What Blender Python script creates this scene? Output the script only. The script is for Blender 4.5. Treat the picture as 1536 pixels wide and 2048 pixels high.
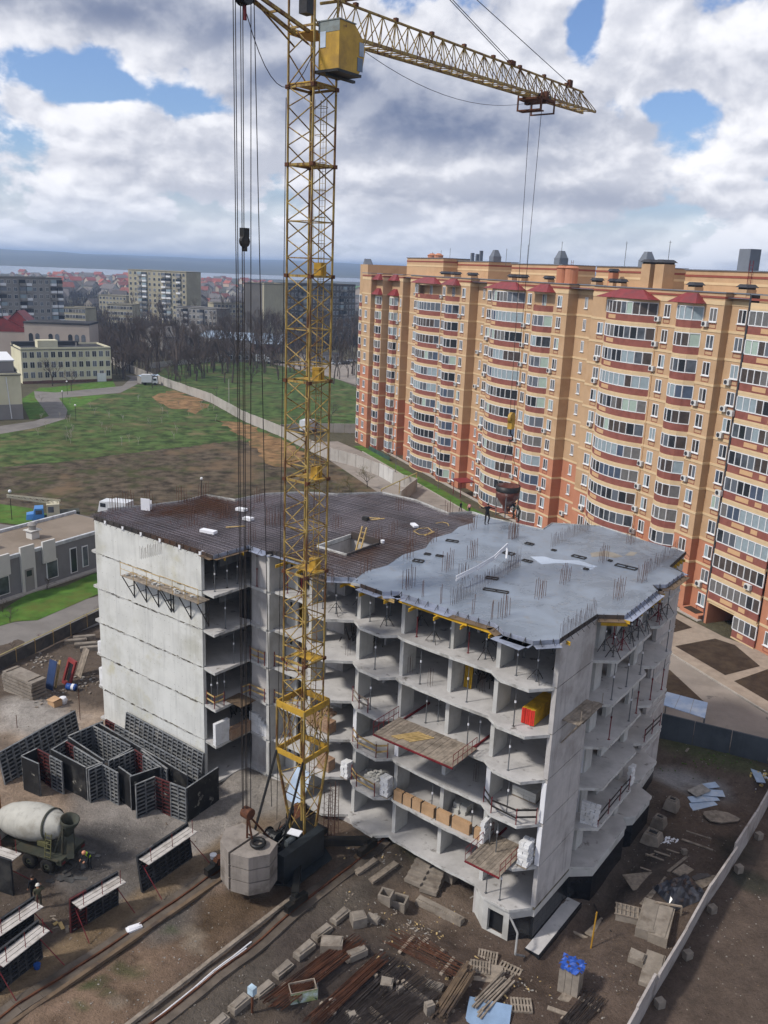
import bpy, math, random
from mathutils import Vector, Matrix
random.seed(7)
for o in list(bpy.data.objects): bpy.data.objects.remove(o)
S = bpy.context.scene; COL = S.collection; R = math.radians
# ------------------------------------------------------------------ camera
H = 38.47; F = 1747.0; PITCH = R(15.615); ROLL = R(2.29)
fw = Vector((0, math.cos(PITCH), -math.sin(PITCH))); rt = Vector((1, 0, 0)); up = rt.cross(fw)
ri = rt*math.cos(ROLL)+up*math.sin(ROLL); ui = up*math.cos(ROLL)-rt*math.sin(ROLL)
cam = bpy.data.cameras.new('camera'); co = bpy.data.objects.new('camera', cam); COL.objects.link(co)
co.matrix_world = Matrix(((ri.x, ui.x, -fw.x, 0), (ri.y, ui.y, -fw.y, 0), (ri.z, ui.z, -fw.z, H), (0, 0, 0, 1)))
cam.sensor_fit = 'VERTICAL'; cam.sensor_height = 24; cam.lens = F/2048*24; cam.clip_start = .5; cam.clip_end = 60000
S.camera = co
S.render.resolution_x = 768; S.render.resolution_y = 1024
S.view_settings.view_transform = 'Standard'; S.view_settings.look = 'None'; S.view_settings.exposure = 0.52; S.view_settings.gamma = 1
S.view_settings.use_curve_mapping = False
S.render.engine = 'CYCLES'
S.cycles.max_bounces = 6; S.cycles.diffuse_bounces = 3; S.cycles.transparent_max_bounces = 8; S.cycles.volume_bounces = 0
# ------------------------------------------------------------------ sun and sky
SUN_AZ, SUN_EL = R(-112), R(46)          # azimuth from +Y clockwise: the sun stands to the left, a little behind the camera
sl = bpy.data.lights.new('sun', 'SUN'); sl.energy = 2.3; sl.angle = R(6); sl.color = (1, .95, .88)
so = bpy.data.objects.new('sun', sl); COL.objects.link(so)
sd = Vector((math.sin(SUN_AZ)*math.cos(SUN_EL), math.cos(SUN_AZ)*math.cos(SUN_EL), math.sin(SUN_EL)))
so.rotation_euler = sd.to_track_quat('Z', 'Y').to_euler(); so.location = (0, 0, 200)
Wd = bpy.data.worlds.new('World'); S.world = Wd; Wd.use_nodes = True
class NT:
    """small helper to write node trees as expressions"""
    def __init__(s, nt): s.nt = nt; s.n = nt.nodes; s.l = nt.links
    def new(s, t, **kw):
        n = s.n.new(t)
        for k, v in kw.items(): setattr(n, k, v)
        return n
    def put(s, sock, v):
        if isinstance(v, bpy.types.NodeSocket): s.l.new(v, sock)
        elif v is not None: sock.default_value = v
    def m(s, op, a, b=None, c=None, clamp=False):
        n = s.new('ShaderNodeMath', operation=op, use_clamp=clamp)
        for i, v in enumerate((a, b, c)):
            if v is not None: s.put(n.inputs[i], v)
        return n.outputs[0]
    def vm(s, op, a, b=None):
        n = s.new('ShaderNodeVectorMath', operation=op); s.put(n.inputs[0], a)
        if b is not None: s.put(n.inputs[1], b)
        return n.outputs[0]
    def noise(s, vec, scale, detail=4, rough=.55, dist=0, out='Fac'):
        n = s.new('ShaderNodeTexNoise'); s.put(n.inputs['Vector'], vec); s.put(n.inputs['Scale'], scale)
        n.inputs['Detail'].default_value = detail; n.inputs['Roughness'].default_value = rough; n.inputs['Distortion'].default_value = dist
        return n.outputs[out]
    def mix(s, f, a, b, blend='MIX'):
        n = s.new('ShaderNodeMix', data_type='RGBA', blend_type=blend); s.put(n.inputs[0], f)
        for i, v in ((6, a), (7, b)):
            if not isinstance(v, bpy.types.NodeSocket): v = (*v, 1) if len(v) == 3 else v
            s.put(n.inputs[i], v)
        return n.outputs[2]
    def ramp(s, f, lo, hi, smooth=True):
        n = s.new('ShaderNodeMapRange', interpolation_type='SMOOTHSTEP' if smooth else 'LINEAR')
        s.put(n.inputs[0], f); n.inputs[1].default_value = lo; n.inputs[2].default_value = hi
        return n.outputs[0]
    def xyz(s, x, y, z):
        n = s.new('ShaderNodeCombineXYZ')
        for i, v in enumerate((x, y, z)): s.put(n.inputs[i], v)
        return n.outputs[0]
    def sep(s, v):
        n = s.new('ShaderNodeSeparateXYZ'); s.put(n.inputs[0], v); return n.outputs
def build_sky():
    t = NT(Wd.node_tree); t.n.clear()
    out = t.new('ShaderNodeOutputWorld'); bg = t.new('ShaderNodeBackground'); t.l.new(bg.outputs[0], out.inputs[0])
    sky = t.new('ShaderNodeTexSky', sky_type='NISHITA'); sky.sun_disc = False; sky.sun_elevation = SUN_EL; sky.sun_rotation = SUN_AZ
    sky.altitude = 50; sky.air_density = 1.0; sky.dust_density = 1.0
    d = t.new('ShaderNodeTexCoord').outputs['Generated']; x, y, z = t.sep(d)
    az = t.m('ARCTAN2', x, y); el = t.m('ARCSINE', t.m('MINIMUM', t.m('MAXIMUM', z, -1), 1))
    D2 = 180/math.pi
    azd = t.m('MULTIPLY', az, D2); eld = t.m('MULTIPLY', el, D2)
    # cloud coordinates: flatter and smaller towards the horizon as real cloud decks are
    elc = t.m('MULTIPLY', t.m('POWER', t.m('MAXIMUM', eld, .05), .72), 2.0)
    p = t.xyz(t.m('MULTIPLY', azd, .075), t.m('MULTIPLY', elc, .135), t.m('MULTIPLY', y, .6))
    wob = t.vm('SCALE', t.vm('SUBTRACT', t.noise(p, 2.2, 4, .5, 0, 'Color'), (.5, .5, .5))); wob.node.inputs['Scale'].default_value = .16
    p = t.vm('ADD', p, wob)
    n1 = t.noise(p, 1.15, 10, .52)
    n2 = t.noise(t.vm('ADD', p, (-.03, .075, 0)), 1.15, 6, .5)
    n3 = t.noise(t.vm('ADD', p, (4.7, 1.1, 3)), 2.6, 7, .58)
    def blob(a0, e0, sa, se):
        q = t.m('ADD', t.m('POWER', t.m('DIVIDE', t.m('SUBTRACT', azd, a0), sa), 2), t.m('POWER', t.m('DIVIDE', t.m('SUBTRACT', eld, e0), se), 2))
        return t.m('EXPONENT', t.m('MULTIPLY', q, -1))
    def add(*v):
        r = v[0]
        for k in v[1:]: r = t.m('ADD', r, k)
        return r
    def w(b, k): return t.m('MULTIPLY', b, k)
    gap = add(w(blob(-16.5, 9.2, 4.0, .9), -.30), w(blob(-12.6, 8.2, 2.4, 1.2), -.20), w(blob(10.7, 13.4, 1.6, 3.2), -.38), w(blob(14.4, 9.5, 3.4, .8), -.20), w(blob(-6.4, 7.4, 1.6, .8), -.14),
              w(blob(0, 9.8, 9, 2.8), .34), w(blob(-15, 13.2, 11, 1.6), .34), w(blob(-21, 7.8, 4, 1.4), .26), w(blob(-23.5, 11.8, 4, 1.3), .26), w(blob(-12.5, 6.0, 5, 1.4), .24), w(blob(20, 13, 7, 2.4), .30), w(blob(20, 8, 4, 2), .2), w(blob(6, 4.5, 22, 2.2), .16))
    cov = add(w(t.m('SUBTRACT', n1, .5), 1.9), w(t.m('SUBTRACT', n3, .5), .35), gap, .54)
    mask = t.ramp(cov, .43, .53)
    low = t.ramp(eld, 6.5, 1.0)                                        # hazy deck near the horizon
    mask = t.m('MAXIMUM', mask, w(low, .86))
    thick = t.ramp(cov, .55, 1.05)
    lit = t.ramp(t.m('SUBTRACT', n1, n2), -.06, .065)
    darkb = add(w(blob(4.0, 8.4, 7.5, 1.6), 1.0), w(blob(-4, 10.4, 8, 2.0), .9), w(blob(-15, 13.2, 10, 1.2), .95), w(blob(4, 14.8, 3.0, 1.0), .5), w(blob(20, 11.6, 5, .8), .35), w(blob(-21, 5.4, 6, .6), .45), w(blob(12, 4.4, 9, .7), .35), w(blob(-3, 4.0, 9, .6), .3))
    shade = add(w(lit, .72), w(t.m('SUBTRACT', n3, .5), .55), .22, w(thick, -.10), w(darkb, -.95))
    shade = t.m('MAXIMUM', t.m('MINIMUM', shade, 1), -.95)
    sh2 = t.new('ShaderNodeMapRange'); t.put(sh2.inputs[0], shade); sh2.inputs[1].default_value = -.95; sh2.inputs[2].default_value = 1; shn = sh2.outputs[0]
    ccol = t.mix(t.m('POWER', shn, 1.5), (.125, .16, .255), (.77, .77, .80))
    ccol = t.mix(w(t.ramp(eld, 5, .3), .5), ccol, (.47, .53, .64))
    blue = t.mix(1, sky.outputs[0], (.068, .078, .100), 'MULTIPLY')
    col = t.mix(mask, blue, ccol)
    t.put(bg.inputs[0], col); bg.inputs[1].default_value = 1.0
build_sky()
Wd.cycles.sampling_method = 'MANUAL'; Wd.cycles.sample_map_resolution = 512
# ------------------------------------------------------------------ geometry helpers
AN = R(-36.7); UA = Vector((math.cos(AN), math.sin(AN), 0)); VA = Vector((-math.sin(AN), math.cos(AN), 0)); OO = Vector((10.23, 45.61, 0))
def U(a, b, z=0.0):                       # site frame: a along the new block's front, b into its depth
    p = OO+UA*a+VA*b; return Vector((p.x, p.y, z))
def G(x, y, z=0.0):                       # survey helper: where the sight line of a photo point meets the level z
    d = ri*((x-768)/F)-ui*((y-1024)/F)+fw; t = (z-H)/d.z
    return Vector((d.x*t, d.y*t, z))
def LOC(p): d = p-OO; return d.dot(UA), d.dot(VA)
def rgb(h):
    h = h.lstrip('#'); c = [int(h[i:i+2], 16)/255 for i in (0, 2, 4)]
    return tuple(v/12.92 if v <= .04045 else ((v+.055)/1.055)**2.4 for v in c)
class MB:
    def __init__(s): s.v = []; s.f = []; s.mi = []; s.cur = 0
    def mat(s, i): s.cur = i; return s
    def face(s, *pts):
        k = len(s.v); s.v += [tuple(p) for p in pts]; s.f.append(tuple(range(k, k+len(pts)))); s.mi.append(s.cur); return s
    def hexa(s, p):                       # 8 points: bottom ring 0-3 (ccw), top ring 4-7
        k = len(s.v); s.v += [tuple(q) for q in p]
        for f in ((3, 2, 1, 0), (4, 5, 6, 7), (0, 1, 5, 4), (1, 2, 6, 5), (2, 3, 7, 6), (3, 0, 4, 7)):
            s.f.append(tuple(k+i for i in f)); s.mi.append(s.cur)
        return s
    def box(s, x0, x1, y0, y1, z0, z1):
        return s.hexa([(x0, y0, z0), (x1, y0, z0), (x1, y1, z0), (x0, y1, z0), (x0, y0, z1), (x1, y0, z1), (x1, y1, z1), (x0, y1, z1)])
    def cbox(s, c, sz, rz=0, tilt=0):     # box on its base centre, turned by rz
        hx, hy = sz[0]/2, sz[1]/2; ca, sa = math.cos(rz), math.sin(rz); pts = []
        for z in (0, sz[2]):
            for x, y in ((-hx, -hy), (hx, -hy), (hx, hy), (-hx, hy)):
                pts.append((c[0]+x*ca-y*sa, c[1]+x*sa+y*ca, c[2]+z+tilt*x))
        return s.hexa(pts)
    def bar(s, a, b, w, h=None, n=4, w2=None, upv=None):   # beam or tube between two points
        a = Vector(a); b = Vector(b); d = (b-a)
        if d.length < 1e-6: return s
        d.normalize(); u = Vector(upv) if upv is not None else (Vector((0, 0, 1)) if abs(d.z) < .95 else Vector((1, 0, 0)))
        x = d.cross(u).normalized(); y = x.cross(d).normalized(); k = len(s.v)
        h = h or w; w2 = 1 if w2 is None else w2
        for q, sc in ((a, 1), (b, w2)):
            for i in range(n):
                t = 2*math.pi*(i+.5)/n; r = .5/math.cos(math.pi/n) if n == 4 else .5
                s.v.append(tuple(q+x*(math.cos(t)*w*r*sc)+y*(math.sin(t)*h*r*sc)))
        for i in range(n):
            j = (i+1) % n; s.f.append((k+i, k+j, k+n+j, k+n+i)); s.mi.append(s.cur)
        s.f.append(tuple(k+n-1-i for i in range(n))); s.mi.append(s.cur); s.f.append(tuple(k+n+i for i in range(n))); s.mi.append(s.cur)
        return s
    def path(s, pts, w, n=4):
        for a, b in zip(pts[:-1], pts[1:]): s.bar(a, b, w, n=n)
        return s
    def prism(s, poly, z0, z1):           # closed polygon (ccw) pulled up
        k = len(s.v); n = len(poly); s.v += [(p[0], p[1], z0) for p in poly]+[(p[0], p[1], z1) for p in poly]
        s.f.append(tuple(k+n-1-i for i in range(n))); s.f.append(tuple(k+n+i for i in range(n))); s.mi += [s.cur]*2
        for i in range(n):
            j = (i+1) % n; s.f.append((k+i, k+j, k+n+j, k+n+i)); s.mi.append(s.cur)
        return s
    def lathe(s, c, prof, n=16, axis=None, caps=True):   # prof: (radius, height) along axis
        c = Vector(c); ax = Vector(axis or (0, 0, 1)).normalized(); u = Vector((1, 0, 0)) if abs(ax.x) < .9 else Vector((0, 1, 0))
        x = ax.cross(u).normalized(); y = ax.cross(x); k = len(s.v)
        for r, h in prof:
            for i in range(n):
                t = 2*math.pi*i/n; s.v.append(tuple(c+ax*h+x*(r*math.cos(t))+y*(r*math.sin(t))))
        for q in range(len(prof)-1):
            for i in range(n):
                j = (i+1) % n; s.f.append((k+q*n+i, k+q*n+j, k+q*n+n+j, k+q*n+n+i)); s.mi.append(s.cur)
        if caps:
            s.f.append(tuple(k+n-1-i for i in range(n))); s.mi.append(s.cur)
            m = k+(len(prof)-1)*n; s.f.append(tuple(m+i for i in range(n))); s.mi.append(s.cur)
        return s
    def mesh(s, name, mats, smooth=False):
        me = bpy.data.meshes.new(name); me.from_pydata(s.v, [], s.f)
        for m in (mats if isinstance(mats, (list, tuple)) else [mats]): me.materials.append(m)
        if any(s.mi): me.polygons.foreach_set('material_index', s.mi)
        if smooth: me.polygons.foreach_set('use_smooth', [True]*len(s.f))
        me.update(); return me
    def build(s, name, mats, parent=None, smooth=False, fix=False):
        me = s.mesh(name, mats, smooth)
        if fix:
            import bmesh
            b = bmesh.new(); b.from_mesh(me); bmesh.ops.recalc_face_normals(b, faces=b.faces[:]); b.to_mesh(me); b.free()
        return place(name, me, parent)
def place(name, me, parent=None, loc=None, rz=None):
    o = bpy.data.objects.new(name, me); COL.objects.link(o)
    if parent is not None: o.parent = parent
    if loc is not None: o.location = loc
    if rz is not None: o.rotation_euler = (0, 0, rz)
    return o
def tag(o, label, cat=None, group=None, kind=None):
    if label: o['label'] = label
    if cat: o['category'] = cat
    if group: o['group'] = group
    if kind: o['kind'] = kind
    return o
def thing(name, label, cat, loc=(0, 0, 0), rz=0, group=None):
    o = bpy.data.objects.new(name, None); COL.objects.link(o); o.location = loc; o.rotation_euler = (0, 0, rz); o.empty_display_size = .3
    return tag(o, label, cat, group)
def copy_tree(o, parent=None):
    c = o.copy(); COL.objects.link(c); c.parent = parent
    for ch in o.children: copy_tree(ch, c)
    return c
# ------------------------------------------------------------------ materials
MATS = {}
def mat(name, col, rough=.85, var=.25, scale=1.5, col2=None, bump=0, bscale=None, metal=0, spots=None, streak=0, detail=5, spec=.3, obj=False, gvar=0):
    """plain surface: base colour broken by two noises; col2 = stain colour; spots=(colour, low, high, scale); streak = vertical run marks"""
    if name in MATS: return MATS[name]
    m = bpy.data.materials.new(name); m.use_nodes = True; t = NT(m.node_tree); b = t.n['Principled BSDF']
    pos = t.new('ShaderNodeNewGeometry').outputs['Position'] if not obj else t.new('ShaderNodeTexCoord').outputs['Object']
    c = tuple(col); lo = tuple(v*(1-var) for v in c); hi = tuple(min(1, v*(1+var)) for v in c)
    n1 = t.noise(pos, scale, detail, .6)
    cc = t.mix(t.ramp(n1, .3, .7), lo, hi)
    if col2: cc = t.mix(t.ramp(t.noise(t.vm('ADD', pos, (13, 5, 3)), scale*.45, detail, .65), .48, .68), cc, col2)
    if streak:
        v = t.vm('MULTIPLY', pos, (2.2, 2.2, .16)); cc = t.mix(t.m('MULTIPLY', t.ramp(t.noise(v, 1.3, 5, .65), .5, .75), streak), cc, tuple(x*.45 for x in c))
    if spots: cc = t.mix(t.ramp(t.noise(t.vm('ADD', pos, (3, 31, 7)), spots[3], 4, .6), spots[1], spots[2]), cc, spots[0])
    if gvar:
        rnd = t.new('ShaderNodeObjectInfo').outputs['Random']
        cc = t.mix(1, cc, t.mix(rnd, (1-gvar,)*3, (1,)*3), 'MULTIPLY')
    t.put(b.inputs['Base Color'], cc); b.inputs['Roughness'].default_value = rough; b.inputs['Metallic'].default_value = metal
    b.inputs['Specular IOR Level'].default_value = spec
    if bump:
        bn = t.new('ShaderNodeBump'); bn.inputs['Strength'].default_value = min(1, bump); bn.inputs['Distance'].default_value = .05 if bump <= 1 else .05*bump
        t.put(bn.inputs['Height'], t.noise(pos, bscale or scale*6, 6, .65)); t.l.new(bn.outputs[0], b.inputs['Normal'])
    MATS[name] = m; return m
def glass(name, col=(.05, .06, .075), rough=.08):
    if name in MATS: return MATS[name]
    m = bpy.data.materials.new(name); m.use_nodes = True; t = NT(m.node_tree); b = t.n['Principled BSDF']
    rnd = t.new('ShaderNodeObjectInfo').outputs['Random']
    pos = t.new('ShaderNodeNewGeometry').outputs['Position']
    n = t.noise(pos, .9, 2, .5)
    k = t.m('ADD', t.m('MULTIPLY', rnd, .6), t.m('MULTIPLY', n, .4))
    cc = t.mix(t.ramp(k, .45, .75), col, tuple(min(1, c*4.0+.03) for c in col))
    t.put(b.inputs['Base Color'], cc); b.inputs['Roughness'].default_value = rough; b.inputs['Specular IOR Level'].default_value = .6
    MATS[name] = m; return m
# ------------------------------------------------------------------ ground
import numpy as np
def sst(x, a, b):
    t = np.clip((x-a)/(b-a), 0, 1); return t*t*(3-2*t)
def vnoise(a, b, s, seed=0):
    """smooth value noise on numpy arrays"""
    x = a/s+seed*17.3; y = b/s+seed*9.1; xi = np.floor(x); yi = np.floor(y); fx = x-xi; fy = y-yi
    h = lambda i, j: np.modf(np.abs(np.sin(i*127.1+j*311.7+seed*74.7)*43758.5453))[0]
    fx = fx*fx*(3-2*fx); fy = fy*fy*(3-2*fy)
    return (h(xi, yi)*(1-fx)+h(xi+1, yi)*fx)*(1-fy)+(h(xi, yi+1)*(1-fx)+h(xi+1, yi+1)*fx)*fy
A0, A1, B0, B1 = -62., 50., -34., 46.
def hgt(a, b):
    a = np.asarray(a, float); b = np.asarray(b, float)
    z = -1.25*sst(a, -15, -3)*(1-sst(b, 24, 28))*(1-sst(a, 14, 22)*sst(b, 10, 26))
    z = z-.55*sst(a, -11, -8.5)*(1-sst(a, 1.5, 4.5))*sst(b, -4.6, -2.8)*(1-sst(b, 18, 20))                       # trench round the basement
    z = z-.5*np.exp(-((a+7.2)/2.6)**2-((b+2.6)/1.5)**2)
    z = z+.55*np.exp(-((a+24.2)/2.2)**2-((b+1.6)/1.6)**2)+.5*np.exp(-((a+21)/2)**2-((b+.3)/1.0)**2)            # soil heaps by the notch
    z = z+.5*np.exp(-((a+46.5)/2.4)**2-((b+6.5)/2.2)**2)+.35*np.exp(-((a+1.5)/1.5)**2-((b+9.5)/2.0)**2)
    z = z+.22*np.exp(-((a+8.5)/2.4)**2-((b+8)/4.0)**2)
    z = z-.75*np.exp(-((a-2.0)/.85)**2)*sst(b, -2.5, -.5)*(1-sst(b, 11, 14))
    near = (1-sst(b, 25, 27))
    z = z+near*((vnoise(a, b, 2.1, 1)-.5)*.22+(vnoise(a, b, .8, 2)-.5)*.13+(vnoise(a, b, 5.5, 3)-.5)*.25)
    e = np.minimum(np.minimum(a-A0, A1-a), np.minimum(b-B0, B1-b))
    return z*sst(e, 0, 4)
def gz(a, b): return float(hgt(a, b))
def UG(a, b, dz=0): return U(a, b, gz(a, b)+dz)
def GG(x, y, dz=0):                       # photo point on the uneven site ground
    z = 0
    for _ in range(6): p = G(x, y, z); a, b = LOC(p); z = gz(a, b)
    p.z = z+dz; return p
def ground_material():
    m = bpy.data.materials.new('site_soil'); m.use_nodes = True; t = NT(m.node_tree); b = t.n['Principled BSDF']
    pos = t.new('ShaderNodeNewGeometry').outputs['Position']
    at = t.new('ShaderNodeVertexColor'); at.layer_name = 'soil'
    n = t.noise(pos, .9, 8, .68); n2 = t.noise(pos, 4.5, 5, .7); n3 = t.noise(t.vm('ADD', pos, (40, 3, 1)), .25, 6, .6)
    n4 = t.noise(pos, 11, 4, .7)
    k = t.m('ADD', t.m('MULTIPLY', n, .85), t.m('MULTIPLY', n2, .6)); k = t.m('ADD', k, t.m('MULTIPLY', n3, .45)); k = t.m('ADD', k, t.m('MULTIPLY', t.m('SUBTRACT', n4, .5), .5))
    f = t.new('ShaderNodeMapRange'); t.put(f.inputs[0], k); f.inputs[1].default_value = .55; f.inputs[2].default_value = 1.4; f.inputs[3].default_value = .42; f.inputs[4].default_value = 1.75
    g = t.new('ShaderNodeCombineColor'); [t.l.new(f.outputs[0], g.inputs[i]) for i in range(3)]
    c = t.mix(1, at.outputs[0], g.outputs[0], 'MULTIPLY')
    st = t.new('ShaderNodeTexVoronoi'); t.put(st.inputs['Vector'], pos); st.inputs['Scale'].default_value = 3.2
    sp = t.m('LESS_THAN', st.outputs['Distance'], .10); ron = t.m('GREATER_THAN', t.noise(pos, .5, 3), .54)
    c = t.mix(t.m('MULTIPLY', t.m('MULTIPLY', sp, ron), .7), c, (.42, .40, .36))
    t.put(b.inputs['Base Color'], c); b.inputs['Roughness'].default_value = .95; b.inputs['Specular IOR Level'].default_value = .12
    bn = t.new('ShaderNodeBump'); bn.inputs['Strength'].default_value = 1.0; bn.inputs['Distance'].default_value = .2
    t.put(bn.inputs['Height'], k); t.l.new(bn.outputs[0], b.inputs['Normal']); return m
SOIL = ground_material()
def build_ground():
    st = .4; na = int(round((A1-A0)/st))+1; nb = int(round((B1-B0)/st))+1
    aa, bb = np.meshgrid(np.linspace(A0, A1, na), np.linspace(B0, B1, nb)); zz = hgt(aa, bb)
    X = OO.x+UA.x*aa+VA.x*bb; Y = OO.y+UA.y*aa+VA.y*bb
    V = np.stack([X.ravel(), Y.ravel(), zz.ravel()], 1).tolist()
    idx = np.arange(na*nb).reshape(nb, na)
    Fq = np.stack([idx[:-1, :-1].ravel(), idx[:-1, 1:].ravel(), idx[1:, 1:].ravel(), idx[1:, :-1].ravel()], 1).tolist()
    base = np.array(rgb('#5b5046')); C = np.tile(base, (na*nb, 1)).reshape(nb, na, 3)
    def blob(a0, b0, ra, rb, col, k=1.0, rot=0):
        ca, sa = math.cos(rot), math.sin(rot); da = aa-a0; db = bb-b0
        q = ((da*ca+db*sa)/ra)**2+((-da*sa+db*ca)/rb)**2
        q = q*(.6+.8*vnoise(aa, bb, 1.7, 5))
        w = (np.clip(1.35-q, 0, 1)*k)[..., None]; C[:] = C*(1-w)+np.array(rgb(col))*w
    def pb(x, y, ra, rb, col, k=1.0, rot=0):
        a, b = LOC(GG(x, y)); blob(a, b, ra, rb, col, k, rot)
    blob(10, 5, 14, 30, '#5e5148'); blob(-15, -16, 2.7, 16, '#6d5b4d'); blob(-15, -22, 2.6, 7, '#7a6655')
    blob(-15, -11, 2.4, 5, '#5a4a3a')
    pb(330, 1640, 9, 7, '#8b847d'); pb(450, 1590, 6, 4, '#8b847d'); pb(230, 1720, 5, 4, '#5e5955'); pb(300, 1800, 4, 3, '#625c56'); pb(170, 1690, 3, 2.5, '#4c4947')
    pb(140, 1480, 8, 5, '#a08e7c'); pb(70, 1430, 5, 3, '#9b948c'); pb(40, 1600, 5, 3, '#927f6d')
    blob(-19.6, -16, 1.0, 18, '#7d6a52', .8); blob(-19.0, -6, .8, 7, '#71614f', .7)
    blob(-10, -13, 1.4, 16, '#5d564e', .8); blob(-21, -1, 4, 2.5, '#8b857c', .7)
    pb(880, 1850, 4.5, 3, '#6e6054'); pb(1000, 1960, 6, 4, '#55483f'); pb(700, 1980, 6, 4, '#473f3a')
    pb(1380, 1570, 3.5, 2.0, '#8b8a8a', .8); pb(1330, 1620, 3, 2, '#5d5752'); pb(1420, 1650, 5, 4, '#5f5146'); pb(1250, 1760, 4, 6, '#4f4842', .8)
    pb(1480, 1800, 5, 7, '#594d44'); pb(1450, 1960, 7, 5, '#594d44'); pb(1500, 1760, 1.8, 1.2, '#35372f', .8); pb(1470, 1700, 1.5, 2, '#3d3b33', .7)
    pb(1430, 1510, 5, 1.2, '#4d5335', .7); pb(820, 1690, 3, 1.0, '#5c5a44', .6)
    for k in range(26):
        blob(random.uniform(-16.7, -13.2), random.uniform(-24, -8), random.uniform(.3, .8), random.uniform(.3, .8), random.choice(['#3f4a2c', '#86705f', '#85796a', '#4b3d30']), .6)
    cols = np.ones((na*nb, 4)); cols[:, :3] = C.reshape(-1, 3)
    # the land all round, out to the horizon
    k = len(V); E = 45000.; ring = [(A0, B0), (A1, B0), (A1, B1), (A0, B1)]; outer = [(-E, -E), (E, -E), (E, E), (-E, E)]
    mid = [(-900, -700), (900, -700), (900, 900), (-900, 900)]
    for a, b in ring+mid+outer: V.append(tuple(U(a, b, 0)))
    for q in (0, 4):
        for i in range(4):
            j = (i+1) % 4; Fq.append((k+q+i, k+q+4+i, k+q+4+j, k+q+j))
    far = np.ones((12, 4)); far[:, :3] = rgb('#55503f'); far[4:, :3] = rgb('#4d4c40'); cols = np.concatenate([cols, far])
    me = bpy.data.meshes.new('ground'); me.from_pydata(V, [], Fq)
    ca = me.color_attributes.new('soil', 'FLOAT_COLOR', 'POINT'); ca.data.foreach_set('color', cols.ravel())
    me.polygons.foreach_set('use_smooth', [True]*len(Fq)); me.materials.append(SOIL); me.update()
    o = place('ground', me); tag(o, 'trodden brown and grey earth of the site and the land round it', kind='structure')
build_ground()
def sheet(name, pts, z, material, label=None, rough=0):
    P = [G(x, y, z) if len(p) == 2 else Vector((p[0], p[1], z)) for p in pts for x, y in [p[:2]]]
    if rough:                             # ragged natural border
        Q = []; rr_ = random.Random(len(pts)+int(abs(P[0].x)))
        for a, b in zip(P, P[1:]+P[:1]):
            n = max(1, int((b-a).length/(rough*1.6)))
            for i in range(n): Q.append(a.lerp(b, i/n)+Vector((rr_.gauss(0, .5), rr_.gauss(0, .5), 0))*rough)
        P = Q
    m = MB(); m.face(*P)
    me = m.mesh(name, material)
    import bmesh
    b = bmesh.new(); b.from_mesh(me); bmesh.ops.triangulate(b, faces=b.faces[:]); bmesh.ops.recalc_face_normals(b, faces=b.faces[:])
    if sum(f.normal.z for f in b.faces) < 0: bmesh.ops.reverse_faces(b, faces=b.faces[:])
    b.to_mesh(me); b.free()
    o = place(name, me); o['kind'] = 'structure'
    if label: o['label'] = label
    return o
M_grass = mat('meadow', rgb('#43542c'), .95, .6, .35, rgb('#524f33'), bump=.9, bscale=1.2, spots=(rgb('#6b6345'), .55, .70, .11), detail=9, spec=.1)
M_lawn = mat('lawn', rgb('#4c6a2c'), .95, .3, .5, rgb('#59602f'), bump=.6, bscale=8, detail=8, spec=.1)
M_plough = mat('plough', rgb('#51483c'), .97, .6, .45, rgb('#43472c'), bump=1.0, bscale=.9, spots=(rgb('#6b5a47'), .52, .68, .09), detail=9, spec=.05)
M_sand = mat('bare_loam', rgb('#806548'), .97, .45, .5, rgb('#5f553a'), bump=.5, detail=8, spec=.05)
M_asph = mat('asphalt', rgb('#77726d'), .92, .12, .35, rgb('#6b6661'), bump=.2, bscale=14, detail=8, spec=.15)
M_conc_road = mat('concrete_road', rgb('#8d847b'), .9, .10, .3, rgb('#7d756d'), bump=.2, bscale=10, detail=8, spec=.15, spots=(rgb('#6b655f'), .62, .7, .6))
M_pave = mat('paving', rgb('#978a7c'), .9, .10, 1.2, rgb('#8b7d70'), bump=.3, bscale=8, spec=.15)
M_bed = mat('garden_soil', rgb('#41372f'), .97, .25, .9, rgb('#4d4237'), bump=.9, bscale=6, detail=8, spec=.05)
M_kerb = mat('kerbstone', rgb('#a29b92'), .9, .12, 2, spec=.15)
# fields beyond the site
sheet('ploughed_field', [(-420, 905), (480, 868), (620, 905), (780, 960), (850, 1000), (800, 1080), (-420, 1120)], .02, M_plough, 'ploughed brown field strip behind the new block')
sheet('meadow', [(-420, 890), (0, 858), (60, 848), (135, 836), (128, 806), (108, 792), (180, 788), (240, 778), (300, 765), (330, 774), (425, 808), (490, 843), (570, 878), (610, 900), (560, 905), (480, 880), (250, 908), (0, 936), (-420, 965)], .05, M_grass, 'green meadow this side of the long concrete wall', rough=.8)
sheet('loam_patch', [(300, 793), (345, 781), (400, 800), (418, 815), (395, 828), (340, 815)], .075, M_sand, 'bare orange loam patch in the meadow', rough=1.5)
sheet('loam_strip', [(430, 840), (480, 845), (570, 882), (620, 908), (580, 935), (530, 930), (500, 880)], .08, M_sand, 'bare loam strip along the wall', rough=1.3)
sheet('back_meadow', [(330, 735), (380, 722), (520, 725), (600, 738), (680, 760), (712, 775), (712, 855), (590, 862), (560, 862), (480, 826), (420, 798), (360, 770), (310, 752)], .03, M_grass, 'green meadow beyond the long concrete wall')
sheet('far_lawn', [(225, 760), (100, 775), (80, 775), (40, 800), (60, 840), (120, 830), (235, 780)], .06, M_lawn, 'lawn in front of the yellow school')
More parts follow.
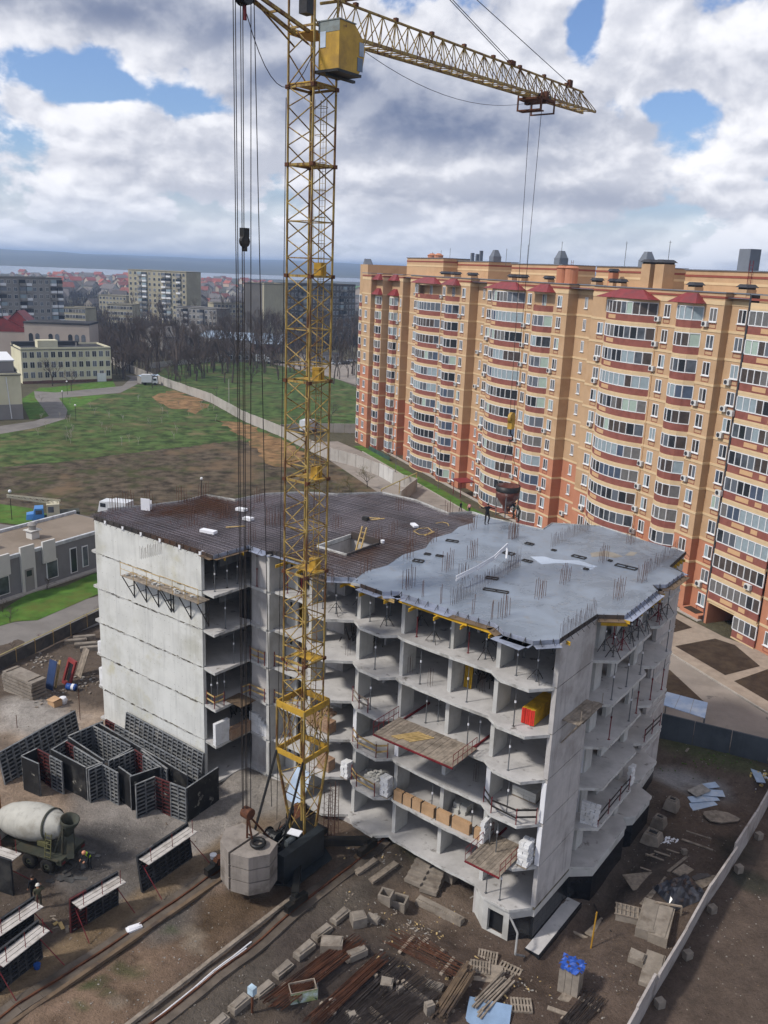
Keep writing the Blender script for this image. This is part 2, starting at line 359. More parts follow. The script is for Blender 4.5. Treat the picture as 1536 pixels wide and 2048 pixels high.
sheet('school_drive', [(0, 868), (-60, 872), (-60, 850), (0, 852), (70, 842), (98, 832), (70, 795), (68, 782), (110, 785), (245, 772), (262, 756), (250, 750), (275, 752), (275, 768), (240, 786), (118, 796), (135, 820), (130, 838), (70, 856)], .09, M_asph, 'winding grey drive to the yellow school')
sheet('far_yard', [(540, 727), (600, 722), (712, 728), (712, 770), (640, 748)], .06, M_conc_road, 'pale concrete yard before the garages')
# road along the orange block
d1 = Vector((.383, -.924, 0)); n1 = Vector((-.924, -.383, 0)); FP = Vector((3.56, 175.85, 0))       # foot line of its front
def FA(s, o, z=0): p = FP+d1*s+n1*o; return (p.x, p.y, z)
sheet('road', [FA(-24, 6), FA(-12, 4.6), FA(20, 4.6), FA(60, 4.2), FA(84, 3.6), FA(84, 8.8), FA(138, 9.5), tuple(U(33, 29.2)), tuple(U(-4, 29.2)), tuple(U(-13, 33)), FA(40, 14), FA(15, 14.2), FA(-10, 14.2), FA(-24, 14)], .03, M_conc_road, 'pale worn road between the site and the orange block')
sheet('paving', [FA(84.1, 0.4), FA(84.1, 8.7), FA(140, 9.3), FA(140, -3), FA(100, -3), FA(92, 0)], .06, M_pave, 'beige paving before the orange block')
for i, pp in enumerate([[(1350, 1292), (1430, 1277), (1470, 1290), (1520, 1332), (1450, 1350)], [(1468, 1362), (1536, 1338), (1600, 1350), (1600, 1425), (1536, 1402)], [(1335, 1258), (1350, 1236), (1384, 1255), (1345, 1265)], [(1318, 1335), (1340, 1340), (1410, 1405), (1320, 1385)]]):
    sheet('garden_bed', pp, .085, M_bed, ['dug garden bed by the archway', 'dug garden bed at the picture edge', 'small dug bed beside the orange corner', 'dark bed behind the sheet metal canopy'][i])
sheet('verge', [FA(-18, 2.4), FA(24, 2.0), FA(46, 2.6), FA(46, 4.4), FA(20, 4.4), FA(-18, 4.4)], .06, M_lawn, 'grass verge along the orange block')
kb = MB()
for s0, s1, o in ((84, 140, 8.95), (-12, 60, 4.5)):
    n = int((s1-s0)/2)
    for i in range(n):
        a = FA(s0+(s1-s0)*i/n, o); b = FA(s0+(s1-s0)*(i+1)/n-.03, o); kb.bar((a[0], a[1], .06), (b[0], b[1], .06), .16, .2)
tag(kb.build('kerb', M_kerb), 'pale kerbstones along the road by the orange block', kind='structure')
# left street and lawns by the grey service building
sheet('street', [(-250, 1280), (-120, 1270), (205, 1190), (300, 1160), (330, 1195), (206, 1246), (60, 1300), (-100, 1370), (-300, 1430)], .03, M_asph, 'grey street left of the new block')
sheet('side_drive', [(-150, 1130), (0, 1048), (60, 1055), (110, 1052), (140, 1030), (60, 1062), (-40, 1085), (-150, 1150)], .07, M_asph, 'grey drive behind the service building')
sheet('lawn', [(-160, 1270), (-20, 1235), (60, 1185), (130, 1172), (205, 1140), (260, 1120), (260, 1150), (205, 1184), (75, 1240), (30, 1243), (-100, 1280)], .06, M_lawn, 'green lawn strip before the service building')
sheet('lamp_lawn', [(-200, 1030), (0, 1008), (60, 1016), (130, 1040), (60, 1052), (0, 1045), (-200, 1090)], .06, M_lawn, 'grass by the drive with the lamp post')
# estuary, far shore, distant green field
def water_mat():
    m = bpy.data.materials.new('estuary_water'); m.use_nodes = True; t = NT(m.node_tree); b = t.n['Principled BSDF']
    b.inputs['Base Color'].default_value = (.20, .22, .24, 1); b.inputs['Roughness'].default_value = .25
    pos = t.new('ShaderNodeNewGeometry').outputs['Position']; bn = t.new('ShaderNodeBump'); bn.inputs['Strength'].default_value = .25; bn.inputs['Distance'].default_value = 1
    t.put(bn.inputs['Height'], t.noise(pos, .05, 5)); t.l.new(bn.outputs[0], b.inputs['Normal']); return m
sheet('water', [(-500, 532), (0, 547), (350, 554), (560, 559), (710, 564), (1300, 586), (2200, 618), (2200, 600), (1300, 577), (710, 556.5), (350, 543.5), (0, 531), (-500, 513)], .3, water_mat(), 'pale water of the estuary on the horizon')
sheet('far_field', [(470, 566), (600, 568), (715, 572), (1000, 588), (1000, 600), (715, 580), (560, 574)], .35, mat('young_wheat', rgb('#5d8038'), .95, .15, .01, spec=.1), 'bright green far field by the water')
def build_hills():
    V = []; Fq = []; n = 90; rows = ((3300, -1, 0), (3500, 4, 2), (4300, 20, 7), (5200, 34, 9), (6500, 50, 12), (8500, 62, 10), (12000, 40, 0))
    for r, (d, z, k) in enumerate(rows):
        for i in range(n):
            a = R(-38+100*i/(n-1)); zz = z+k*(math.sin(i*.31+r)+.6*math.sin(i*.83+r*2)+.3*math.sin(i*2.1))*.55
            V.append((math.sin(a)*d, math.cos(a)*d, zz))
    for r in range(len(rows)-1):
        for i in range(n-1): Fq.append((r*n+i, r*n+i+1, r*n+n+i+1, r*n+n+i))
    me = bpy.data.meshes.new('hills'); me.from_pydata(V, [], Fq); me.polygons.foreach_set('use_smooth', [True]*len(Fq))
    me.materials.append(mat('hill_steppe', rgb('#4d5049'), .97, .25, .0012, rgb('#6b6a58'), spec=.05, detail=6)); o = place('hills', me); tag(o, 'low far shore beyond the estuary', kind='structure')
build_hills()
# ------------------------------------------------------------------ the unfinished concrete block
M_conc = mat('bare_concrete', rgb('#b8b7b3'), .92, .10, .7, rgb('#a19f99'), bump=.25, bscale=5, streak=.25, detail=8, spec=.15)
M_wall = mat('wall_concrete', rgb('#cbcbc6'), .9, .08, .5, rgb('#b5b4aa'), bump=.2, bscale=4, streak=.35, detail=8, spec=.15, spots=(rgb('#bcb8a2'), .58, .75, .35))
M_wall2 = mat('raw_wall', rgb('#b3afac'), .92, .10, .9, rgb('#9a9591'), bump=.3, bscale=6, streak=.5, detail=8, spec=.12)
M_slab = mat('slab_dust', rgb('#b5b2af'), .94, .10, .8, rgb('#a09d9a'), bump=.2, bscale=7, detail=8, spec=.12, spots=(rgb('#7a7570'), .6, .74, 1.4))
M_edge = mat('slab_edge', rgb('#bab9b5'), .92, .12, 2.5, rgb('#8c8a85'), bump=.4, bscale=9, spec=.12)
M_seam = mat('joint_mortar', rgb('#6d675a'), .95, .35, 1.8, rgb('#38332c'), bump=.8, bscale=12, spec=.05)
M_ply = mat('plywood', rgb('#6b5a48'), .85, .2, 1.2, rgb('#4b4038'), bump=.1, spec=.2)
M_plyd = mat('deck_plywood', rgb('#45413f'), .7, .35, .25, rgb('#4f3c31'), spec=.1, detail=8)
M_film = mat('film_faced_plywood', rgb('#8d93a3'), .45, .15, .9, rgb('#6f737d'), spec=.4)
M_yel = mat('yellow_timber', rgb('#c9a02c'), .7, .15, 2, rgb('#a8842c'), spec=.3)
M_yel2 = mat('pale_timber', rgb('#b59a68'), .85, .15, 3, rgb('#96804f'), spec=.2)
M_wood = mat('weathered_plank', rgb('#94887a'), .9, .2, 3, rgb('#746a5e'), bump=.3, spec=.15, gvar=.25)
M_steel = mat('galvanised_prop', rgb('#6f7275'), .55, .2, 3, rgb('#54504c'), metal=.4, spec=.4)
M_steeld = mat('dark_steel', rgb('#3a3735'), .6, .25, 4, rgb('#2a2420'), metal=.3, spec=.4)
M_rust = mat('rusty_rebar', rgb('#5b4238'), .85, .25, 5, rgb('#6e5c55'), spec=.2)
M_rustd = mat('dark_rebar', rgb('#8c868a'), .45, .35, .22, rgb('#6d5040'), spec=.2)
M_red = mat('red_oxide_paint', rgb('#6e2327'), .6, .2, 3, rgb('#4d1f20'), spec=.3)
M_white = mat('white_aerated_block', rgb('#d8d8d8'), .9, .05, 2, rgb('#c6c5c2'), bump=.15, spec=.15)
M_eps = mat('white_insulation', rgb('#dcdcdf'), .9, .03, 2, spec=.15)
M_brick = mat('tan_brick', rgb('#a1866f'), .9, .15, 4, rgb('#967258'), spec=.12, gvar=.15)
M_tan = mat('tan_board', rgb('#b0906f'), .9, .10, 1.5, rgb('#9d7f60'), spec=.12)
M_gran = mat('black_tile', rgb('#1d2024'), .22, .2, 1.5, rgb('#2a2d31'), spec=.5)
M_black = mat('black_film_panel', rgb('#1f2022'), .6, .3, 1.2, rgb('#34332f'), spec=.3)
def wet_concrete():
    m = bpy.data.materials.new('fresh_concrete'); m.use_nodes = True; t = NT(m.node_tree); b = t.n['Principled BSDF']
    pos = t.new('ShaderNodeNewGeometry').outputs['Position']
    n = t.noise(pos, .35, 8, .62, .6); n2 = t.noise(t.vm('ADD', pos, (9, 2, 0)), 1.6, 6, .6)
    c = t.mix(t.ramp(n, .35, .65), rgb('#687079'), rgb('#818a95')); c = t.mix(t.ramp(n2, .55, .75), c, rgb('#77787a'))
    t.put(b.inputs['Base Color'], c)
    r = t.new('ShaderNodeMapRange'); t.put(r.inputs[0], n); r.inputs[1].default_value = .35; r.inputs[2].default_value = .65; r.inputs[3].default_value = .2; r.inputs[4].default_value = .42; t.l.new(r.outputs[0], b.inputs['Roughness'])
    b.inputs['Specular IOR Level'].default_value = .5
    bn = t.new('ShaderNodeBump'); bn.inputs['Strength'].default_value = .35; bn.inputs['Distance'].default_value = .03; t.put(bn.inputs['Height'], t.noise(pos, 2.2, 6, .6)); t.l.new(bn.outputs[0], b.inputs['Normal'])
    return m
M_fresh = wet_concrete()
ST = 3.0; Z0 = .62
def ZL(k): return Z0+ST*k
BLK = thing('unfinished_building', 'grey six storey concrete frame under construction with half poured roof', 'building', OO, AN)
def BP(x, y, k=None, z=None):             # photo point on a slab -> site frame a, b
    return LOC(G(x, y, ZL(k) if z is None else z))
def onB(x, y, b0):                        # photo point on a vertical plane b = b0 -> a, z
    d = ri*((x-768)/F)-ui*((y-1024)/F)+fw; o = Vector((0, 0, H)); t = (b0-(o-OO).dot(VA))/d.dot(VA); p = o+d*t
    return (p-OO).dot(UA), p.z
def onA(x, y, a0):
    d = ri*((x-768)/F)-ui*((y-1024)/F)+fw; o = Vector((0, 0, H)); t = (a0-(o-OO).dot(UA))/d.dot(UA); p = o+d*t
    return (p-OO).dot(VA), p.z
FRONT = [(-39.8, -3.05), (-26.3, -3.2), (-25, -3.35), (-24.9, 0), (-23, -.15), (-22.7, .25), (-19.9, .25), (-18.9, -.2), (-18, -1.1), (-16.4, -1.15), (-14.9, 0), (-13.9, -.65), (-12.05, -.8), (-11.25, 0), (-10.7, -.2), (-6.9, -.42), (-4, -.42), (-3, -1.1), (-1.1, -1.13), (-.1, .05)]
RIGHT = [(-.06, 5.05), (1.25, 6.1), (1.15, 11.9), (.55, 12.7), (1.2, 13.4), (1.2, 16.75), (0, 17.4), (-.3, 21.7)]
BACK = [(-4.2, 22.4), (-8, 23.5), (-11.3, 21.4), (-11, 19.2), (-15.6, 19.1), (-18, 19.6), (-19.2, 17.8), (-23.8, 19.4), (-27.5, 19.4), (-30, 16), (-32.8, 14), (-34.6, 11.4), (-34.9, 8.1), (-37.8, 7.5), (-37.7, 4.6), (-38.6, 1.8), (-40.0, -1.2)]
OUT = FRONT+RIGHT+BACK
def rag(poly, amt=.035, step=.55):
    """a cast edge: subdivided and slightly uneven"""
    r = []
    for (p, q) in zip(poly, poly[1:]+poly[:1]):
        n = max(1, int(math.hypot(q[0]-p[0], q[1]-p[1])/step))
        for i in range(n):
            t = i/n; j = amt if i else 0
            r.append((p[0]+(q[0]-p[0])*t+random.uniform(-j, j), p[1]+(q[1]-p[1])*t+random.uniform(-j, j)))
    return r
def slab_mesh(poly, z0, z1, mats, name):
    from mathutils.geometry import tessellate_polygon
    n = len(poly); V = [(p[0], p[1], z1) for p in poly]+[(p[0], p[1], z0) for p in poly]
    T = []
    for a, b, c in tessellate_polygon([[Vector((p[0], p[1], 0)) for p in poly]]):
        if (poly[b][0]-poly[a][0])*(poly[c][1]-poly[a][1])-(poly[b][1]-poly[a][1])*(poly[c][0]-poly[a][0]) < 0: b, c = c, b
        T.append((a, b, c))
    Fc = T+[(n+a, n+c, n+b) for a, b, c in T]+[(n+i, n+(i+1) % n, (i+1) % n, i) for i in range(n)]
    me = bpy.data.meshes.new(name); me.from_pydata(V, [], Fc)
    for m in mats: me.materials.append(m)
    me.polygons.foreach_set('material_index', [0]*(2*len(T))+[1]*n); me.update(); return me
for k in range(0, 6):
    place('floor_slab', slab_mesh(rag(OUT), ZL(k)-.2, ZL(k), [M_slab, M_edge], 'floor_slab'), BLK)
# walls: one cast panel per storey, joints recessed between them
def wpanel(a0, a1, b0, b1, k, m=M_wall, z0=None, z1=None, name='wall_panel'):
    return MB().box(a0, a1, b0, b1, ZL(k)+.03 if z0 is None else z0, ZL(k+1)-.03 if z1 is None else z1).build(name, m, BLK)
for k in range(0, 6):
    top = ZL(k+1)-(.22 if k == 5 else .03)
    wpanel(-38.9, -26.35, -3.28, -3.0, k, M_wall, z1=top)
    MB().box(-38.88, -26.4, -3.25, -3.02, ZL(k)-.03, ZL(k)+.03).build('wall_joint', M_seam, BLK)
    for nm_, mm_, cnt in (('mortar_lumps', M_edge, 70), ('dark_gouges', M_seam, 46)):
        g_ = MB()
        for i in range(cnt):
            x = random.uniform(-38.8, -26.6); l = random.uniform(.06, .5); zz = ZL(k)+random.gauss(0, .035); g_.cbox((x, -3.285, zz-.03), (l, .05, random.uniform(.02, .07)), 0, random.uniform(-.05, .05))
        g_.build(nm_, mm_, BLK)['kind'] = 'stuff'
    g_ = MB()
    for i in range(26):
        for zz in (.5, 1.5, 2.5):
            if random.random() < .6: x = -38.6+i*.47; g_.box(x, x+.035, -3.284, -3.27, ZL(k)+zz, ZL(k)+zz+.035)
    g_.build('tie_holes', M_seam, BLK)['kind'] = 'stuff'
    wpanel(-.24, .05, .08, 5.0, k, M_wall2, z1=top)
    MB().box(-.2, .02, .1, 4.98, ZL(k)-.205, ZL(k)+.03).build('wall_joint', M_seam, BLK)
    wpanel(-.6, -.32, 17.5, 21.6, k, M_wall2, z1=ZL(k+1)-.2)
    wpanel(-.3, -.02, 12.45, 13.2, k, M_conc, z0=ZL(k), z1=ZL(k+1)-.2)
    # facade piers (the ends of cross walls)
    for a, b0, b1 in ((-22.98, -.12, 1.7), (-19.2, .3, 1.9), (-15.0, .45, 2.0), (-11.3, .4, 1.9), (-7.65, .6, 2.1), (-4.05, .15, 1.9)):
        MB().box(a, a+.28, b0, b1, ZL(k), ZL(k+1)-.2).build('pier', M_conc, BLK)
    for b0 in (6.9, 9.6, 14.4):
        MB().box(-.75, -.47, b0, b0+1.1, ZL(k), ZL(k+1)-.2).build('pier', M_conc, BLK)
    # inner cross walls and spine walls
    for a, b0, b1 in ((-38.7, -3, 1), (-33, 1.5, 7), (-29.5, 1.2, 7), (-22.98, 2.9, 8), (-15.0, 3.6, 8), (-7.65, 3.9, 8), (-4.05, 4.2, 8), (-11.3, 8.3, 13), (-18, 8.3, 14), (-26, 8.3, 14), (-5, 12, 19), (-12, 14, 19)):
        MB().box(a, a+.2, b0, b1, ZL(k), ZL(k+1)-.2).build('inner_wall', M_wall2, BLK)
    for a0, a1, b in ((-36, -30.5, 7.1), (-28.6, -25.4, 4.2), (-22.7, -20.6, 2.9), (-19.6, -16.2, 8.1), (-14.9, -12.4, 8.1), (-11.2, -9.1, 8.1), (-7.5, -4.2, 8.1), (-3.8, -1, 8.1), (-24.88, -23, .25), (-30, -20, 13), (-10, -5, 12)):
        MB().box(a0, a1, b, b+.2, ZL(k), ZL(k+1)-.2).build('inner_wall', M_wall2, BLK)
    # panel with a hatch in the recess right of the notch
    MB().box(-22.6, -21.5, 1.6, 1.78, ZL(k), ZL(k+1)-.55).build('inner_wall', M_conc, BLK)
    MB().box(-22.2, -22.0, 1.57, 1.6, ZL(k)+1.5, ZL(k)+1.9).build('hatch', M_black, BLK)
# lift shaft and stair core poking up to the roof opening
for a0, a1, b0, b1 in ((-21.3, -18.2, 3.0, 3.2), (-21.3, -18.2, 7.2, 7.4), (-21.4, -21.2, 3, 7.4), (-18.4, -18.2, 3.2, 7.2)):
    MB().box(a0, a1, b0, b1, Z0, ZL(6)-.2).build('shaft_wall', M_wall2, BLK)
# plinth and basement
def wseg(p, q, z0, z1, th, m, name):
    p = Vector((p[0], p[1], 0)); q = Vector((q[0], q[1], 0)); d = (q-p).normalized(); n = Vector((-d.y, d.x, 0))*th
    pts = [p, q, q+n, p+n]; return MB().hexa([(v.x, v.y, z0) for v in pts]+[(v.x, v.y, z1) for v in pts]).build(name, m, BLK)
PL = [(-3.95, -.25), (-2.95, -.95), (-1.1, -.98), (-.2, .15), (.0, .2), (.0, 5.1), (1.2, 6.2), (1.1, 11.8), (.5, 12.7), (1.1, 13.4), (1.1, 16.7), (-.1, 17.4), (-.4, 21.6)]
for i, (p, q) in enumerate(zip(PL[:-1], PL[1:])):
    if i == 1: continue
    wseg(p, q, -.15, .42, .3, M_conc, 'plinth')
    L = math.hypot(q[0]-p[0], q[1]-p[1]); n = max(1, round(L/.6))
    for r in range(4):
        for j in range(n):
            s0 = j/n; s1 = (j+1)/n-.012/max(L, .1); P = (p[0]+(q[0]-p[0])*s0, p[1]+(q[1]-p[1])*s0); Q = (p[0]+(q[0]-p[0])*s1, p[1]+(q[1]-p[1])*s1)
            wseg(P, Q, -2.6+r*.61, -2.6+r*.61+.6, .22, M_gran if i not in (0,) else M_conc, 'tile' if i else 'basement_wall')
# bay front with its basement window opening
b0, b1 = -.98, -.7
MB().box(-2.95, -2.6, b0, b1, -2.6, .42).box(-1.5, -1.1, b0, b1, -2.6, .42).build('basement_pier', M_conc, BLK)
MB().box(-2.6, -1.5, b0+.003, b1, -2.6, -1.75).box(-2.6, -1.5, b0+.003, b1, -.1, .42).build('basement_spandrel', M_conc, BLK)
MB().box(-2.7, -1.4, -.6, -.5, -2.6, .4).build('painted_room_shade', M_black, BLK)  # black sheet close behind the opening paints the shade of the room
# open void below the ground slab along the middle of the front, soil and old blocks inside
MB().box(-12, -4, 6.6, 6.9, -2.6, .42).build('basement_wall', M_wall2, BLK)
for a in (-4.1, -12.2): MB().box(a, a+.3, -.25, 6.6, -2.6, .42).build('basement_wall', M_wall2, BLK)
MB().box(-38.9, -12.2, -.1, .2, -.9, .42).build('basement_wall', M_wall2, BLK)
MB().box(-38.9, -26.35, -3.24, -2.95, -.9, .62).build('basement_wall', M_wall, BLK)
MB().box(-26.6, -26.35, -2.95, 0, -.9, .42).build('basement_wall', M_wall2, BLK)
# curved soffit band below the ground slab, flashing along the right wall
MB().box(.05, .98, -.75, 5.2, -1.9, -1.78).build('areaway_slab', M_slab, BLK)
MB().box(.98, 1.06, -.8, 5.25, -3.2, -1.76).build('areaway_fascia', M_gran, BLK)
MB().box(.05, 1.06, -.83, -.75, -3.2, -1.76).build('areaway_fascia', M_gran, BLK)
# ---------------- roof
POUR = [(-14.6, -.85), (-15.2, 1.5), (-14.9, 3.5), (-15.5, 6.2), (-15.2, 8.6), (-16.2, 11), (-15.9, 13.2), (-16.4, 15), (-16.2, 17), (-17.0, 18.2), (-17.2, 19.3)]
ROUT = OUT
deck = [(a*1.0, b) for a, b in OUT]
HOLE = (-21.1, -18.4, 3.3, 7.1)
def rects_minus(): pass
import bmesh as _bm
def deck_with_hole(poly, hole, z0, z1, m):
    b = _bm.new(); vs = [b.verts.new((p[0], p[1], z1)) for p in poly]; es = [b.edges.new((vs[i], vs[(i+1) % len(vs)])) for i in range(len(vs))]
    hv = [b.verts.new((x, y, z1)) for x, y in ((hole[0], hole[2]), (hole[1], hole[2]), (hole[1], hole[3]), (hole[0], hole[3]))]; es += [b.edges.new((hv[i], hv[(i+1) % 4])) for i in range(4)]
    _bm.ops.triangle_fill(b, edges=es, use_beauty=True)
    geo = _bm.ops.extrude_face_region(b, geom=b.faces[:]); _bm.ops.translate(b, verts=[v for v in geo['geom'] if isinstance(v, _bm.types.BMVert)], vec=(0, 0, z0-z1))
    _bm.ops.recalc_face_normals(b, faces=b.faces[:]); me = bpy.data.meshes.new('roof_deck'); b.to_mesh(me); b.free(); me.materials.append(m); return me
place('roof_deck', deck_with_hole(deck, HOLE, ZL(6)-.23, ZL(6)-.2, M_plyd), BLK)
i_cut = 10
poured = [POUR[0]]+FRONT[11:]+RIGHT+BACK[:6]+POUR[::-1][:-1]
poured = [poured[0]]+poured[1:]
pslab = place('poured_slab', slab_mesh(rag(poured, .02), ZL(6)-.195, ZL(6), [M_fresh, M_edge], 'poured_slab'), BLK)
pslab['label'] = 'wet grey freshly poured half of the roof'
M_puddle = mat('puddle', (.30, .36, .45), .04, .05, .6, spec=1.0)
zr = ZL(6)
def rp(x, y): return BP(x, y, z=zr)
def zq(x0, y0, s): return lambda x, y: (x0+x*s, y0+y*s)
q3 = zq(960, 1020, .28646); q2 = zq(640, 970, .26042); q1 = zq(180, 970, .33854)
for pts in ([(350, 325), (450, 325), (520, 345), (600, 350), (690, 352), (820, 395), (790, 405), (700, 385), (620, 372), (520, 372), (430, 380)], [(700, 410), (745, 398), (800, 412), (745, 422)]):
    P = [rp(*q3(*p)) for p in pts]; MB().face(*[(a, b, zr+.006) for a, b in P]).build('puddle', M_puddle, BLK, fix=True)
M_dry = mat('drying_patch', rgb('#8d8579'), .8, .15, 1.2, spec=.15)
for pts in ([(770, 300), (880, 285), (940, 300), (1000, 325), (940, 335), (850, 322), (780, 330)], [(1010, 318), (1050, 290), (1100, 298), (1070, 320)]):
    P = [rp(*q3(*p)) for p in pts]; MB().face(*[(a, b, zr+.005) for a, b in P]).build('sandy_stain', M_dry, BLK, fix=True)
# rebar mats on the unpoured half
UNP = [POUR[0]]+POUR[1:]+BACK[5:]+FRONT[:11]
def clip_lines(poly, horizontal, step, jitter=.02, hole=None):
    xs = [p[0] for p in poly]; ys = [p[1] for p in poly]; out = []
    lo, hi = (min(ys), max(ys)) if horizontal else (min(xs), max(xs)); c = lo+step/2
    while c < hi:
        cr = []
        for (p, q) in zip(poly, poly[1:]+poly[:1]):
            (p0, p1), (r0, r1) = ((p[1], q[1]), (p[0], q[0])) if horizontal else ((p[0], q[0]), (p[1], q[1]))
            if (p0 <= c) != (p1 <= c): cr.append(r0+(c-p0)/(p1-p0)*(r1-r0))
        cr.sort()
        for a, b in zip(cr[::2], cr[1::2]):
            segs = [(a, b)]
            if hole:
                h0, h1, g0, g1 = hole if horizontal else (hole[2], hole[3], hole[0], hole[1])
                if g0 < c < g1: segs = [(a, h0), (h1, b)] if a < h0 and b > h1 else segs
            for s, e in segs:
                if e-s > .3: out.append((c+random.uniform(-jitter, jitter), s+.05+random.uniform(0, .06), e-.05-random.uniform(0, .06)))
        c += step
    return out
mats_ = MB()
for zz, hor, stp in ((zr-.165, True, .2), (zr-.150, False, .2), (zr-.045, True, .2), (zr-.03, False, .2)):
    for c, s, e in clip_lines(UNP, hor, stp, .015, HOLE):
        d = random.uniform(-.012, .012)
        if hor: mats_.bar((s, c, zz), (e, c+d, zz+random.uniform(-.01, .01)), .022, n=3)
        else: mats_.bar((c, s, zz), (c+d, e, zz+random.uniform(-.01, .01)), .022, n=3)
for zz, hor in ((zr-.012, True), (zr+.004, False)):
    for c, s, e in clip_lines(UNP, hor, .42, .05, HOLE):
        d = random.uniform(-.06, .06)
        mats_.bar((s, c, zz), (e, c+d, zz), .034, n=3) if hor else mats_.bar((c, s, zz), (c+d, e, zz), .034, n=3)
o = mats_.build('rebar_mat', M_rustd, BLK); o['kind'] = 'stuff'; o['label'] = 'rusty brown reinforcement mesh on the unpoured roof half'
M_rustb = mat('bright_rust', rgb('#6b3d28'), .9, .3, 2, spec=.1)
for pp in ((430, 160), (700, 90), (560, 240), (800, 190), (330, 130), (960, 130), (120, 190)):
    a, b = rp(*q1(*pp)); m = MB()
    for i in range(46):
        x = a+random.gauss(0, .9); y = b+random.gauss(0, .7)
        if y < -2.9 and x < -25: continue
        m.bar((x, y, zr-.02), (x+random.uniform(-.2, .2), y+random.uniform(-.2, .2), zr+random.uniform(.05, .35)), .016, n=3)
    o = m.build('bent_bars', M_rustb, BLK); o['kind'] = 'stuff'
# starter bars
def cluster(a, b, nx=2, ny=4, w=.3, d=.9, h=1.35, m=M_rust, r=.024, tie=False):
    g = MB()
    for i in range(nx):
        for j in range(ny):
            x = a+(i/(max(1, nx-1))-.5)*w+random.uniform(-.02, .02); y = b+(j/max(1, ny-1)-.5)*d+random.uniform(-.03, .03); hh = h*random.uniform(.75, 1.1)
            g.bar((x, y, zr-.1), (x+random.uniform(-.05, .05), y+random.uniform(-.05, .05), zr+hh), r, n=4)
    if tie:
        for zt in (.3, .6): g.bar((a-w/2, b-d/2, zr+zt), (a-w/2, b+d/2, zr+zt), r, n=3); g.bar((a+w/2, b-d/2, zr+zt), (a+w/2, b+d/2, zr+zt), r, n=3)
    o = g.build('starter_bars', m, BLK); o['kind'] = 'stuff'; return o
for p in ((420, 610), (590, 505), (965, 615), (860, 355), (1130, 495), (235, 195), (1050, 230)): cluster(*rp(*q3(*p)))
for p in ((680, 790), (980, 655), (1170, 560), (1410, 1010), (1480, 410)): cluster(*rp(*q2(*p)))
for p in ((790, 860), (930, 910), (1175, 990), (1320, 1030), (85*1.1, 760)): cluster(*rp(*q2(*p)), 1, 2, .02, .16, 1.3)
for p in ((1100, 720), (680, 560), (350, 670), (860, 440), (700, 460), (560, 380), (440, 420), (1170, 340), (990, 215), (610, 190), (130, 330)): cluster(*rp(*q2(*p)), 2, 3, .3, .7, 1.1)
for p in ((600, 235), (800, 190), (590, 150), (540, 95), (670, 70), (1060, 230), (950, 330), (340, 120), (150, 150), (1110, 240), (1000, 100), (230, 130)): cluster(*rp(*q1(*p)), 2, 4, .3, .8, 1.3)
def bar_row(p, q, step=.22, h=1.15):
    n = max(2, int(math.hypot(q[0]-p[0], q[1]-p[1])/step)); g = MB(); d = Vector((q[0]-p[0], q[1]-p[1], 0)).normalized(); nn = Vector((-d.y, d.x, 0))*.08
    for i in range(n+1):
        for s in (-1, 1):
            x = p[0]+(q[0]-p[0])*i/n+nn.x*s; y = p[1]+(q[1]-p[1])*i/n+nn.y*s
            g.bar((x, y, zr-.1), (x+random.uniform(-.04, .04), y+random.uniform(-.04, .04), zr+h*random.uniform(.6, 1.05)), .02, n=3)
    o = g.build('starter_bar_row', M_rust, BLK); o['kind'] = 'stuff'; return o
bar_row((-.12, .3), (-.12, 4.9)); bar_row(rp(*q3(500, 258)), rp(*q3(765, 140))); bar_row(rp(*q3(1150, 455)), rp(*q3(1245, 400))); bar_row(rp(*q3(1262, 370)), rp(*q3(1400, 295)))
bar_row(rp(*q2(1010, 925)), rp(*q2(1430, 690))); bar_row((-38.8, -3.1), (-26.5, -3.1), .5, .5); bar_row(rp(*q2(1430, 690)), rp(*q2(1530, 625)), .15, 1.4)
bar_row(rp(*q1(300, 430)), rp(*q1(420, 400)), .16, .9)
# small box-outs left in the slab
def boxout(a, b, w, d, rot=0):
    g = MB(); c, s = math.cos(rot), math.sin(rot)
    def T(x, y): return (a+x*c-y*s, b+x*s+y*c)
    for (x0, y0, x1, y1) in ((-w/2, -d/2, w/2, -d/2), (w/2, -d/2, w/2, d/2), (w/2, d/2, -w/2, d/2), (-w/2, d/2, -w/2, -d/2), (0, -d/2, 0, d/2)):
        p = T(x0, y0); q = T(x1, y1); g.bar((*p, zr+.03), (*q, zr+.03), .07, .09)
    g.build('box_out', M_steeld, BLK)
for p, w, d in (((200, 305), .5, .8), ((345, 238), .4, .6), ((690, 330), .45, 1.0), ((1020, 400), .5, 1.5), ((515, 283), .3, .3), ((908, 356), .25, .25), ((330, 358), .35, .7), ((740, 414), .3, .3)): boxout(*rp(*q3(*p)), d, w, .0)
for p, w, d in (((1350, 815), .35, 1.6), ((755, 585), .5, .7), ((825, 533), .35, .4), ((918, 547), .3, .5), ((1015, 432), .4, .9), ((1320, 718), .4, .8)): boxout(*rp(*q2(*p)), d, w, .3)
for p, w, d in (((700, 280), .5, 1.3), ((935, 205), .5, .8), ((895, 150), .5, .9)):
    a, b = rp(*q1(*p)); MB().cbox((a, b, zr-.02), (d, w, .22), .2).build('box_out', M_eps, BLK)
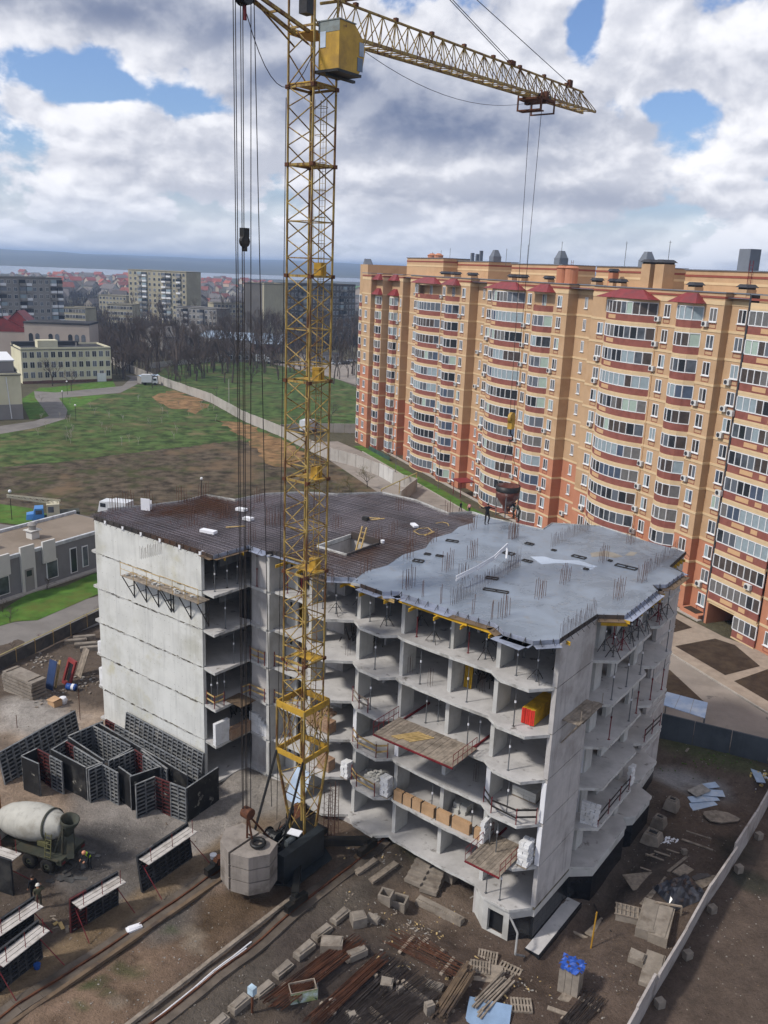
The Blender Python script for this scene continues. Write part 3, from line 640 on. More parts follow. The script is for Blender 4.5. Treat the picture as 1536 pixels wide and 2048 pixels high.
# edge boards and overhanging formwork
def edge_board(p, q, h=.3, m=M_film, off=.03, z0=None):
    p = Vector((*p, 0)); q = Vector((*q, 0)); d = (q-p).normalized(); n = Vector((d.y, -d.x, 0)); z0 = zr-.22 if z0 is None else z0
    P = [p+n*off, q+n*off, q+n*(off+.025), p+n*(off+.025)]
    MB().hexa([(v.x, v.y, z0) for v in P]+[(v.x, v.y, z0+h) for v in P]).build('edge_board', m, BLK)
    L = (q-p).length; k = max(1, int(L/.7))
    for i in range(k):
        g = MB(); c = p+d*(L*(i+.5)/k)+n*(off+.03); g.bar((c.x, c.y, zr-.2), (c.x, c.y, zr+.1), .03); e = c+n*.32; g.bar((c.x, c.y, zr+.08), (e.x, e.y, zr-.21), .025); g.build('edge_bracket', M_steeld, BLK)
def soffit(p, q, w, m=M_film):
    p = Vector((*p, 0)); q = Vector((*q, 0)); d = (q-p).normalized(); n = Vector((d.y, -d.x, 0))*w
    P = [p-n*.3, p+n, q+n, q-n*.3]; MB().hexa([(v.x, v.y, zr-.26) for v in P]+[(v.x, v.y, zr-.232) for v in P]).build('formwork_sheet', m, BLK)
rim = FRONT[1:]+RIGHT
for p, q in zip(rim[:-1], rim[1:]):
    wallside = (p[0] > -.2 and q[1] < 5.2 and p[1] > -.2) or p[1] > 17.3
    edge_board(p, q, .26 if not wallside else .3, M_film if random.random() < .5 else M_plyd)
    if not wallside and math.hypot(q[0]-p[0], q[1]-p[1]) > .5: soffit(p, q, .55 if p[0] > -14 else .35, M_film if random.random() < .6 else M_ply)
edge_board((-38.9, -3.28), (-26.35, -3.28), .36, M_plyd, .01, zr-.24)
for p, q in zip(BACK[:-1], BACK[1:]): edge_board(p, q, .3, M_edge)
soffit((-3.2, -.9), (-1.2, -1.2), 1.1)
# jacks left on the left wall head
for i in range(6):
    a = -37.5+i*2.2; MB().box(a, a+.22, -3.36, -3.0, zr-.3, zr-.02).build('wall_clamp', M_eps, BLK)
# shaft opening: white boards, a ladder
MB().box(HOLE[0]-.05, HOLE[1]+.05, HOLE[2]-.1, HOLE[2], zr-.2, zr+.1).box(HOLE[0]-.1, HOLE[0]-.0, HOLE[2], HOLE[3], zr-.2, zr+.12).build('opening_kerb', M_edge, BLK)
MB().box(HOLE[0], HOLE[1], HOLE[3], HOLE[3]+.12, zr-.2, zr+.3).box(HOLE[1], HOLE[1]+.12, HOLE[2], HOLE[3], zr-.2, zr+.12).build('opening_kerb', M_plyd, BLK)
# ------------------------------------------------------------------ things in and on the block
def put(m, name, mats, label, cat, a, b, z, rz=0, group=None):      # one-mesh thing in the site frame
    o = m.build(name, mats) if isinstance(m, MB) else place(name, m); o.location = U(a, b, z); o.rotation_euler = (0, 0, AN+rz); return tag(o, label, cat, group)
def thg(name, label, cat, a, b, z, rz=0, group=None): return thing(name, label, cat, U(a, b, z), AN+rz, group)
z5 = zq(640, 1150, .36458); z6 = zq(1050, 1150, .36623); z7 = zq(600, 1640, .42318); z4 = zq(380, 1080, .23432); z9 = zq(400, 1380, .26042)
# telescopic props
def make_prop(h, red, tri):
    m_ = M_red if red else M_steel
    t = thing('steel_prop', 'prop', 'prop')
    MB().bar((0, 0, .01), (0, 0, h*.58), .075, n=6).build('outer_tube', m_, t)
    MB().bar((0, 0, h*.58), (0, 0, h-.01), .055, n=6).build('inner_tube', M_steel, t)
    MB().bar((0, 0, h*.55), (0, 0, h*.60), .12, n=6).build('collar', M_eps if not red else M_red, t)
    MB().box(-.08, .08, -.08, .08, 0, .012).build('foot_plate', m_, t); MB().box(-.09, .09, -.06, .06, h-.012, h).build('head_plate', m_, t)
    if tri:
        g = MB()
        for i in range(3):
            an = i*2.094+.4; g.bar((.03*math.cos(an), .03*math.sin(an), .78), (.55*math.cos(an), .55*math.sin(an), .02), .035, n=4); g.bar((.03*math.cos(an), .03*math.sin(an), .45), (.28*math.cos(an), .28*math.sin(an), .42), .025, n=4)
        g.build('tripod', M_red if red else M_steeld, t)
    return t
PT = {}
def prop(a, b, k, top=False, red=False, tri=False, label=None, group=None):
    h = ST-.2 if not top else ST-.2-.46
    key = (top, red, tri)
    if key in PT: o = copy_tree(PT[key])
    else: o = PT[key] = make_prop(h, red, tri)
    o.location = U(a, b, ZL(k)); o.rotation_euler = (0, 0, random.uniform(0, 6.28))
    o['label'] = label or ('%s steel prop%s holding the formwork under the roof slab' % ('red' if red else 'grey', ' on a tripod' if tri else '')); o['group'] = group or 'props under the fresh roof slab'
for i in range(17):                        # front row under the roof
    a = -21.6+i*1.27
    b = .55+(-.5 if -18.4 < a < -16 or -3 < a < -1 else .1)
    prop(a, b+random.uniform(-.1, .1), 5, True, random.random() < .18, i % 3 == 1)
    if i % 2 == 0: prop(a+.4, 2.3+random.uniform(-.2, .2), 5, True, random.random() < .3, i % 4 == 0)
    if i % 3 != 2: prop(a+.2, 4.2+random.uniform(-.2, .2), 5, True, False, False)
for i in range(8):
    b = 6.4+i*1.35
    if 12.2 < b < 13.6: b += .8
    prop(.75, b, 5, True, i % 4 == 1, True); prop(-.05, b+.5, 5, True, i % 3 == 1, True)
for a, b, r_ in ((-25.6, -2.7, 0), (-25.5, -1.6, 0), (-25.6, -.5, 0), (-27, -1.5, 0), (-28, -.4, 0), (-24.2, .12, 1)): prop(a, b, 5, True, bool(r_), False)
single = [(-25.3, -2.0, 4), (-25.2, -1.3, 3), (-25.9, -2.9, 2), (-25.8, -2.4, 2), (-25.6, -1.9, 2), (-13.0, .0, 4), (-13.2, -.1, 3), (-9.5, .25, 4), (-5.9, .2, 4), (-9.3, .9, 3), (-8.8, 1.6, 3), (-2.2, -.5, 4), (-2.3, -.5, 3), (-5.6, .1, 3), (-5.2, .9, 3), (-2.2, -.4, 2), (.9, 6.6, 4), (.9, 9.0, 4), (.9, 11.4, 4), (.9, 7.0, 3), (.95, 10.2, 3), (.9, 11.6, 3), (.9, 14.2, 3), (.9, 16.4, 4), (.95, 16.3, 3), (-2.6, -.6, 1), (-3.3, -.2, 1), (-2.0, -.7, 0), (-3.0, -.7, 0), (-8.0, .2, 1), (-4.9, .2, 1)]
for i, (a, b, k) in enumerate(single):
    red = k == 3 and a > 0 and i % 3 != 2
    prop(a, b, k, False, red, False, '%s steel prop standing between two finished slabs' % ('red' if red else 'grey'), 'props between finished slabs')
# yellow beams under the roof formwork
def beam(p, q, zc, label, m=M_yel, w=.08, h=.2, group='beams under the roof formwork'):
    p = Vector((*p, zc)); q = Vector((*q, zc)); c = (p+q)/2; d = (q-p); L = d.length; rz = math.atan2(d.y, d.x); g = MB()
    g.box(-L/2, L/2, -w/2, w/2, -h/2, -h/2+.045); g.box(-L/2, L/2, -w/2, w/2, h/2-.045, h/2); g.box(-L/2+.01, L/2-.01, -.016, .016, -h/2+.045, h/2-.045)
    put(g, 'formwork_beam', m, label, 'beam', c.x, c.y, zc, rz, group)
zb = zr-.36
for a0, a1, b in ((-21.9, -19.2, .2), (-19.0, -16.4, -.35), (-16.2, -13.2, -.35), (-13.9, -11, -.75), (-10.9, -8, -.55), (-8.1, -5.6, -.75), (-5.7, -3.3, -.8)):
    beam((a0, b), (a1, b-.15), zb, 'yellow timber beam along the front edge of the roof formwork', M_yel if random.random() < .75 else M_yel2)
for i in range(22):
    a = -21.4+i*.97; b = -.5 if a > -14 else -.1
    if i % 2 == 0: beam((a, b-.55-random.uniform(0, .2)), (a+.04, b+1.6), zb-.2, 'yellow cross beam poking out under the front roof edge')
for i in range(11):
    b = 5.6+i*.62; beam((1.75-random.uniform(0, .2), b+.5), (-.8, b+.6), zb, 'yellow cross beam poking out under the right roof edge')
for i in range(4): beam((-.5+i*.27, -.5+i*.4), (-1.6+i*.3, -.2+i*.4), zb, 'yellow beam end at the near roof corner')
beam((1.5, 6.2), (.2, 5.2), zb-.2, 'yellow beam lying under the roof edge by the near wall')
beam((-24.6, -2.6), (-26, -1.8), zb, 'yellow beam end above the open corner room'); beam((-24.5, -.9), (-26.3, -.2), zb, 'second yellow beam in the open corner room')
for i in range(5): beam((.1, 18.2+i*.6), (-1.4, 18.0+i*.6), zb, 'yellow beam end at the far roof corner')
# stack of new yellow beams with red ends
t = thg('beam_stack', 'neat stack of yellow timber beams with bright red ends', 'timber', *BP(*z5(1150, 740), 4), ZL(4), 0)
a, b = BP(*z5(1105, 815), 4); t.location = U(a+.35, b+.05, ZL(4)); M_redend = mat('red_end_paint', rgb('#c8352b'), .6, .08, 4)
pm = MB().box(-.04, .04, 0, 2.7, 0, .195).mesh('beam', M_yel); em = MB().box(-.042, .042, -.02, .0, -.001, .197).mesh('beam_end', M_redend)
for i in range(9):
    for j in range(5):
        o = place('beam', pm, t, (i*.092-.37, .03*((i*7+j*3) % 3), j*.2+.05)); place('red_end', em, o)
MB().box(-.45, .45, .4, .5, 0, .05).box(-.45, .45, 2.1, 2.2, 0, .05).build('bearer', M_wood, t)
# leaning yellow boards
a, b = BP(*z5(790, 612), 4); t = thg('leaning_boards', 'bundle of yellow boards leaning against a pier', 'timber', a, b, ZL(4))
for i in range(6): MB().bar((i*.1, 0, 0), (i*.1-.25, .6, 2.3), .09, .05).build('board', M_yel, t)
a, b = BP(*z4(925, 690), 4); t = thg('leaning_boards', 'yellow boards leaning in the recess behind the crane mast', 'timber', a, b, ZL(4))
for i in range(4): MB().bar((i*.12, 0, 0), (i*.12-.1, .5, 2.2), .09, .05).build('board', M_yel, t)
# cantilevered loading platforms
def platform(label, pts, k, ext, plank_m=M_wood):
    c = [BP(*p, z=ZL(k)+.1) for p in pts]; a0 = min(p[0] for p in c); a1 = max(p[0] for p in c); b0 = min(p[1] for p in c); b1 = max(p[1] for p in c)
    t = thg('loading_platform', label, 'platform', (a0+a1)/2, b1, ZL(k)); w = (a1-a0)/2; d = b1-b0; n = int(w*2/.24)
    for i in range(n): MB().box(-w+i*2*w/n, -w+(i+1)*2*w/n-.015, -d, .1, .13, .16+random.uniform(-.008, .008)).build('plank', plank_m, t)
    for s in (-w+.3, w-.3): MB().bar((s, -d, .065), (s, ext, .065), .1, .13).build('rail_beam', M_red, t)
    MB().bar((-w, -d, .07), (w, -d, .07), .06, .14).bar((-w, -d-.06, .1), (w, -d-.06, .1), .06, .08).build('edge_beam', M_red, t)
    g = MB()
    for i in range(6):
        for s in (-w, w): g.bar((s, -d+i*d/5, .12), (s, -d+i*d/5, 1.0), .025, n=4)
    for s in (-w, w): g.bar((s, -d, 1.0), (s, 0, 1.0), .03, n=4); g.bar((s, -d, .55), (s, 0, .55), .03, n=4)
    g.build('guard_rail', M_red, t)['kind'] = 'stuff'
    return t, w, d
t, w, d = platform('long plank loading platform jutting from the fourth storey with boards on it', [z5(305, 865), z5(440, 790), z5(850, 965), z5(728, 1060)], 3, 3.2)
for i in range(4): MB().cbox((-w*.45+i*.16, -d*.55, .17), (1.9, .1, .05), 1.0).build('loose_board', M_yel2, t)
for i in range(3): MB().cbox((-w*.2+i*.2, -d*.5, .17), (1.7, .12, .04), 1.0).build('loose_board', M_yel2, t)
platform('small red railed loading platform over the near basement corner', [z7(825, 215), z7(945, 270), z7(1045, 130), z7(900, 80)], 1, 1.2)
# plank bracket scaffolds on the two blind walls
def bracket_scaffold(label, a0, a1, z, nb=3, w=1.1):
    t = thg('bracket_scaffold', label, 'scaffold', (a0+a1)/2, -3.28, z); h = (a1-a0)/2
    for i in range(5): MB().box(-h, h, -w+i*w/5, -w+(i+1)*w/5-.01, 0, .04).build('plank', M_wood, t)
    for i in range(nb):
        x = -h+.15+(2*h-.3)*i/(nb-1); g = MB(); g.bar((x, -w, -.05), (x, -.01, -.05), .06).bar((x, -w+.05, -.06), (x, -.02, -2.0), .06).bar((x, -.03, -.06), (x, -.03, -2.05), .06).bar((x, -.05, -1.0), (x, -w*.5, -1.0), .045)
        g.build('bracket', M_steeld, t)
    g = MB()
    for i in range(4):
        x = -h+2*h*i/3; g.bar((x, -w, 0), (x, -w, 1.1), .03, n=4)
    g.bar((-h, -w, 1.1), (h, -w, 1.1), .04, n=4).bar((-h, -w, .6), (h, -w, .6), .03, n=4).build('guard_rail', M_yel2, t)
    for i in range(10): MB().cbox((random.uniform(-h+.2, h-.2), random.uniform(-w+.2, -.2), .04), (.3, .2, .12), random.random()*3).build('rubble_lump', M_edge, t)
    return t
for lab, xa, ya, xb, yb in (('upper plank scaffold on brackets on the blind left wall', 243, 1150, 322, 1182), ('lower plank scaffold on brackets on the blind left wall', 322, 1184, 398, 1203)):
    a0, z0_ = onB(xa, ya, -4.3); a1, z1_ = onB(xb, yb, -4.3); bracket_scaffold(lab, a0, a1, (z0_+z1_)/2, 4 if xa < 300 else 3)
t = thg('wall_walkway', 'short plank walkway on struts against the right hand wall', 'scaffold', .06, 0, 0)
b0_, zz = onA(*z6(215, 645), 1.0); b1_, _ = onA(*z6(440, 555), 1.0); zz = 13.15; b0_, b1_ = 1.2, 4.6
for i in range(5): MB().box(.02+i*.22, .02+i*.22+.2, b0_, b1_+random.uniform(-.2, .2), zz, zz+.04).build('plank', M_wood, t)
for b_ in (b0_+.2, (b0_+b1_)/2, b1_-.2): MB().bar((.02, b_, zz-1.6), (1.0, b_, zz-.02), .07).bar((.02, b_, zz-.05), (1.1, b_, zz-.05), .07).bar((1.1, b_, zz), (1.1, b_, zz+.9), .03).build('strut', M_wood, t)
MB().bar((.3, b0_, zz-1.2), (.35, b1_, zz-.9), .05).build('brace', M_wood, t)
# stacks of blocks, bricks, boards
def block_stack(label, a, b, k, nx, ny, nz, sz=(.3, .2, .2), m=M_white, jit=.03, step=False, name='block_stack', piece='block', rz=0, pallet=True):
    t = thg(name, label, 'blocks' if piece == 'block' else 'bricks', a, b, ZL(k), rz); me = MB().cbox((0, 0, 0), (sz[0]-.015, sz[1]-.015, sz[2]-.012)).mesh(piece, m)
    z0 = 0
    if pallet: MB().box(-nx*sz[0]/2, nx*sz[0]/2, -ny*sz[1]/2, ny*sz[1]/2, 0, .1).build('pallet', M_wood, t); z0 = .1
    for z in range(nz):
        for i in range(nx):
            for j in range(ny):
                if 0 < i < nx-1 and 0 < j < ny-1 and z < nz-1: continue
                if step and (i+j)/(nx+ny) > 1.25-z/nz: continue
                off = .5*sz[0] if (z % 2 and jit > .02 and nx > 1) else 0
                place(piece, me, t, ((i-(nx-1)/2)*sz[0]+random.uniform(-jit, jit)+off*.2, (j-(ny-1)/2)*sz[1]+random.uniform(-jit, jit), z0+z*sz[2]), random.uniform(-.04, .04))
    return t
B5 = lambda x, y, k: BP(*z5(x, y), k)
a, b = B5(1160, 1600, 1); block_stack('tall rough white block stack at the near corner of the second floor', -.75, -.25, 1, 2, 3, 8, (.34, .3, .2), jit=.05)
block_stack('white block stack left of the small red platform', -3.75, .0, 1, 1, 3, 8, (.3, .3, .2), jit=.04)
block_stack('white block stack right of the tan board packs', -11.6, -.05, 1, 2, 2, 7, (.33, .3, .2), jit=.04)
block_stack('white block stack beside the brick pallets behind the crane', -15.1, -.1, 1, 2, 2, 6, (.3, .3, .2), jit=.04)
block_stack('rough white block parapet on the right hand balcony', .55, 6.15, 1, 4, 1, 8, (.3, .25, .2), jit=.05, pallet=False, rz=.2)
block_stack('rough white block pier farther along the right hand balcony', .8, 12.6, 1, 1, 3, 7, (.3, .25, .2), jit=.05, pallet=False)
block_stack('smooth white block parapet in the open corner room', -25.15, -2.65, 1, 1, 4, 9, (.3, .34, .2), jit=.004, pallet=False, rz=-.05)
block_stack('stepped white block wall in the notch of the front', -24.0, .12, 1, 6, 1, 8, (.31, .2, .2), jit=.004, step=True, pallet=False)
for k_, nz_ in ((1, 8), (2, 5)): block_stack('white block parapet at the far left balcony of the %s floor' % ('second', 'third')[k_-1], -39.45, -2.5, k_, 2, 3, nz_, (.3, .34, .2), jit=.004, pallet=False)
a, b = B5(1135, 1225, 2); block_stack('pallet of pale aerated blocks in the third storey corner', a-.1, b+.3, 2, 4, 3, 3, (.42, .4, .22), mat('grey_aerated', rgb('#b9b8b3'), .9, .05), jit=.004)
a, b = B5(760, 1310, 1); block_stack('loose grey blocks behind the tan boards', a, b+.4, 1, 2, 2, 2, (.5, .45, .35), mat('grey_aerated', rgb('#b9b8b3')), jit=.1, pallet=False)
a, b = B5(850, 1275, 1); block_stack('two grey blocks at the foot of a pier', a, b+.3, 1, 2, 1, 1, (.5, .4, .3), mat('grey_aerated', rgb('#b9b8b3')), jit=.08, pallet=False)
for lab, a, b, k in (('brick pallet behind the crane on the second floor', -16.9, -.2, 1), ('brick pallet behind the crane on the third floor', -16.9, -.2, 2), ('second brick pallet behind the crane on the third floor', -18.1, -.1, 2), ('left brick pallet in the open corner room', -24.95, -1.55, 1), ('right brick pallet in the open corner room', -24.95, -.5, 1)):
    block_stack(lab, a, b, k, 2 if a < -20 else 4, 4 if a < -20 else 3, 8, (.27, .25, .1), M_brick, .008, name='brick_pallet', piece='brick')
a, b = -17.2, 0.3; block_stack('heap of loose bricks above the brick pallets', a, b, 2, 3, 2, 3, (.27, .25, .1), M_brick, .12, name='brick_heap', piece='brick').location.z = ZL(2)+.95
px = [(405, 450), (455, 500), (505, 550), (555, 620), (632, 700), (712, 800), (822, 862)]
for i, (x0, x1) in enumerate(px):
    a0, b_ = B5(x0, 1265+(x0-405)*.45, 1); a1, _ = B5(x1, 1265+(x1-405)*.45, 1); a0 = -10.9+(x0-405)*.0153; a1 = -10.9+(x1-405)*.0153; w = a1-a0
    t = thg('board_pack', '%s tan board pack in the row along the second floor edge' % ('first second third fourth fifth sixth seventh'.split()[i],), 'boards', (a0+a1)/2, -.02, ZL(1))
    for j in range(4): MB().box(-w/2, w/2, -.12+j*.09, -.04+j*.09, .02, .78+random.uniform(-.03, .03)).build('board', M_tan, t)
    MB().box(-w/2-.012, -w/2+.02, -.14, .26, .01, .8).build('strap', M_steeld, t)
# white insulation strips on pier faces and wall ends
for a, b_, k in ((-15.0, .45, 2), (-11.3, .4, 2), (-4.05, .15, 2), (-4.05, .15, 1), (-.24, .08, 1), (-.24, .08, 2)):
    MB().box(a-.02, a+.28, b_-.06, b_-.003, ZL(k)+.05, ZL(k)+(2.75 if k == 2 or a > -1 else 1.4)).build('insulation_board', M_eps, BLK)
MB().box(-.85, -.6, 6.84, 6.9, ZL(1), ZL(2)-.2).box(-.85, -.6, 6.84, 6.9, ZL(2), ZL(3)-.2).build('insulation_board', M_eps, BLK)
# guard rails on red posts
def guard(label, pts, k, red=True, h=1.05, rail=M_yel2):
    t = thg('guard_rail', label, 'railing', pts[0][0], pts[0][1], ZL(k)); P = [(p[0]-pts[0][0], p[1]-pts[0][1]) for p in pts]
    for p in P: MB().bar((*p, .01), (p[0], p[1], h+random.uniform(0, .15)), .05, n=4).build('post', M_red if red else M_steeld, t)
    for (p, q) in zip(P[:-1], P[1:]):
        for z in (.5, .95): MB().bar((p[0], p[1], z+random.uniform(-.06, .06)), (q[0], q[1], z+random.uniform(-.06, .06)), .03, .12).build('rail', rail, t)
guard('red posted guard rail on the third floor at the near corner bay', [(-3.9, -.3), (-2.95, -1.0), (-1.2, -1.05), (-.3, -.2)], 2, rail=M_steeld)
guard('red posted guard rail round the third floor bay left of the platform', [(-14.6, -.1), (-13.8, -.55), (-12.1, -.7), (-11.5, -.2)], 2)
guard('red posted guard rail on the second floor bay', [(-14.6, -.1), (-13.8, -.55), (-12.1, -.7)], 1)
guard('red posted guard rail on the fourth floor bay', [(-14.8, .0), (-13.8, -.55), (-13.0, -.6)], 3, rail=M_wood)
guard('guard rail at the open corner room on the third floor', [(-26.2, -3.1), (-25.2, -3.25), (-25.1, -2.4)], 2)
guard('guard rail in the notch on the third floor', [(-24.85, -.8), (-24.8, -.05), (-23.2, -.1)], 2)
guard('guard rail in the notch on the fourth floor', [(-24.75, -.05), (-23.9, -.05), (-23.2, -.1)], 3)
guard('plank rail in the recess by the crane on the fourth floor', [(-22.6, .35), (-21.4, .35), (-20.2, .35)], 3)
guard('plank rail in the recess by the crane on the third floor', [(-22.6, .35), (-21.4, .35), (-20.2, .35)], 2)
guard('red posted guard rail along the right hand balcony', [(1.15, 6.2), (1.1, 8), (1.08, 10), (1.05, 11.7)], 1, rail=M_steeld)
guard('red posted guard rail at the far right balcony', [(1.1, 13.5), (1.1, 15), (1.1, 16.6)], 2, rail=M_steeld)
# plywood panel lying across the gap in the corner room, stored formwork inside, rubble
t = thg('plywood_platform', 'brown plywood panel laid out over the corner room edge', 'plywood', -24.6, -1.2, ZL(2)); MB().box(-1.0, .8, -.7, .8, .05, .1).build('panel', M_ply, t); MB().box(-1.0, .8, .3, .36, .0, .05).build('bearer', M_wood, t)
for i in range(4):
    put(MB().box(-.35, .35, -.04, .04, 0, 2.3), 'stored_formwork_panel', M_black, 'black formwork panel standing at the back of the corner room', 'formwork', -25.8+i*.55, .3+.12*i, ZL(4), random.uniform(-.1, .1), 'panels stored in the corner room')
def heap(label, a, b, k, n, col, r=.7, name='rubble_heap'):
    t = MB()
    for i in range(n):
        x, y = random.gauss(0, r*.5), random.gauss(0, r*.4); s = random.uniform(.06, .22); t.cbox((x, y, max(0, .35-.5*math.hypot(x, y)/r)*random.random()), (s*1.4, s, s*.7), random.random()*3, random.uniform(-.3, .3))
    o = put(t, name, col, label, 'rubble', a, b, ZL(k)); o['kind'] = 'stuff'
heap('grey rubble heap inside the second floor bay', *B5(300, 1100, 1), 1, 60, M_edge)
for lab, a, b, k in (('tangle of dark steel stored on the fifth floor behind the crane', -16.2, 2.6, 4), ('dark junk piled at the back of the fifth floor', -6.2, 3.4, 4), ('dark junk at the back of the notch room', -26.5, 1.0, 1)):
    m = MB()
    for i in range(40): p = Vector((random.gauss(0, .7), random.gauss(0, .4), random.uniform(.02, .3))); m.bar(p, p+Vector((random.uniform(-.5, .5), random.uniform(-.4, .4), random.uniform(.2, 1.3))), .06, n=4)
    put(m, 'steel_junk', [M_steeld], lab, 'scrap', a, b, ZL(k))
# rebar cages standing free
for lab, x, y, k in (('thin rebar cage on the fifth floor', 140, 440, 4), ('second thin rebar cage on the fifth floor', 480, 540, 4), ('rebar cage near the leaning boards', 590, 610, 4), ('thin rebar cage on the third floor', 840, 1130, 2), ('thin rebar cage on the fifth floor edge', 875, 640, 4)):
    a, b = B5(x, y, k); m = MB()
    for i in (0, 1):
        for j in (0, 1): m.bar((i*.2, j*.25, 0), (i*.2, j*.25, 1.2), .025, n=3)
    put(m, 'rebar_cage', M_rust, lab, 'rebar', a, b, ZL(k))
# white plastic ribbon along the starter bars, hoses, loose boards
c = [rp(*q2(1040, 800)), rp(*q2(1200, 730)), rp(*q2(1330, 660)), rp(*q2(1430, 585))]
zs = [.85, .95, 1.05, 1.3]; m = MB()
for off in (0, .22):
    for i in range(3): m.bar((*c[i], zr+zs[i]-off), (*c[i+1], zr+zs[i+1]-off*.6), .05, .14)
m.bar((*c[3], zr+1.3), (c[3][0]+.05, c[3][1]-.1, zr+.25), .08, .14)
o = m.build('plastic_ribbon', M_eps); o.location = OO; o.rotation_euler = (0, 0, AN); tag(o, 'white plastic ribbon strung along starter bars on the wet roof', 'ribbon')
for lab, pts in (('pale hose coiled on the unpoured mesh', [(720, 360), (760, 340), (830, 335), (860, 360), (820, 385), (760, 385), (720, 360)]), ('pale hose by the far edge of the pour', [(890, 300), (940, 290), (980, 300), (990, 320)])):
    m = MB(); P = [rp(*q2(*p)) for p in pts]; m.path([(p[0], p[1], zr+.06) for p in P], .06, 5); o = m.build('hose', M_yel2); o.location = OO; o.rotation_euler = (0, 0, AN); tag(o, lab, 'hose')
def plank_thing(label, p, l, rz, w=.16, h=.05, m=M_yel2, z=None, name='plank'):
    a, b = p; return put(MB().box(-l/2, l/2, -w/2, w/2, 0, h), name, m, label, 'plank', a, b, zr if z is None else z, rz)
plank_thing('pale plank lying alone on the mesh by the ropes', rp(*q1(860, 248)), 1.5, 1.0); plank_thing('white box lying near the pour edge', rp(*q2(725, 315)), .9, -.6, .4, .15, M_eps, name='foam_box')
for i, p in enumerate(((400, 255), (440, 265), (840, 375))): plank_thing(['pale board by the red tool bag', 'short pale board beside another by the tool bag', 'bent pale board among the hoses'][i], rp(*q2(*p)), 1.3, .6+.5*i)
put(MB().box(-.4, .4, -.02, .02, 0, 1.0).box(-.4, .4, .3, .34, 0, .8), 'notice_panel', M_eps, 'white printed panel standing at the far left roof edge', 'panel', *rp(*q1(328, 150)), zr, .4)
put(MB().lathe((0, 0, 0), [(.14, 0), (.16, .22), (.15, .22)], 10), 'bucket', M_eps, 'small white bucket beside the shaft opening', 'bucket', *rp(*q2(480, 445)), zr)
put(MB().cbox((0, 0, 0), (.5, .35, .3)), 'tool_bag', M_black, 'dark tool bag on the mesh', 'bag', *rp(*q2(350, 270)), zr)
a, b = rp(*q2(270, 500)); t = thg('timber_ladder', 'rough timber ladder leaning out of the shaft opening', 'ladder', a, b, zr-1.0)
for s in (-.2, .2): MB().bar((s, 0, 0), (s+.1, .9, 2.6), .09).build('stile', M_yel2, t)
for i in range(6): MB().bar((-.25+.017*i, .15*i, .4*i+.2), (.3+.017*i, .15*i, .4*i+.2), .05).build('rung', M_yel2, t)
# ------------------------------------------------------------------ tower crane
def crane_paint():
    m = bpy.data.materials.new('crane_yellow'); m.use_nodes = True; t = NT(m.node_tree); b = t.n['Principled BSDF']
    pos = t.new('ShaderNodeNewGeometry').outputs['Position']; z = t.sep(pos)[2]
    n = t.noise(pos, 1.6, 7, .7); n2 = t.noise(t.vm('MULTIPLY', pos, (3, 3, .5)), 1.2, 6, .7)
    c = t.mix(t.ramp(n, .35, .7), rgb('#a68c4a'), rgb('#8d7743'))
    c = t.mix(t.ramp(n2, .46, .60), c, rgb('#644329')); c = t.mix(t.ramp(t.noise(pos, 6, 4, .6), .62, .75), c, rgb('#4b3122'))
    t.put(b.inputs['Base Color'], c); b.inputs['Roughness'].default_value = .6; b.inputs['Specular IOR Level'].default_value = .35; return m
M_cr = crane_paint()
M_cry = mat('crane_yellow_clean', rgb('#b89236'), .55, .12, 1.5, rgb('#9c7b36'), spec=.35, spots=(rgb('#6d4a2a'), .62, .74, 2.2), streak=.3)
M_crust = mat('crane_rust', rgb('#5a3826'), .8, .25, 3, rgb('#40291f'), spec=.25)
M_cw = mat('counterweight_concrete', rgb('#8b837b'), .93, .12, 1.2, rgb('#6b635b'), bump=.4, bscale=7, streak=.4, spec=.1)
M_rope = mat('wire_rope', rgb('#2b2624'), .7, .2, 5, spec=.3)
M_mach = mat('greasy_black', rgb('#191918'), .5, .3, 2, rgb('#2c2622'), spec=.4)
CA, CB = -15.1, -4.75
CR = thing('tower_crane', 'tall yellow lattice tower crane with rust and horizontal jib', 'crane', U(CA, CB, 0), AN)
HW = .9
def lat_panel(m, p0, p1, z0, z1, r):      # a cross-braced panel between two legs
    m.bar((*p0, z0), (*p1, z1), r, n=5); m.bar((*p1, z0), (*p0, z1), r, n=5)
corner = [(-HW, -HW), (HW, -HW), (HW, HW), (-HW, HW)]
lv = [11.4, 14.43, 20.3, 26.15, 32.0, 37.85, 43.65, 47.5]
def diag(m, z0, z1, n, r=.065):
    h = (z1-z0)/n
    for i in range(n):
        za = z0+h*i; zb_ = za+h
        for e in range(4):
            p, q = corner[e], corner[(e+1) % 4]; mid = ((p[0]+q[0])/2, (p[1]+q[1])/2)
            a, b = (p, q) if (i+e) % 2 == 0 else (q, p)
            m.bar((*a, za), (*b, zb_), r, n=5)
            m.bar((*b, za), (*a, zb_), r, n=5) if i % 2 == 0 else None
    return m
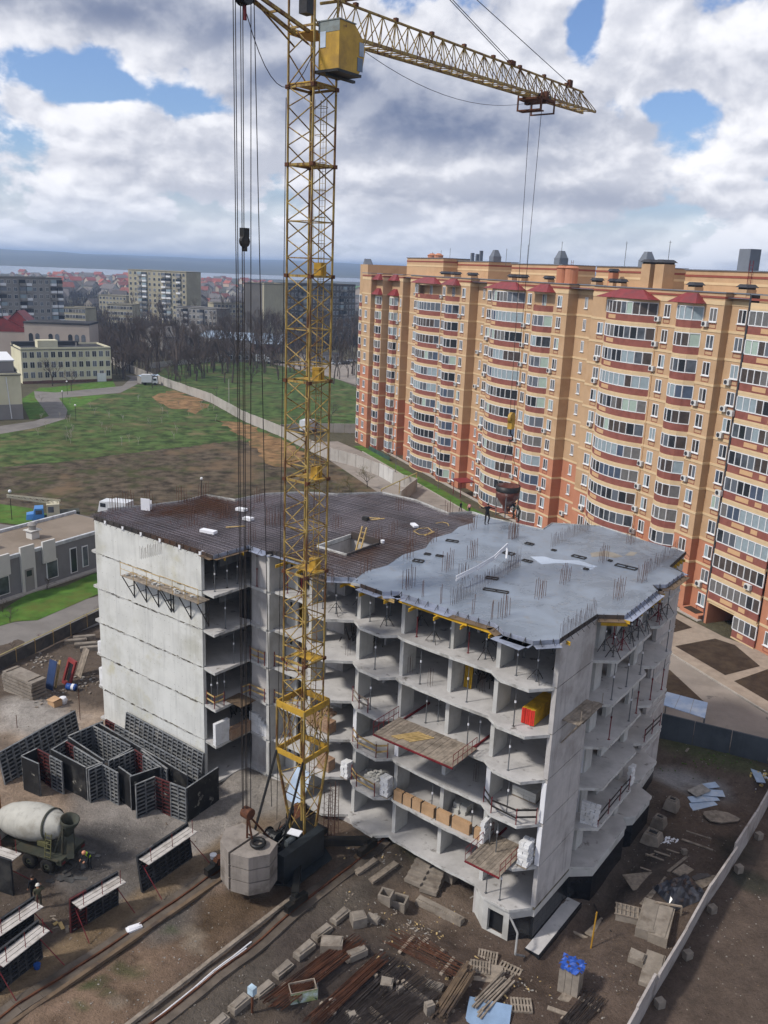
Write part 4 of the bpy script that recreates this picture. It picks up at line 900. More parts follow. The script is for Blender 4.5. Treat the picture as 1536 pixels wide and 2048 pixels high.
for si in range(len(lv)-1):
    z0, z1 = lv[si], lv[si+1]; sec = bpy.data.objects.new('mast_section', None); COL.objects.link(sec); sec.parent = CR
    for c in corner: MB().bar((*c, z0), (*c, z1), .135, n=6).build('leg', M_cr, sec)
    n = 6 if z1-z0 > 5 else 4; h = (z1-z0)/n; m = MB()
    for i in range(n):
        za = z0+h*i; zb_ = za+h
        for e in range(4):
            p, q = corner[e], corner[(e+1) % 4]; a, b = (p, q) if i % 2 == 0 else (q, p)
            m.bar((*a, za), (*b, zb_), .075, n=5)
            if i % 2 == 1 and n > 4 and i in (1, 3): m.bar((*p, za), (*q, za), .06, n=4)
    m.build('lacing', M_cr, sec)
    # collar, bolts and the landing at the top of the section
    m = MB()
    for e in range(4): p, q = corner[e], corner[(e+1) % 4]; m.bar((*p, z1), (*q, z1), .09, .12)
    m.build('collar', M_cr, sec)
    for c in corner: MB().box(c[0]-.12, c[0]+.12, c[1]-.12, c[1]+.12, z1-.1, z1+.1).build('joint_flange', M_crust, sec)
    if si < len(lv)-2: MB().box(-HW+.1, HW-.1, -.1, HW-.1, z1+.02, z1+.06).build('landing', M_cry, sec)
    if si in (1, 2, 3, 4): MB().box(.0, .55, .35, .8, z1+.06, z1+.75).build('panel_box', M_cry, sec)
m = MB(); x0 = .15
for s in (0, .42): m.bar((x0+s, .55, 4.5), (x0+s, .55, 47), .035, n=4)
for i in range(140): m.bar((x0, .55, 4.7+i*.3), (x0+.42, .55, 4.7+i*.3), .022, n=3)
m.build('ladder', M_cr, CR); m = MB()
for i in range(30): m.lathe((x0+.21, .35, 6+i*1.4), [(.36, 0), (.36, .03)], 8, caps=False)
for s in (-1, 1): m.bar((x0+.21+.3*s, .2, 6), (x0+.21+.3*s, .2, 47), .02, n=3)
m.build('ladder_cage', M_cr, CR)
# portal sleeve round the foot of the mast
PW = 1.18; pc = [(-PW, -PW), (PW, -PW), (PW, PW), (-PW, PW)]
for c in pc: MB().bar((*c, 7.7), (*c, 11.5), .15, n=6).build('portal_leg', M_cr, CR)
for z, hh in ((11.35, .42), (8.0, .36)):
    for e in range(4): p, q = pc[e], pc[(e+1) % 4]; MB().bar((p[0], p[1], z), (q[0], q[1], z), .1, hh).build('portal_beam', M_cry, CR)
m = MB()
for e in range(4):
    p, q = pc[e], pc[(e+1) % 4]; mid = ((p[0]+q[0])/2, (p[1]+q[1])/2); c = (p[0]*.6+q[0]*.4, p[1]*.6+q[1]*.4)
    for f in (.0, .35, .7, 1): m.bar((mid[0], mid[1], 9.7), (p[0]+(q[0]-p[0])*f, p[1]+(q[1]-p[1])*f, 11.2), .06, n=5); m.bar((mid[0], mid[1], 9.7), (p[0]+(q[0]-p[0])*f, p[1]+(q[1]-p[1])*f, 8.1), .06, n=5)
m.build('portal_lacing', M_cr, CR)
foot = [(-.62, -.35), (.62, -.35), (.62, .75), (-.62, .75)]
for p, q in zip(pc, foot): MB().bar((*p, 7.8), (*q, 1.9), .2, n=6).build('tower_foot', M_cr, CR)
m = MB()
for e in range(4):
    p0, q0 = Vector((*pc[e], 7.8)), Vector((*foot[e], 1.9)); p1, q1_ = Vector((*pc[(e+1) % 4], 7.8)), Vector((*foot[(e+1) % 4], 1.9))
    for i in range(4):
        t0, t1 = i/4, (i+1)/4; a, b = (p0.lerp(q0, t0), p1.lerp(q1_, t1)) if i % 2 else (p1.lerp(q1_, t0), p0.lerp(q0, t1)); m.bar(a, b, .07, n=5)
m.build('foot_lacing', M_cr, CR)
# inner telescoping mast going down through the portal
m = MB()
for c in corner: m.bar((c[0]*.86, c[1]*.86, 7.9), (*c, 11.4), .11, n=6)
m.build('inner_leg', M_cr, CR)
# slewing platform, machinery, counterweights behind the mast (towards -b)
MB().lathe((0, -.6, 1.0), [(1.5, 0), (1.5, .35), (1.35, .4)], 24).build('slewing_ring', M_mach, CR)
MB().box(-1.15, 1.15, -5.6, 1.4, 1.4, 1.75).build('slewing_platform', M_mach, CR)
MB().box(1.35, 1.95, -3.7, .1, .75, 2.75).build('equipment_cabinet', mat('cabinet_black', rgb('#22282c'), .45, .2, 1.5, rgb('#14181b'), spec=.5), CR)
MB().hexa([(1.3, -4.0, .55), (2.5, -3.2, .55), (2.5, .3, .55), (1.3, .9, .55), (1.3, -4.0, .68), (2.5, -3.2, .68), (2.5, .3, .68), (1.3, .9, .68)]).build('walkway', mat('cabinet_black', (.1, .1, .1)), CR)
for x, y, r_, l in ((-.5, -2.2, .42, 1.0), (.1, -1.3, .34, .9), (.5, -3.0, .3, .7)):
    d = MB().lathe((x, y, 2.25), [(r_*1.3, -l/2), (r_*1.3, -l/2+.06), (r_, -l/2+.06), (r_, l/2-.06), (r_*1.3, l/2-.06), (r_*1.3, l/2)], 14, (1, 0, 0)).build('winch_drum', M_mach, CR)
MB().lathe((.75, -1.9, 2.35), [(.24, -.4), (.26, .3), (.18, .4)], 12, (0, 1, 0)).build('motor', mat('motor_grey', rgb('#4a4f52'), .5), CR)
MB().cbox((.75, -1.45, 2.75), (.85, .6, .06), .3).build('white_cover', M_eps, CR)
m = MB(); [m.bar((random.uniform(-.9, 1.1), random.uniform(-3.5, -.6), 1.75), (random.uniform(-.9, 1.1), random.uniform(-3.5, -.6), random.uniform(2.1, 2.9)), .09, n=5) for i in range(26)]
m.build('machine_frame', M_mach, CR)
# counterweight: two wedge stacks of three slabs each
for s in (-1, 1):
    for i in range(3):
        z0_, z1_ = 1.05+i*.93, 1.05+i*.93+.85; cx = .09
        pts = [(s*cx, -6.5), (s*1.25, -6.1), (s*1.95, -5.0), (s*1.55, -3.9), (s*cx, -3.9)]
        if s > 0: pts = pts
        else: pts = pts[::-1]
        MB().prism(pts, z0_, z1_).build('counterweight', M_cw, CR)
m = MB().lathe((.85, -4.9, 3.87), [(.30, 0), (.48, 0), (.52, .1), (.48, .2), (.30, .2), (.30, 0)], 20, caps=False); m.build('old_tyre', M_mach, CR, smooth=True)
# A-frame with sheaves above the counterweight
m = MB().bar((-.5, -4.6, 1.8), (0, -4.95, 5.6), .14, n=5).bar((.5, -4.6, 1.8), (0, -4.95, 5.6), .14, n=5).bar((.1, -2.3, 1.8), (0, -4.85, 5.5), .13, n=5).bar((-.3, -4.6, 3.9), (-.3, -3.0, 2.1), .1, n=5)
m.build('a_frame', M_crust, CR); MB().lathe((0, -4.95, 5.75), [(.36, -.3), (.36, .3)], 16, (1, 0, 0)).build('sheave_block', M_crust, CR)
# long struts from the portal to the platform rear
for s in (-1, 1): MB().bar((s*1.15, -1.2, 8.0), (s*1.0, -3.9 if s < 0 else -3.2, 1.8), .17, n=6).build('stay_strut', M_mach, CR)
# undercarriage: four splayed legs to bogies on the rails
RA, RB_ = -17.9-CA, -11.75-CA
for x, y in ((RA, -5.05), (RB_, -4.1), (RA, 2.6), (RB_, 3.0)):
    g_ = gz(CA+x, CB+y)
    lg = MB().bar((x*.35, y*.3-.2, 1.1), (x*.97, y, g_+1.0), .45, .5).bar((x*.97, y, g_+1.15), (x, y, g_+.55), .35).build('outrigger_leg', M_mach if x > 0 else M_crust, CR)
    bg = MB().box(x-.2, x+.2, y-.9, y+.9, g_+.32, g_+.78).box(x-.24, x+.24, y-.35, y+.35, g_+.78, g_+.95).build('bogie', M_mach, CR)
    for w_ in (-.5, .5): MB().lathe((x, y+w_, g_+.43), [(.26, -.12), (.3, -.08), (.3, -.05), (.25, -.05), (.25, .12)], 16, (1, 0, 0)).build('rail_wheel', M_crust, bg)
# head of the tower: cab, apex legs, rear strut with sheaves
ZT = 50.4
m = MB()
for c in corner: m.bar((*c, 47.5), (*c, 51.9), .135, n=6)
hd = m.build('tower_head', M_cr, CR); m = MB()
for e in range(4):
    p, q = corner[e], corner[(e+1) % 4]
    for i, (a, b) in enumerate(((p, q), (q, p))): m.bar((*a, 47.6+i*1.5), (*b, 49.1+i*1.5), .075, n=5)
    m.bar((*p, 50.3), (*q, 50.3), .1)
m.build('head_lacing', M_cr, hd); MB().box(-HW, HW, -HW, HW, 47.62, 47.68).build('head_landing', M_cry, hd)
MB().box(-HW, HW, -HW, HW, 50.0, 50.06).build('head_landing', M_cry, hd)
m = MB()
for c in corner: m.bar((*c, 51.9), (c[0]*.35, c[1]*.35, 58.5), .13, n=6)
for i in range(4):
    f = i/4; k0, k1 = 1-.65*f, 1-.65*(f+.25)
    for e in range(4): p, q = corner[e], corner[(e+1) % 4]; m.bar((p[0]*k0, p[1]*k0, 51.9+6.6*f), (q[0]*k1, q[1]*k1, 51.9+6.6*(f+.25)), .07, n=5)
m.build('apex', M_cr, CR); MB().box(-.2, .35, -.9, -.3, 50.9, 53.2).build('control_box', M_mach, CR)
m = MB().bar((-.5, -.9, 50.0), (-.28, -4.9, 51.0), .16).bar((.5, -.9, 50.0), (.28, -4.9, 51.0), .16).bar((-.5, -.9, 49.4), (0, -4.5, 50.8), .1, n=5).bar((.5, -.9, 49.4), (0, -4.5, 50.8), .1, n=5).bar((-.35, -3, 50.5), (.35, -3, 50.5), .1)
m.build('rear_strut', M_cr, CR)
for x in (-.22, 0, .22): MB().lathe((x, -4.95, 50.75), [(.42, -.06), (.42, -.03), (.36, 0), (.42, .03), (.42, .06)], 20, (1, 0, 0)).build('rear_sheave', M_mach, CR)
MB().bar((.0, -5.0, 52), (0, -4.9, 49.7), .12).build('sheave_bracket', M_red, CR)
# cab on the right hand side of the mast
CBX = thing('cab_frame', None, None); CBX.parent = CR; CBX.location = (.95, -.35, 48.15)
cabm = MB(); w_, y0, y1, h_ = 1.55, -.35, 1.75, 2.45
side = [(y0, 0), (y1-.35, 0), (y1, .35), (y1+.22, 1.35), (y1-.15, 1.95), (y1-.75, h_), (y0, h_)]
for x in (.05, w_):
    P = [(x, p[0], p[1]) for p in side]; cabm.face(*(P if x > 1 else P[::-1]))
for p, q in zip(side, side[1:]+side[:1]): cabm.face((.05, p[0], p[1]), (.05, q[0], q[1]), (w_, q[0], q[1]), (w_, p[0], p[1]))
cab = cabm.build('cab_body', M_cry, CR, fix=True); cab.location = CBX.location; cab.scale = (.92, .92, .92); bpy.data.objects.remove(CBX)
M_cabg = glass('cab_glass', (.12, .14, .17)); M_cabgrey = mat('cab_grey', rgb('#7d8584'), .6, .15, 2, rgb('#6d6a60'))
MB().box(.03, w_+.02, y0-.015, y0, 1.9, h_+.02).box(.0, w_+.05, y0-.05, y1-.7, h_+.01, h_+.07).build('cab_roof', M_cabgrey, cab)
MB().box(.18, .58, y0-.03, y0-.003, 1.15, 1.95).build('rear_window', M_cabg, cab)
for zz0, zz1, yy0, yy1 in ((.95, 1.65, y1-.35, y1+.05), (.15, .85, y1-.5, y1-.02)): MB().box(w_+.003, w_+.03, yy0, yy1, zz0, zz1).build('side_window', M_cabg, cab)
m = MB(); m.face((.2, y1+.06, .42), (w_-.1, y1+.06, .42), (w_-.1, y1+.245, 1.3), (.2, y1+.245, 1.3)).face((.2, y1+.2, 1.42), (w_-.1, y1+.2, 1.42), (w_-.1, y1-.1, 1.92), (.2, y1-.1, 1.92)); m.build('windscreen', M_cabg, cab)
MB().box(-.1, w_+.1, y0-.2, y1-.2, -.16, -.02).box(.6, .8, y0, y1+.3, -.3, -.16).build('cab_sill', M_mach, cab)
# jib along +b
JL = [Vector((0, 1.0, 50.35)), Vector((0, 33.8, 51.35))]; JT0 = Vector((0, 1.6, 52.15)); JT1 = Vector((0, 32.4, 52.65))
jb = MB()
for s in (-.62, .62): jb.bar(JL[0]+Vector((s, 0, 0)), JL[1]+Vector((s*.9, 0, 0)), .14, .16)
jib = jb.build('jib_bottom_chord', M_cr, CR); MB().bar(JT0, JT1, .16, n=6).build('jib_top_chord', M_cr, jib)
m = MB(); N = 25
for i in range(N):
    f0, f1 = i/N, (i+1)/N; fm = (f0+f1)/2; T = JT0.lerp(JT1, fm)
    for s in (-.62, .62):
        A = JL[0].lerp(JL[1], f0)+Vector((s, 0, .05)); B = JL[0].lerp(JL[1], f1)+Vector((s, 0, .05)); m.bar(A, T, .065, n=5); m.bar(B, T, .065, n=5)
        if i % 2 == 0: m.bar((A+B)/2, T, .05, n=4)
    A = JL[0].lerp(JL[1], f0); B = JL[0].lerp(JL[1], f1); m.bar(A-Vector((.62, 0, 0)), A+Vector((.62, 0, 0)), .06, n=4); m.bar(A-Vector((.62, 0, 0)), B+Vector((.62, 0, 0)), .05, n=4)
m.build('jib_lacing', M_cr, jib)
m = MB()
for i in range(1, N, 3): T = JT0.lerp(JT1, (i+.5)/N); m.box(-.12, .12, T.y-.12, T.y+.12, T.z+.02, T.z+.2)
m.build('jib_lug', M_crust, jib); MB().bar((0, 2.4, 52.6), (.6, 4.2, 52.75), .22, n=6).bar((-.6, 1.2, 51.9), (.5, 3.6, 52.6), .16, n=6).build('jib_hinge_tube', M_cr, jib)
MB().bar((0, .2, 58), JT0.lerp(JT1, .62)+Vector((-.1, 0, .1)), .035, n=4).bar((.15, .2, 58), JT0.lerp(JT1, .62)+Vector((.1, 0, .1)), .035, n=4).bar((0, .2, 58.2), JT0.lerp(JT1, .92)+Vector((0, 0, .2)), .035, n=4).build('jib_tie', M_rope, CR)
T9 = JT0.lerp(JT1, .92); MB().box(-.12, .12, T9.y-.25, T9.y+.25, T9.z, T9.z+.5).build('tie_bracket', M_crust, jib)
T9 = JT0.lerp(JT1, .62); MB().box(-.2, .2, T9.y-.3, T9.y+.3, T9.z, T9.z+.28).build('tie_bracket', M_crust, jib)
# trolley
ty = 20.0-CB; tz = 50.35+(ty-1)/32.8
tr = MB().box(-1.0, 1.0, ty-1.1, ty+1.1, tz-.32, tz-.18).box(-.9, -.6, ty-.2, ty+.2, tz-.5, tz+.3).box(.6, .9, ty-.2, ty+.2, tz-.5, tz+.3).build('trolley', M_crust, CR)
m = MB()
for x in (-.95, .95):
    for y in (ty-1.05, ty+1.05): m.bar((x, y, tz-1.1), (x, y, tz+.25), .1)
for y in (ty-1.05, ty+1.05): m.bar((-.95, y, tz-1.05), (.95, y, tz-1.05), .1)
m.box(-.9, .9, ty-1.0, ty-.4, tz-1.12, tz-1.04); m.build('trolley_frame', M_crust, tr)
for x in (-.68, .68):
    for y in (ty-.7, ty+.7): MB().lathe((x, y, tz-.05), [(.17, -.05), (.17, .05)], 12, (1, 0, 0)).build('trolley_wheel', M_mach, tr)
# ropes
m = MB(); 
for x, y in ((-.3, ty-.35), (.3, ty+.35)): m.bar((x, y, tz-.4), (x*.35, ty+(y-ty)*.35, 27.6), .028, n=4)
m.build('hoist_rope', M_rope, CR); m = MB()
for i, (x, y) in enumerate(((-.35, -5.35), (-.25, -5.3), (-.05, -5.15), (.05, -5.1), (.2, -4.7), (.3, -4.6))): m.bar((x, y, 50.7), (x*.7+(.5 if i == 5 else 0), -4.95+(y+4.95)*.5+(1.2 if i == 5 else 0), 5.8), .032, n=4)
m.build('erection_rope', M_rope, CR); MB().bar((-1.05, -.9, 47), (-1.3, -1.0, 2.5), .03, n=4).build('power_cable', M_rope, CR)
m = MB(); pts = [Vector((0, -4.8, 50)).lerp(Vector((0, .2, 49.6)), i/12)-Vector((0, 0, 2.6*(1-((i-6)/6)**2))) for i in range(13)]; m.path(pts, .03, 4); m.build('slack_cable', M_rope, CR)
m = MB(); pts = [Vector((.7, 2.5, 50.1)).lerp(Vector((.5, ty-1, tz-.5)), i/14)-Vector((0, 0, 1.3*(1-((i-7)/7)**2))) for i in range(15)]; m.path(pts, .025, 4); m.build('trolley_cable', M_rope, CR)
hk = MB().box(-.16, .16, -5.2, -4.8, 39.7, 40.15).lathe((0, -5, 39.5), [(.12, -.12), (.3, -.1), (.3, .1), (.12, .12)], 16, (1, 0, 0)).box(-.12, .12, -5.08, -4.92, 39.0, 39.3).build('rope_block', M_mach, CR)
hb = MB().lathe((0, ty, 27.1), [(.42, -.14), (.46, -.12), (.46, .12), (.42, .14)], 18, (1, 0, 0)).box(-.2, .2, ty-.25, ty+.25, 26.2, 27.1).build('hook_block', M_cry, CR)
MB().path([(0, ty, 26.2), (0, ty, 25.8), (.22, ty, 25.6), (.26, ty, 25.4), (.1, ty, 25.2), (-.12, ty, 25.3)], .12, 6).build('hook', M_mach, hb)
# the concrete skip hanging at the roof
bt = thg('concrete_skip', 'rusty round concrete skip hanging from the crane at the far roof edge', 'skip', CA, 20.35, zr+.55)
MB().lathe((0, 0, 0), [(.3, 0), (.38, .45), (.98, 1.25), (1.0, 2.2), (.95, 2.2), (.93, 1.3), (.3, .5)], 22, caps=False).build('drum', mat('skip_rust', rgb('#5e3a33'), .8, .25, 2, rgb('#8a7d77'), spec=.2), bt, smooth=True)
MB().lathe((0, 0, 1.75), [(1.02, 0), (1.03, .45), (.96, .45)], 22, caps=False).build('rim', M_mach, bt, smooth=True)
m = MB()
for i in range(4): an = i*1.571+.4; m.bar((.85*math.cos(an), .85*math.sin(an), -.5), (.95*math.cos(an), .95*math.sin(an), 1.4), .07)
m.build('stand_frame', M_steel, bt); MB().lathe((0, 0, -.48), [(.9, 0), (.95, .04), (.9, .08)], 18, caps=False).build('base_ring', M_crust, bt)
m = MB(); [m.bar((.9*math.cos(an), .9*math.sin(an), 2.2), (0, -.35, 25.2-zr-.55), .03, n=4) for an in (.5, 3.6)]; m.build('sling', M_rope, bt)
# rails, each on its own concrete sleepers
for nm, a in (('left crane rail on a concrete beam through the yard', -17.9), ('right crane rail on a concrete beam beside the building', -11.75)):
    t = thg('crane_rail', nm, 'rail', a, 0, 0); g = MB(); gd = MB(); sl_ = []
    b = -31.0
    while b < -.6:
        z_ = gz(a, b); z2 = gz(a, b+1.2); gd.bar((0, b, z_+.02), (0, b+1.19, z2+.02), 1.15, .16); g.bar((0, b, z_+.14), (0, b+1.2, z2+.14), .1, .12); g.bar((0, b, z_+.085), (0, b+1.2, z2+.085), .2, .03); b += 1.2
    gd.build('concrete_beam', mat('rail_beam', rgb('#5f564d'), .95, .25, .8, rgb('#4b443d'), bump=.4, spec=.1), t); g.build('rail_head', M_crust, t)
    g = MB(); g.bar((.75 if a < -15 else -.75, -30, .1), (.75 if a < -15 else -.75, -8, .1), .25, .2)
    g.build('timber_edge', M_wood if a > -15 else M_ply, t)
# ------------------------------------------------------------------ orange apartment block
OR = math.atan2(-.924, .383)
M_tanw = mat('tan_render', rgb('#b99a79'), .92, .05, .5, rgb('#af8f6e'), bump=.05, spec=.12, streak=.12)
M_orw = mat('orange_render', rgb('#b57d62'), .92, .06, .5, rgb('#ab7459'), bump=.05, spec=.12, streak=.12)
M_cream = mat('cream_band', rgb('#cdb48f'), .9, .05, 1, spec=.12)
M_brickr = mat('dark_red_brick', rgb('#85534a'), .9, .12, 1.2, rgb('#8d5c51'), bump=.1, spec=.12)
M_band = mat('red_band', rgb('#8b4f44'), .9, .05, 1, spec=.12)
M_pvc = mat('white_pvc', rgb('#dcdcdc'), .5, .03, 1, spec=.4)
M_panel = mat('tan_panel', rgb('#c49f78'), .9, .05, 1, spec=.12)
M_roofr = mat('red_metal_roof', rgb('#7c2f30'), .55, .12, 1, rgb('#6b3133'), spec=.35)
M_roofg = mat('grey_roofing', rgb('#6f747c'), .7, .1, .6, spec=.25)
M_cap = mat('dark_chimney_cap', rgb('#3a3a3e'), .6, .1, 1)
M_ac = mat('air_conditioner_white', rgb('#c9c8c4'), .6, .06, 2)
GL = [glass('pane_dark', (.022, .026, .032), .06), mat('pane_curtain', rgb('#6b6a69'), .15, .12, 2.5, spec=.6), mat('pane_pale', rgb('#8f9da3'), .12, .08, 1.5, spec=.6), mat('pane_brown', rgb('#4a4340'), .12, .2, 1.2, spec=.6), mat('pane_green', rgb('#9fb0a4'), .15, .06, 2, spec=.5), mat('pane_blue', rgb('#4a5566'), .1, .15, 1, spec=.6)]
GW = [0, 0, 0, 0, 0, 1, 1, 1, 2, 2, 2, 3, 3, 3, 4, 0, 5]
BA = thing('apartment_building', 'long orange and tan twelve storey apartment building with red brick balconies', 'building', FP, OR)
BB_ = thing('apartment_building', 'nearer tan apartment building right of the dark joint with an archway', 'building', FP, OR)
rng = random.Random(11)
def wallbox(par, s0, s1, o0, o1, zsplit=12.1, top=37.2):
    """front strip: orange below zsplit, tan above; floor bands set proud"""
    MB().box(s0, s1, -o1, -o0, -.3, zsplit).build('wall', M_orw, par); MB().box(s0, s1, -o1, -o0, zsplit, top).build('wall', M_tanw, par)
def bands(par, s0, s1, o, side=None, n=12, first=1):
    """string courses on the front at o and, with side=(o_back), round the corner face at s1"""
    for k in range(first, n+1):
        z = 3*k-.1; h = .28 if k < 12 else .5
        m = MB().box(s0, s1+.05, -o-.06, -o+.02, z, z+h)
        if side is not None: m.box(s1-.02, s1+.06, -o+.02, -side, z, z+h)
        m.build('string_course', M_cream, par)
    m = MB().box(s0, s1+.05, -o-.08, -o+.02, 36.62, 36.85)
    if side is not None: m.box(s1-.02, s1+.08, -o+.02, -side, 36.62, 36.85)
    m.build('red_band', M_band, par)
    m = MB().box(s0-.1, s1+.14, -o-.14, -o+.25, 37.2, 37.32)
    if side is not None: m.box(s1-.02, s1+.14, -o+.25, -side, 37.2, 37.32)
    m.build('parapet_cap', M_roofg, par)
_wm = {}
def wmesh(w, h, kind):
    key = (w, h, kind)
    if key not in _wm:
        if kind == 'frame':
            t_ = .09; m = MB().box(-w/2, w/2, -.06, .02, -h/2, -h/2+t_).box(-w/2, w/2, -.06, .02, h/2-t_, h/2).box(-w/2, -w/2+t_, -.059, .02, -h/2+t_, h/2-t_).box(w/2-t_, w/2, -.059, .02, -h/2+t_, h/2-t_).box(-.05, .05, -.058, .02, -h/2+t_, h/2-t_).box(-w/2-.08, w/2+.08, -.16, .02, -h/2-.09, -h/2-.003); _wm[key] = m.mesh('window', M_pvc)
        else: _wm[key] = MB().box(-w/4+.08, w/4-.02, -.03, .02, -h/2+.08, h/2-.08).mesh('pane', GL[kind])
    return _wm[key]
def window(par, s, o, z, w=1.25, h=1.55, panel=True):
    f = place('window', wmesh(w, h, 'frame'), par, (s, -o, z))
    for q in (-1, 1): place('pane', wmesh(w, h, rng.choice(GW)), f, (q*w/4, 0, 0))
    if panel:
        key = ('panel', w)
        if key not in _wm: _wm[key] = MB().box(-w/2, w/2, -.03, .02, 0, .07).box(-w/2, w/2, -.03, .02, .43, .5).box(-w/2, -w/2+.07, -.029, .02, .07, .43).box(w/2-.07, w/2, -.029, .02, .07, .43).mesh('panel_frame', M_band)
        place('panel_frame', _wm[key], par, (s, -o, z-h/2-.72))
def ac(par, s, o, z):
    if 'ac' not in _wm:
        _wm['ac'] = MB().box(-.42, .42, -.42, -.06, -.3, .3).box(-.3, -.2, -.06, .05, -.3, -.2).box(.2, .3, -.06, .05, -.3, -.2).mesh('air_conditioner', M_ac); _wm['acf'] = MB().lathe((-.1, -.425, 0), [(.24, 0), (.24, .02)], 14, (0, -1, 0)).mesh('fan_grille', M_cap)
    a_ = place('air_conditioner', _wm['ac'], par, (s, -o, z)); place('fan_grille', _wm['acf'], a_)
def arc_pts(s0, s1, o0, bulge, n, skew=0):
    """plan of a bowed balcony: ends on the wall, middle pushed out"""
    P = []
    for i in range(n+1):
        t = i/n; P.append((s0+(s1-s0)*t, o0+bulge*(1-abs(2*t-1)**2.4)))
    return P
_bm2 = {}
def strip(P, z0, z1, out, inn, m=None):
    m = m or MB()
    for (a, b) in zip(P[:-1], P[1:]):
        d = Vector((b[0]-a[0], b[1]-a[1], 0)).normalized(); nn = Vector((-d.y, d.x, 0))    # towards +o
        A, B = Vector((a[0], a[1], 0)), Vector((b[0], b[1], 0)); Q = [A+nn*out, B+nn*out, B-nn*inn, A-nn*inn]
        m.hexa([(q.x, -q.y, z0) for q in Q]+[(q.x, -q.y, z1) for q in Q])
    return m
def balcony(par, key, P, wall_o, k, ind, npan, z0=None, lit=False, panelpos=.3, glazed=True, top_roof=False):
    """brick parapet, cream slab, glazed upper half with its own panes; P = plan polyline (s,o)"""
    z = 3*k if z0 is None else z0
    c = _bm2.setdefault(key, {})
    if 'par' not in c:
        mid = P
        c['par'] = strip(P, .16, 1.02, 0, .15).mesh('balcony', M_brickr)
        poly = [(p[0], -p[1]-.06) for p in P]; ends = [(P[-1][0], -wall_o+.1), (P[0][0], -wall_o+.1)]
        c['slab'] = MB().prism(poly[::1]+ends, -.1, .16).mesh('balcony_slab', M_cream)
        c['fr'] = strip(P, 1.02, 1.12, .03, .1); strip(P, 2.52, 2.64, .03, .1, c['fr'])
        # mullions
        for a in P: c['fr'].box(a[0]-.05, a[0]+.05, -a[1]-.05, -a[1]+.07, 1.12, 2.52)
        c['fr'] = c['fr'].mesh('window_frame', M_pvc)
        c['head'] = strip(P, 2.64, 2.9, .04, .12).mesh('balcony_head', M_cream)
        i0 = max(0, min(len(P)-2, int(panelpos*(len(P)-1)))); c['panel'] = strip(P[i0:i0+(2 if len(P) > 7 else 1)+1], .35, .85, .025, .05).mesh('tan_panel', M_panel)
    b = place('balcony', c['par'], par, (0, 0, z)); place('balcony_slab', c['slab'], b); place('balcony_head', c['head'], b); place('tan_panel', c['panel'], b)
    if not glazed: return b
    fr = place('window_frame', c['fr'], b)
    if ind:
        run = rng.choice(GW)
        for i, (p, q) in enumerate(zip(P[:-1], P[1:])):
            if rng.random() < .4: run = rng.choice(GW)
            kk = ('pane', i, run)
            if kk not in c: c[kk] = strip([p, q], 1.12, 2.52, -.03, .05).mesh('pane', GL[run])
            place('pane', c[kk], b)
    else:
        v = rng.randrange(6); kk = ('panes', v)
        if kk not in c:
            m = MB(); run = rng.choice(GW)
            for p, q in zip(P[:-1], P[1:]):
                if rng.random() < .45: run = rng.choice(GW)
                m.mat(run); strip([p, q], 1.12, 2.52, -.03, .05, m)
            c[kk] = m.mesh('panes', GL)
        o = place('panes', c[kk], b); o['kind'] = 'stuff'
    return b
def hip_roof(par, s0, s1, o0, o1, z, h=1.1, m=M_roofr):
    sm = .28*(s1-s0); g = MB(); e = .3
    A, B, C, D = (s0-e, -o1-e, z), (s1+e, -o1-e, z), (s1+e, -o0, z), (s0-e, -o0, z); E_, F_ = (s0+sm, -o0-.25, z+h), (s1-sm, -o0-.25, z+h); E2, F2 = (s0+sm, -o0, z+h), (s1-sm, -o0, z+h)
    g.face(A, B, F_, E_).face(B, C, F2, F_).face(D, A, E_, E2).face(E_, F_, F2, E2).face(D, C, B, A); g.build('balcony_roof', m, par)
# bodies: sections 2, 3, 4 with recesses between; back bulk
sections = [('s2', -3.3, 22.4), ('s3', 28.4, 52.6), ('s4', 58.6, 83.3)]
WO = -1.3
for nm, s0, s1 in sections:
    zs = {'s2': 12.1, 's3': 12.1, 's4': 9.1}[nm]
    wallbox(BA, s0, s1, -15, WO, zs); bands(BA, s0, s1, WO, -2.95)
for s0, s1, o in ((-6.9, -3.3, -2.95), (22.4, 28.4, -2.95), (52.6, 58.6, -2.95), (83.3, 87.2, -2.35)):
    wallbox(BA, s0, s1, -15, o, 12.1 if s1 < 80 else 9.1); bands(BA, s0+.06, s1-.06, o)
    for k in range(12):
        if s1 < 80:
            window(BA, s0+2.2, o, 3*k+1.8, .7, 1.5, False)
            if s0 > 20: window(BA, s0+4.4, o, 3*k+1.8, .35, 1.4, False)
            if rng.random() < .3: ac(BA, s0+1.4, o, 3*k+.9)
        else:
            window(BA, 85.1, o, 3*k+1.8)
            if rng.random() < .3: ac(BA, 84.5, o, 3*k+.6)
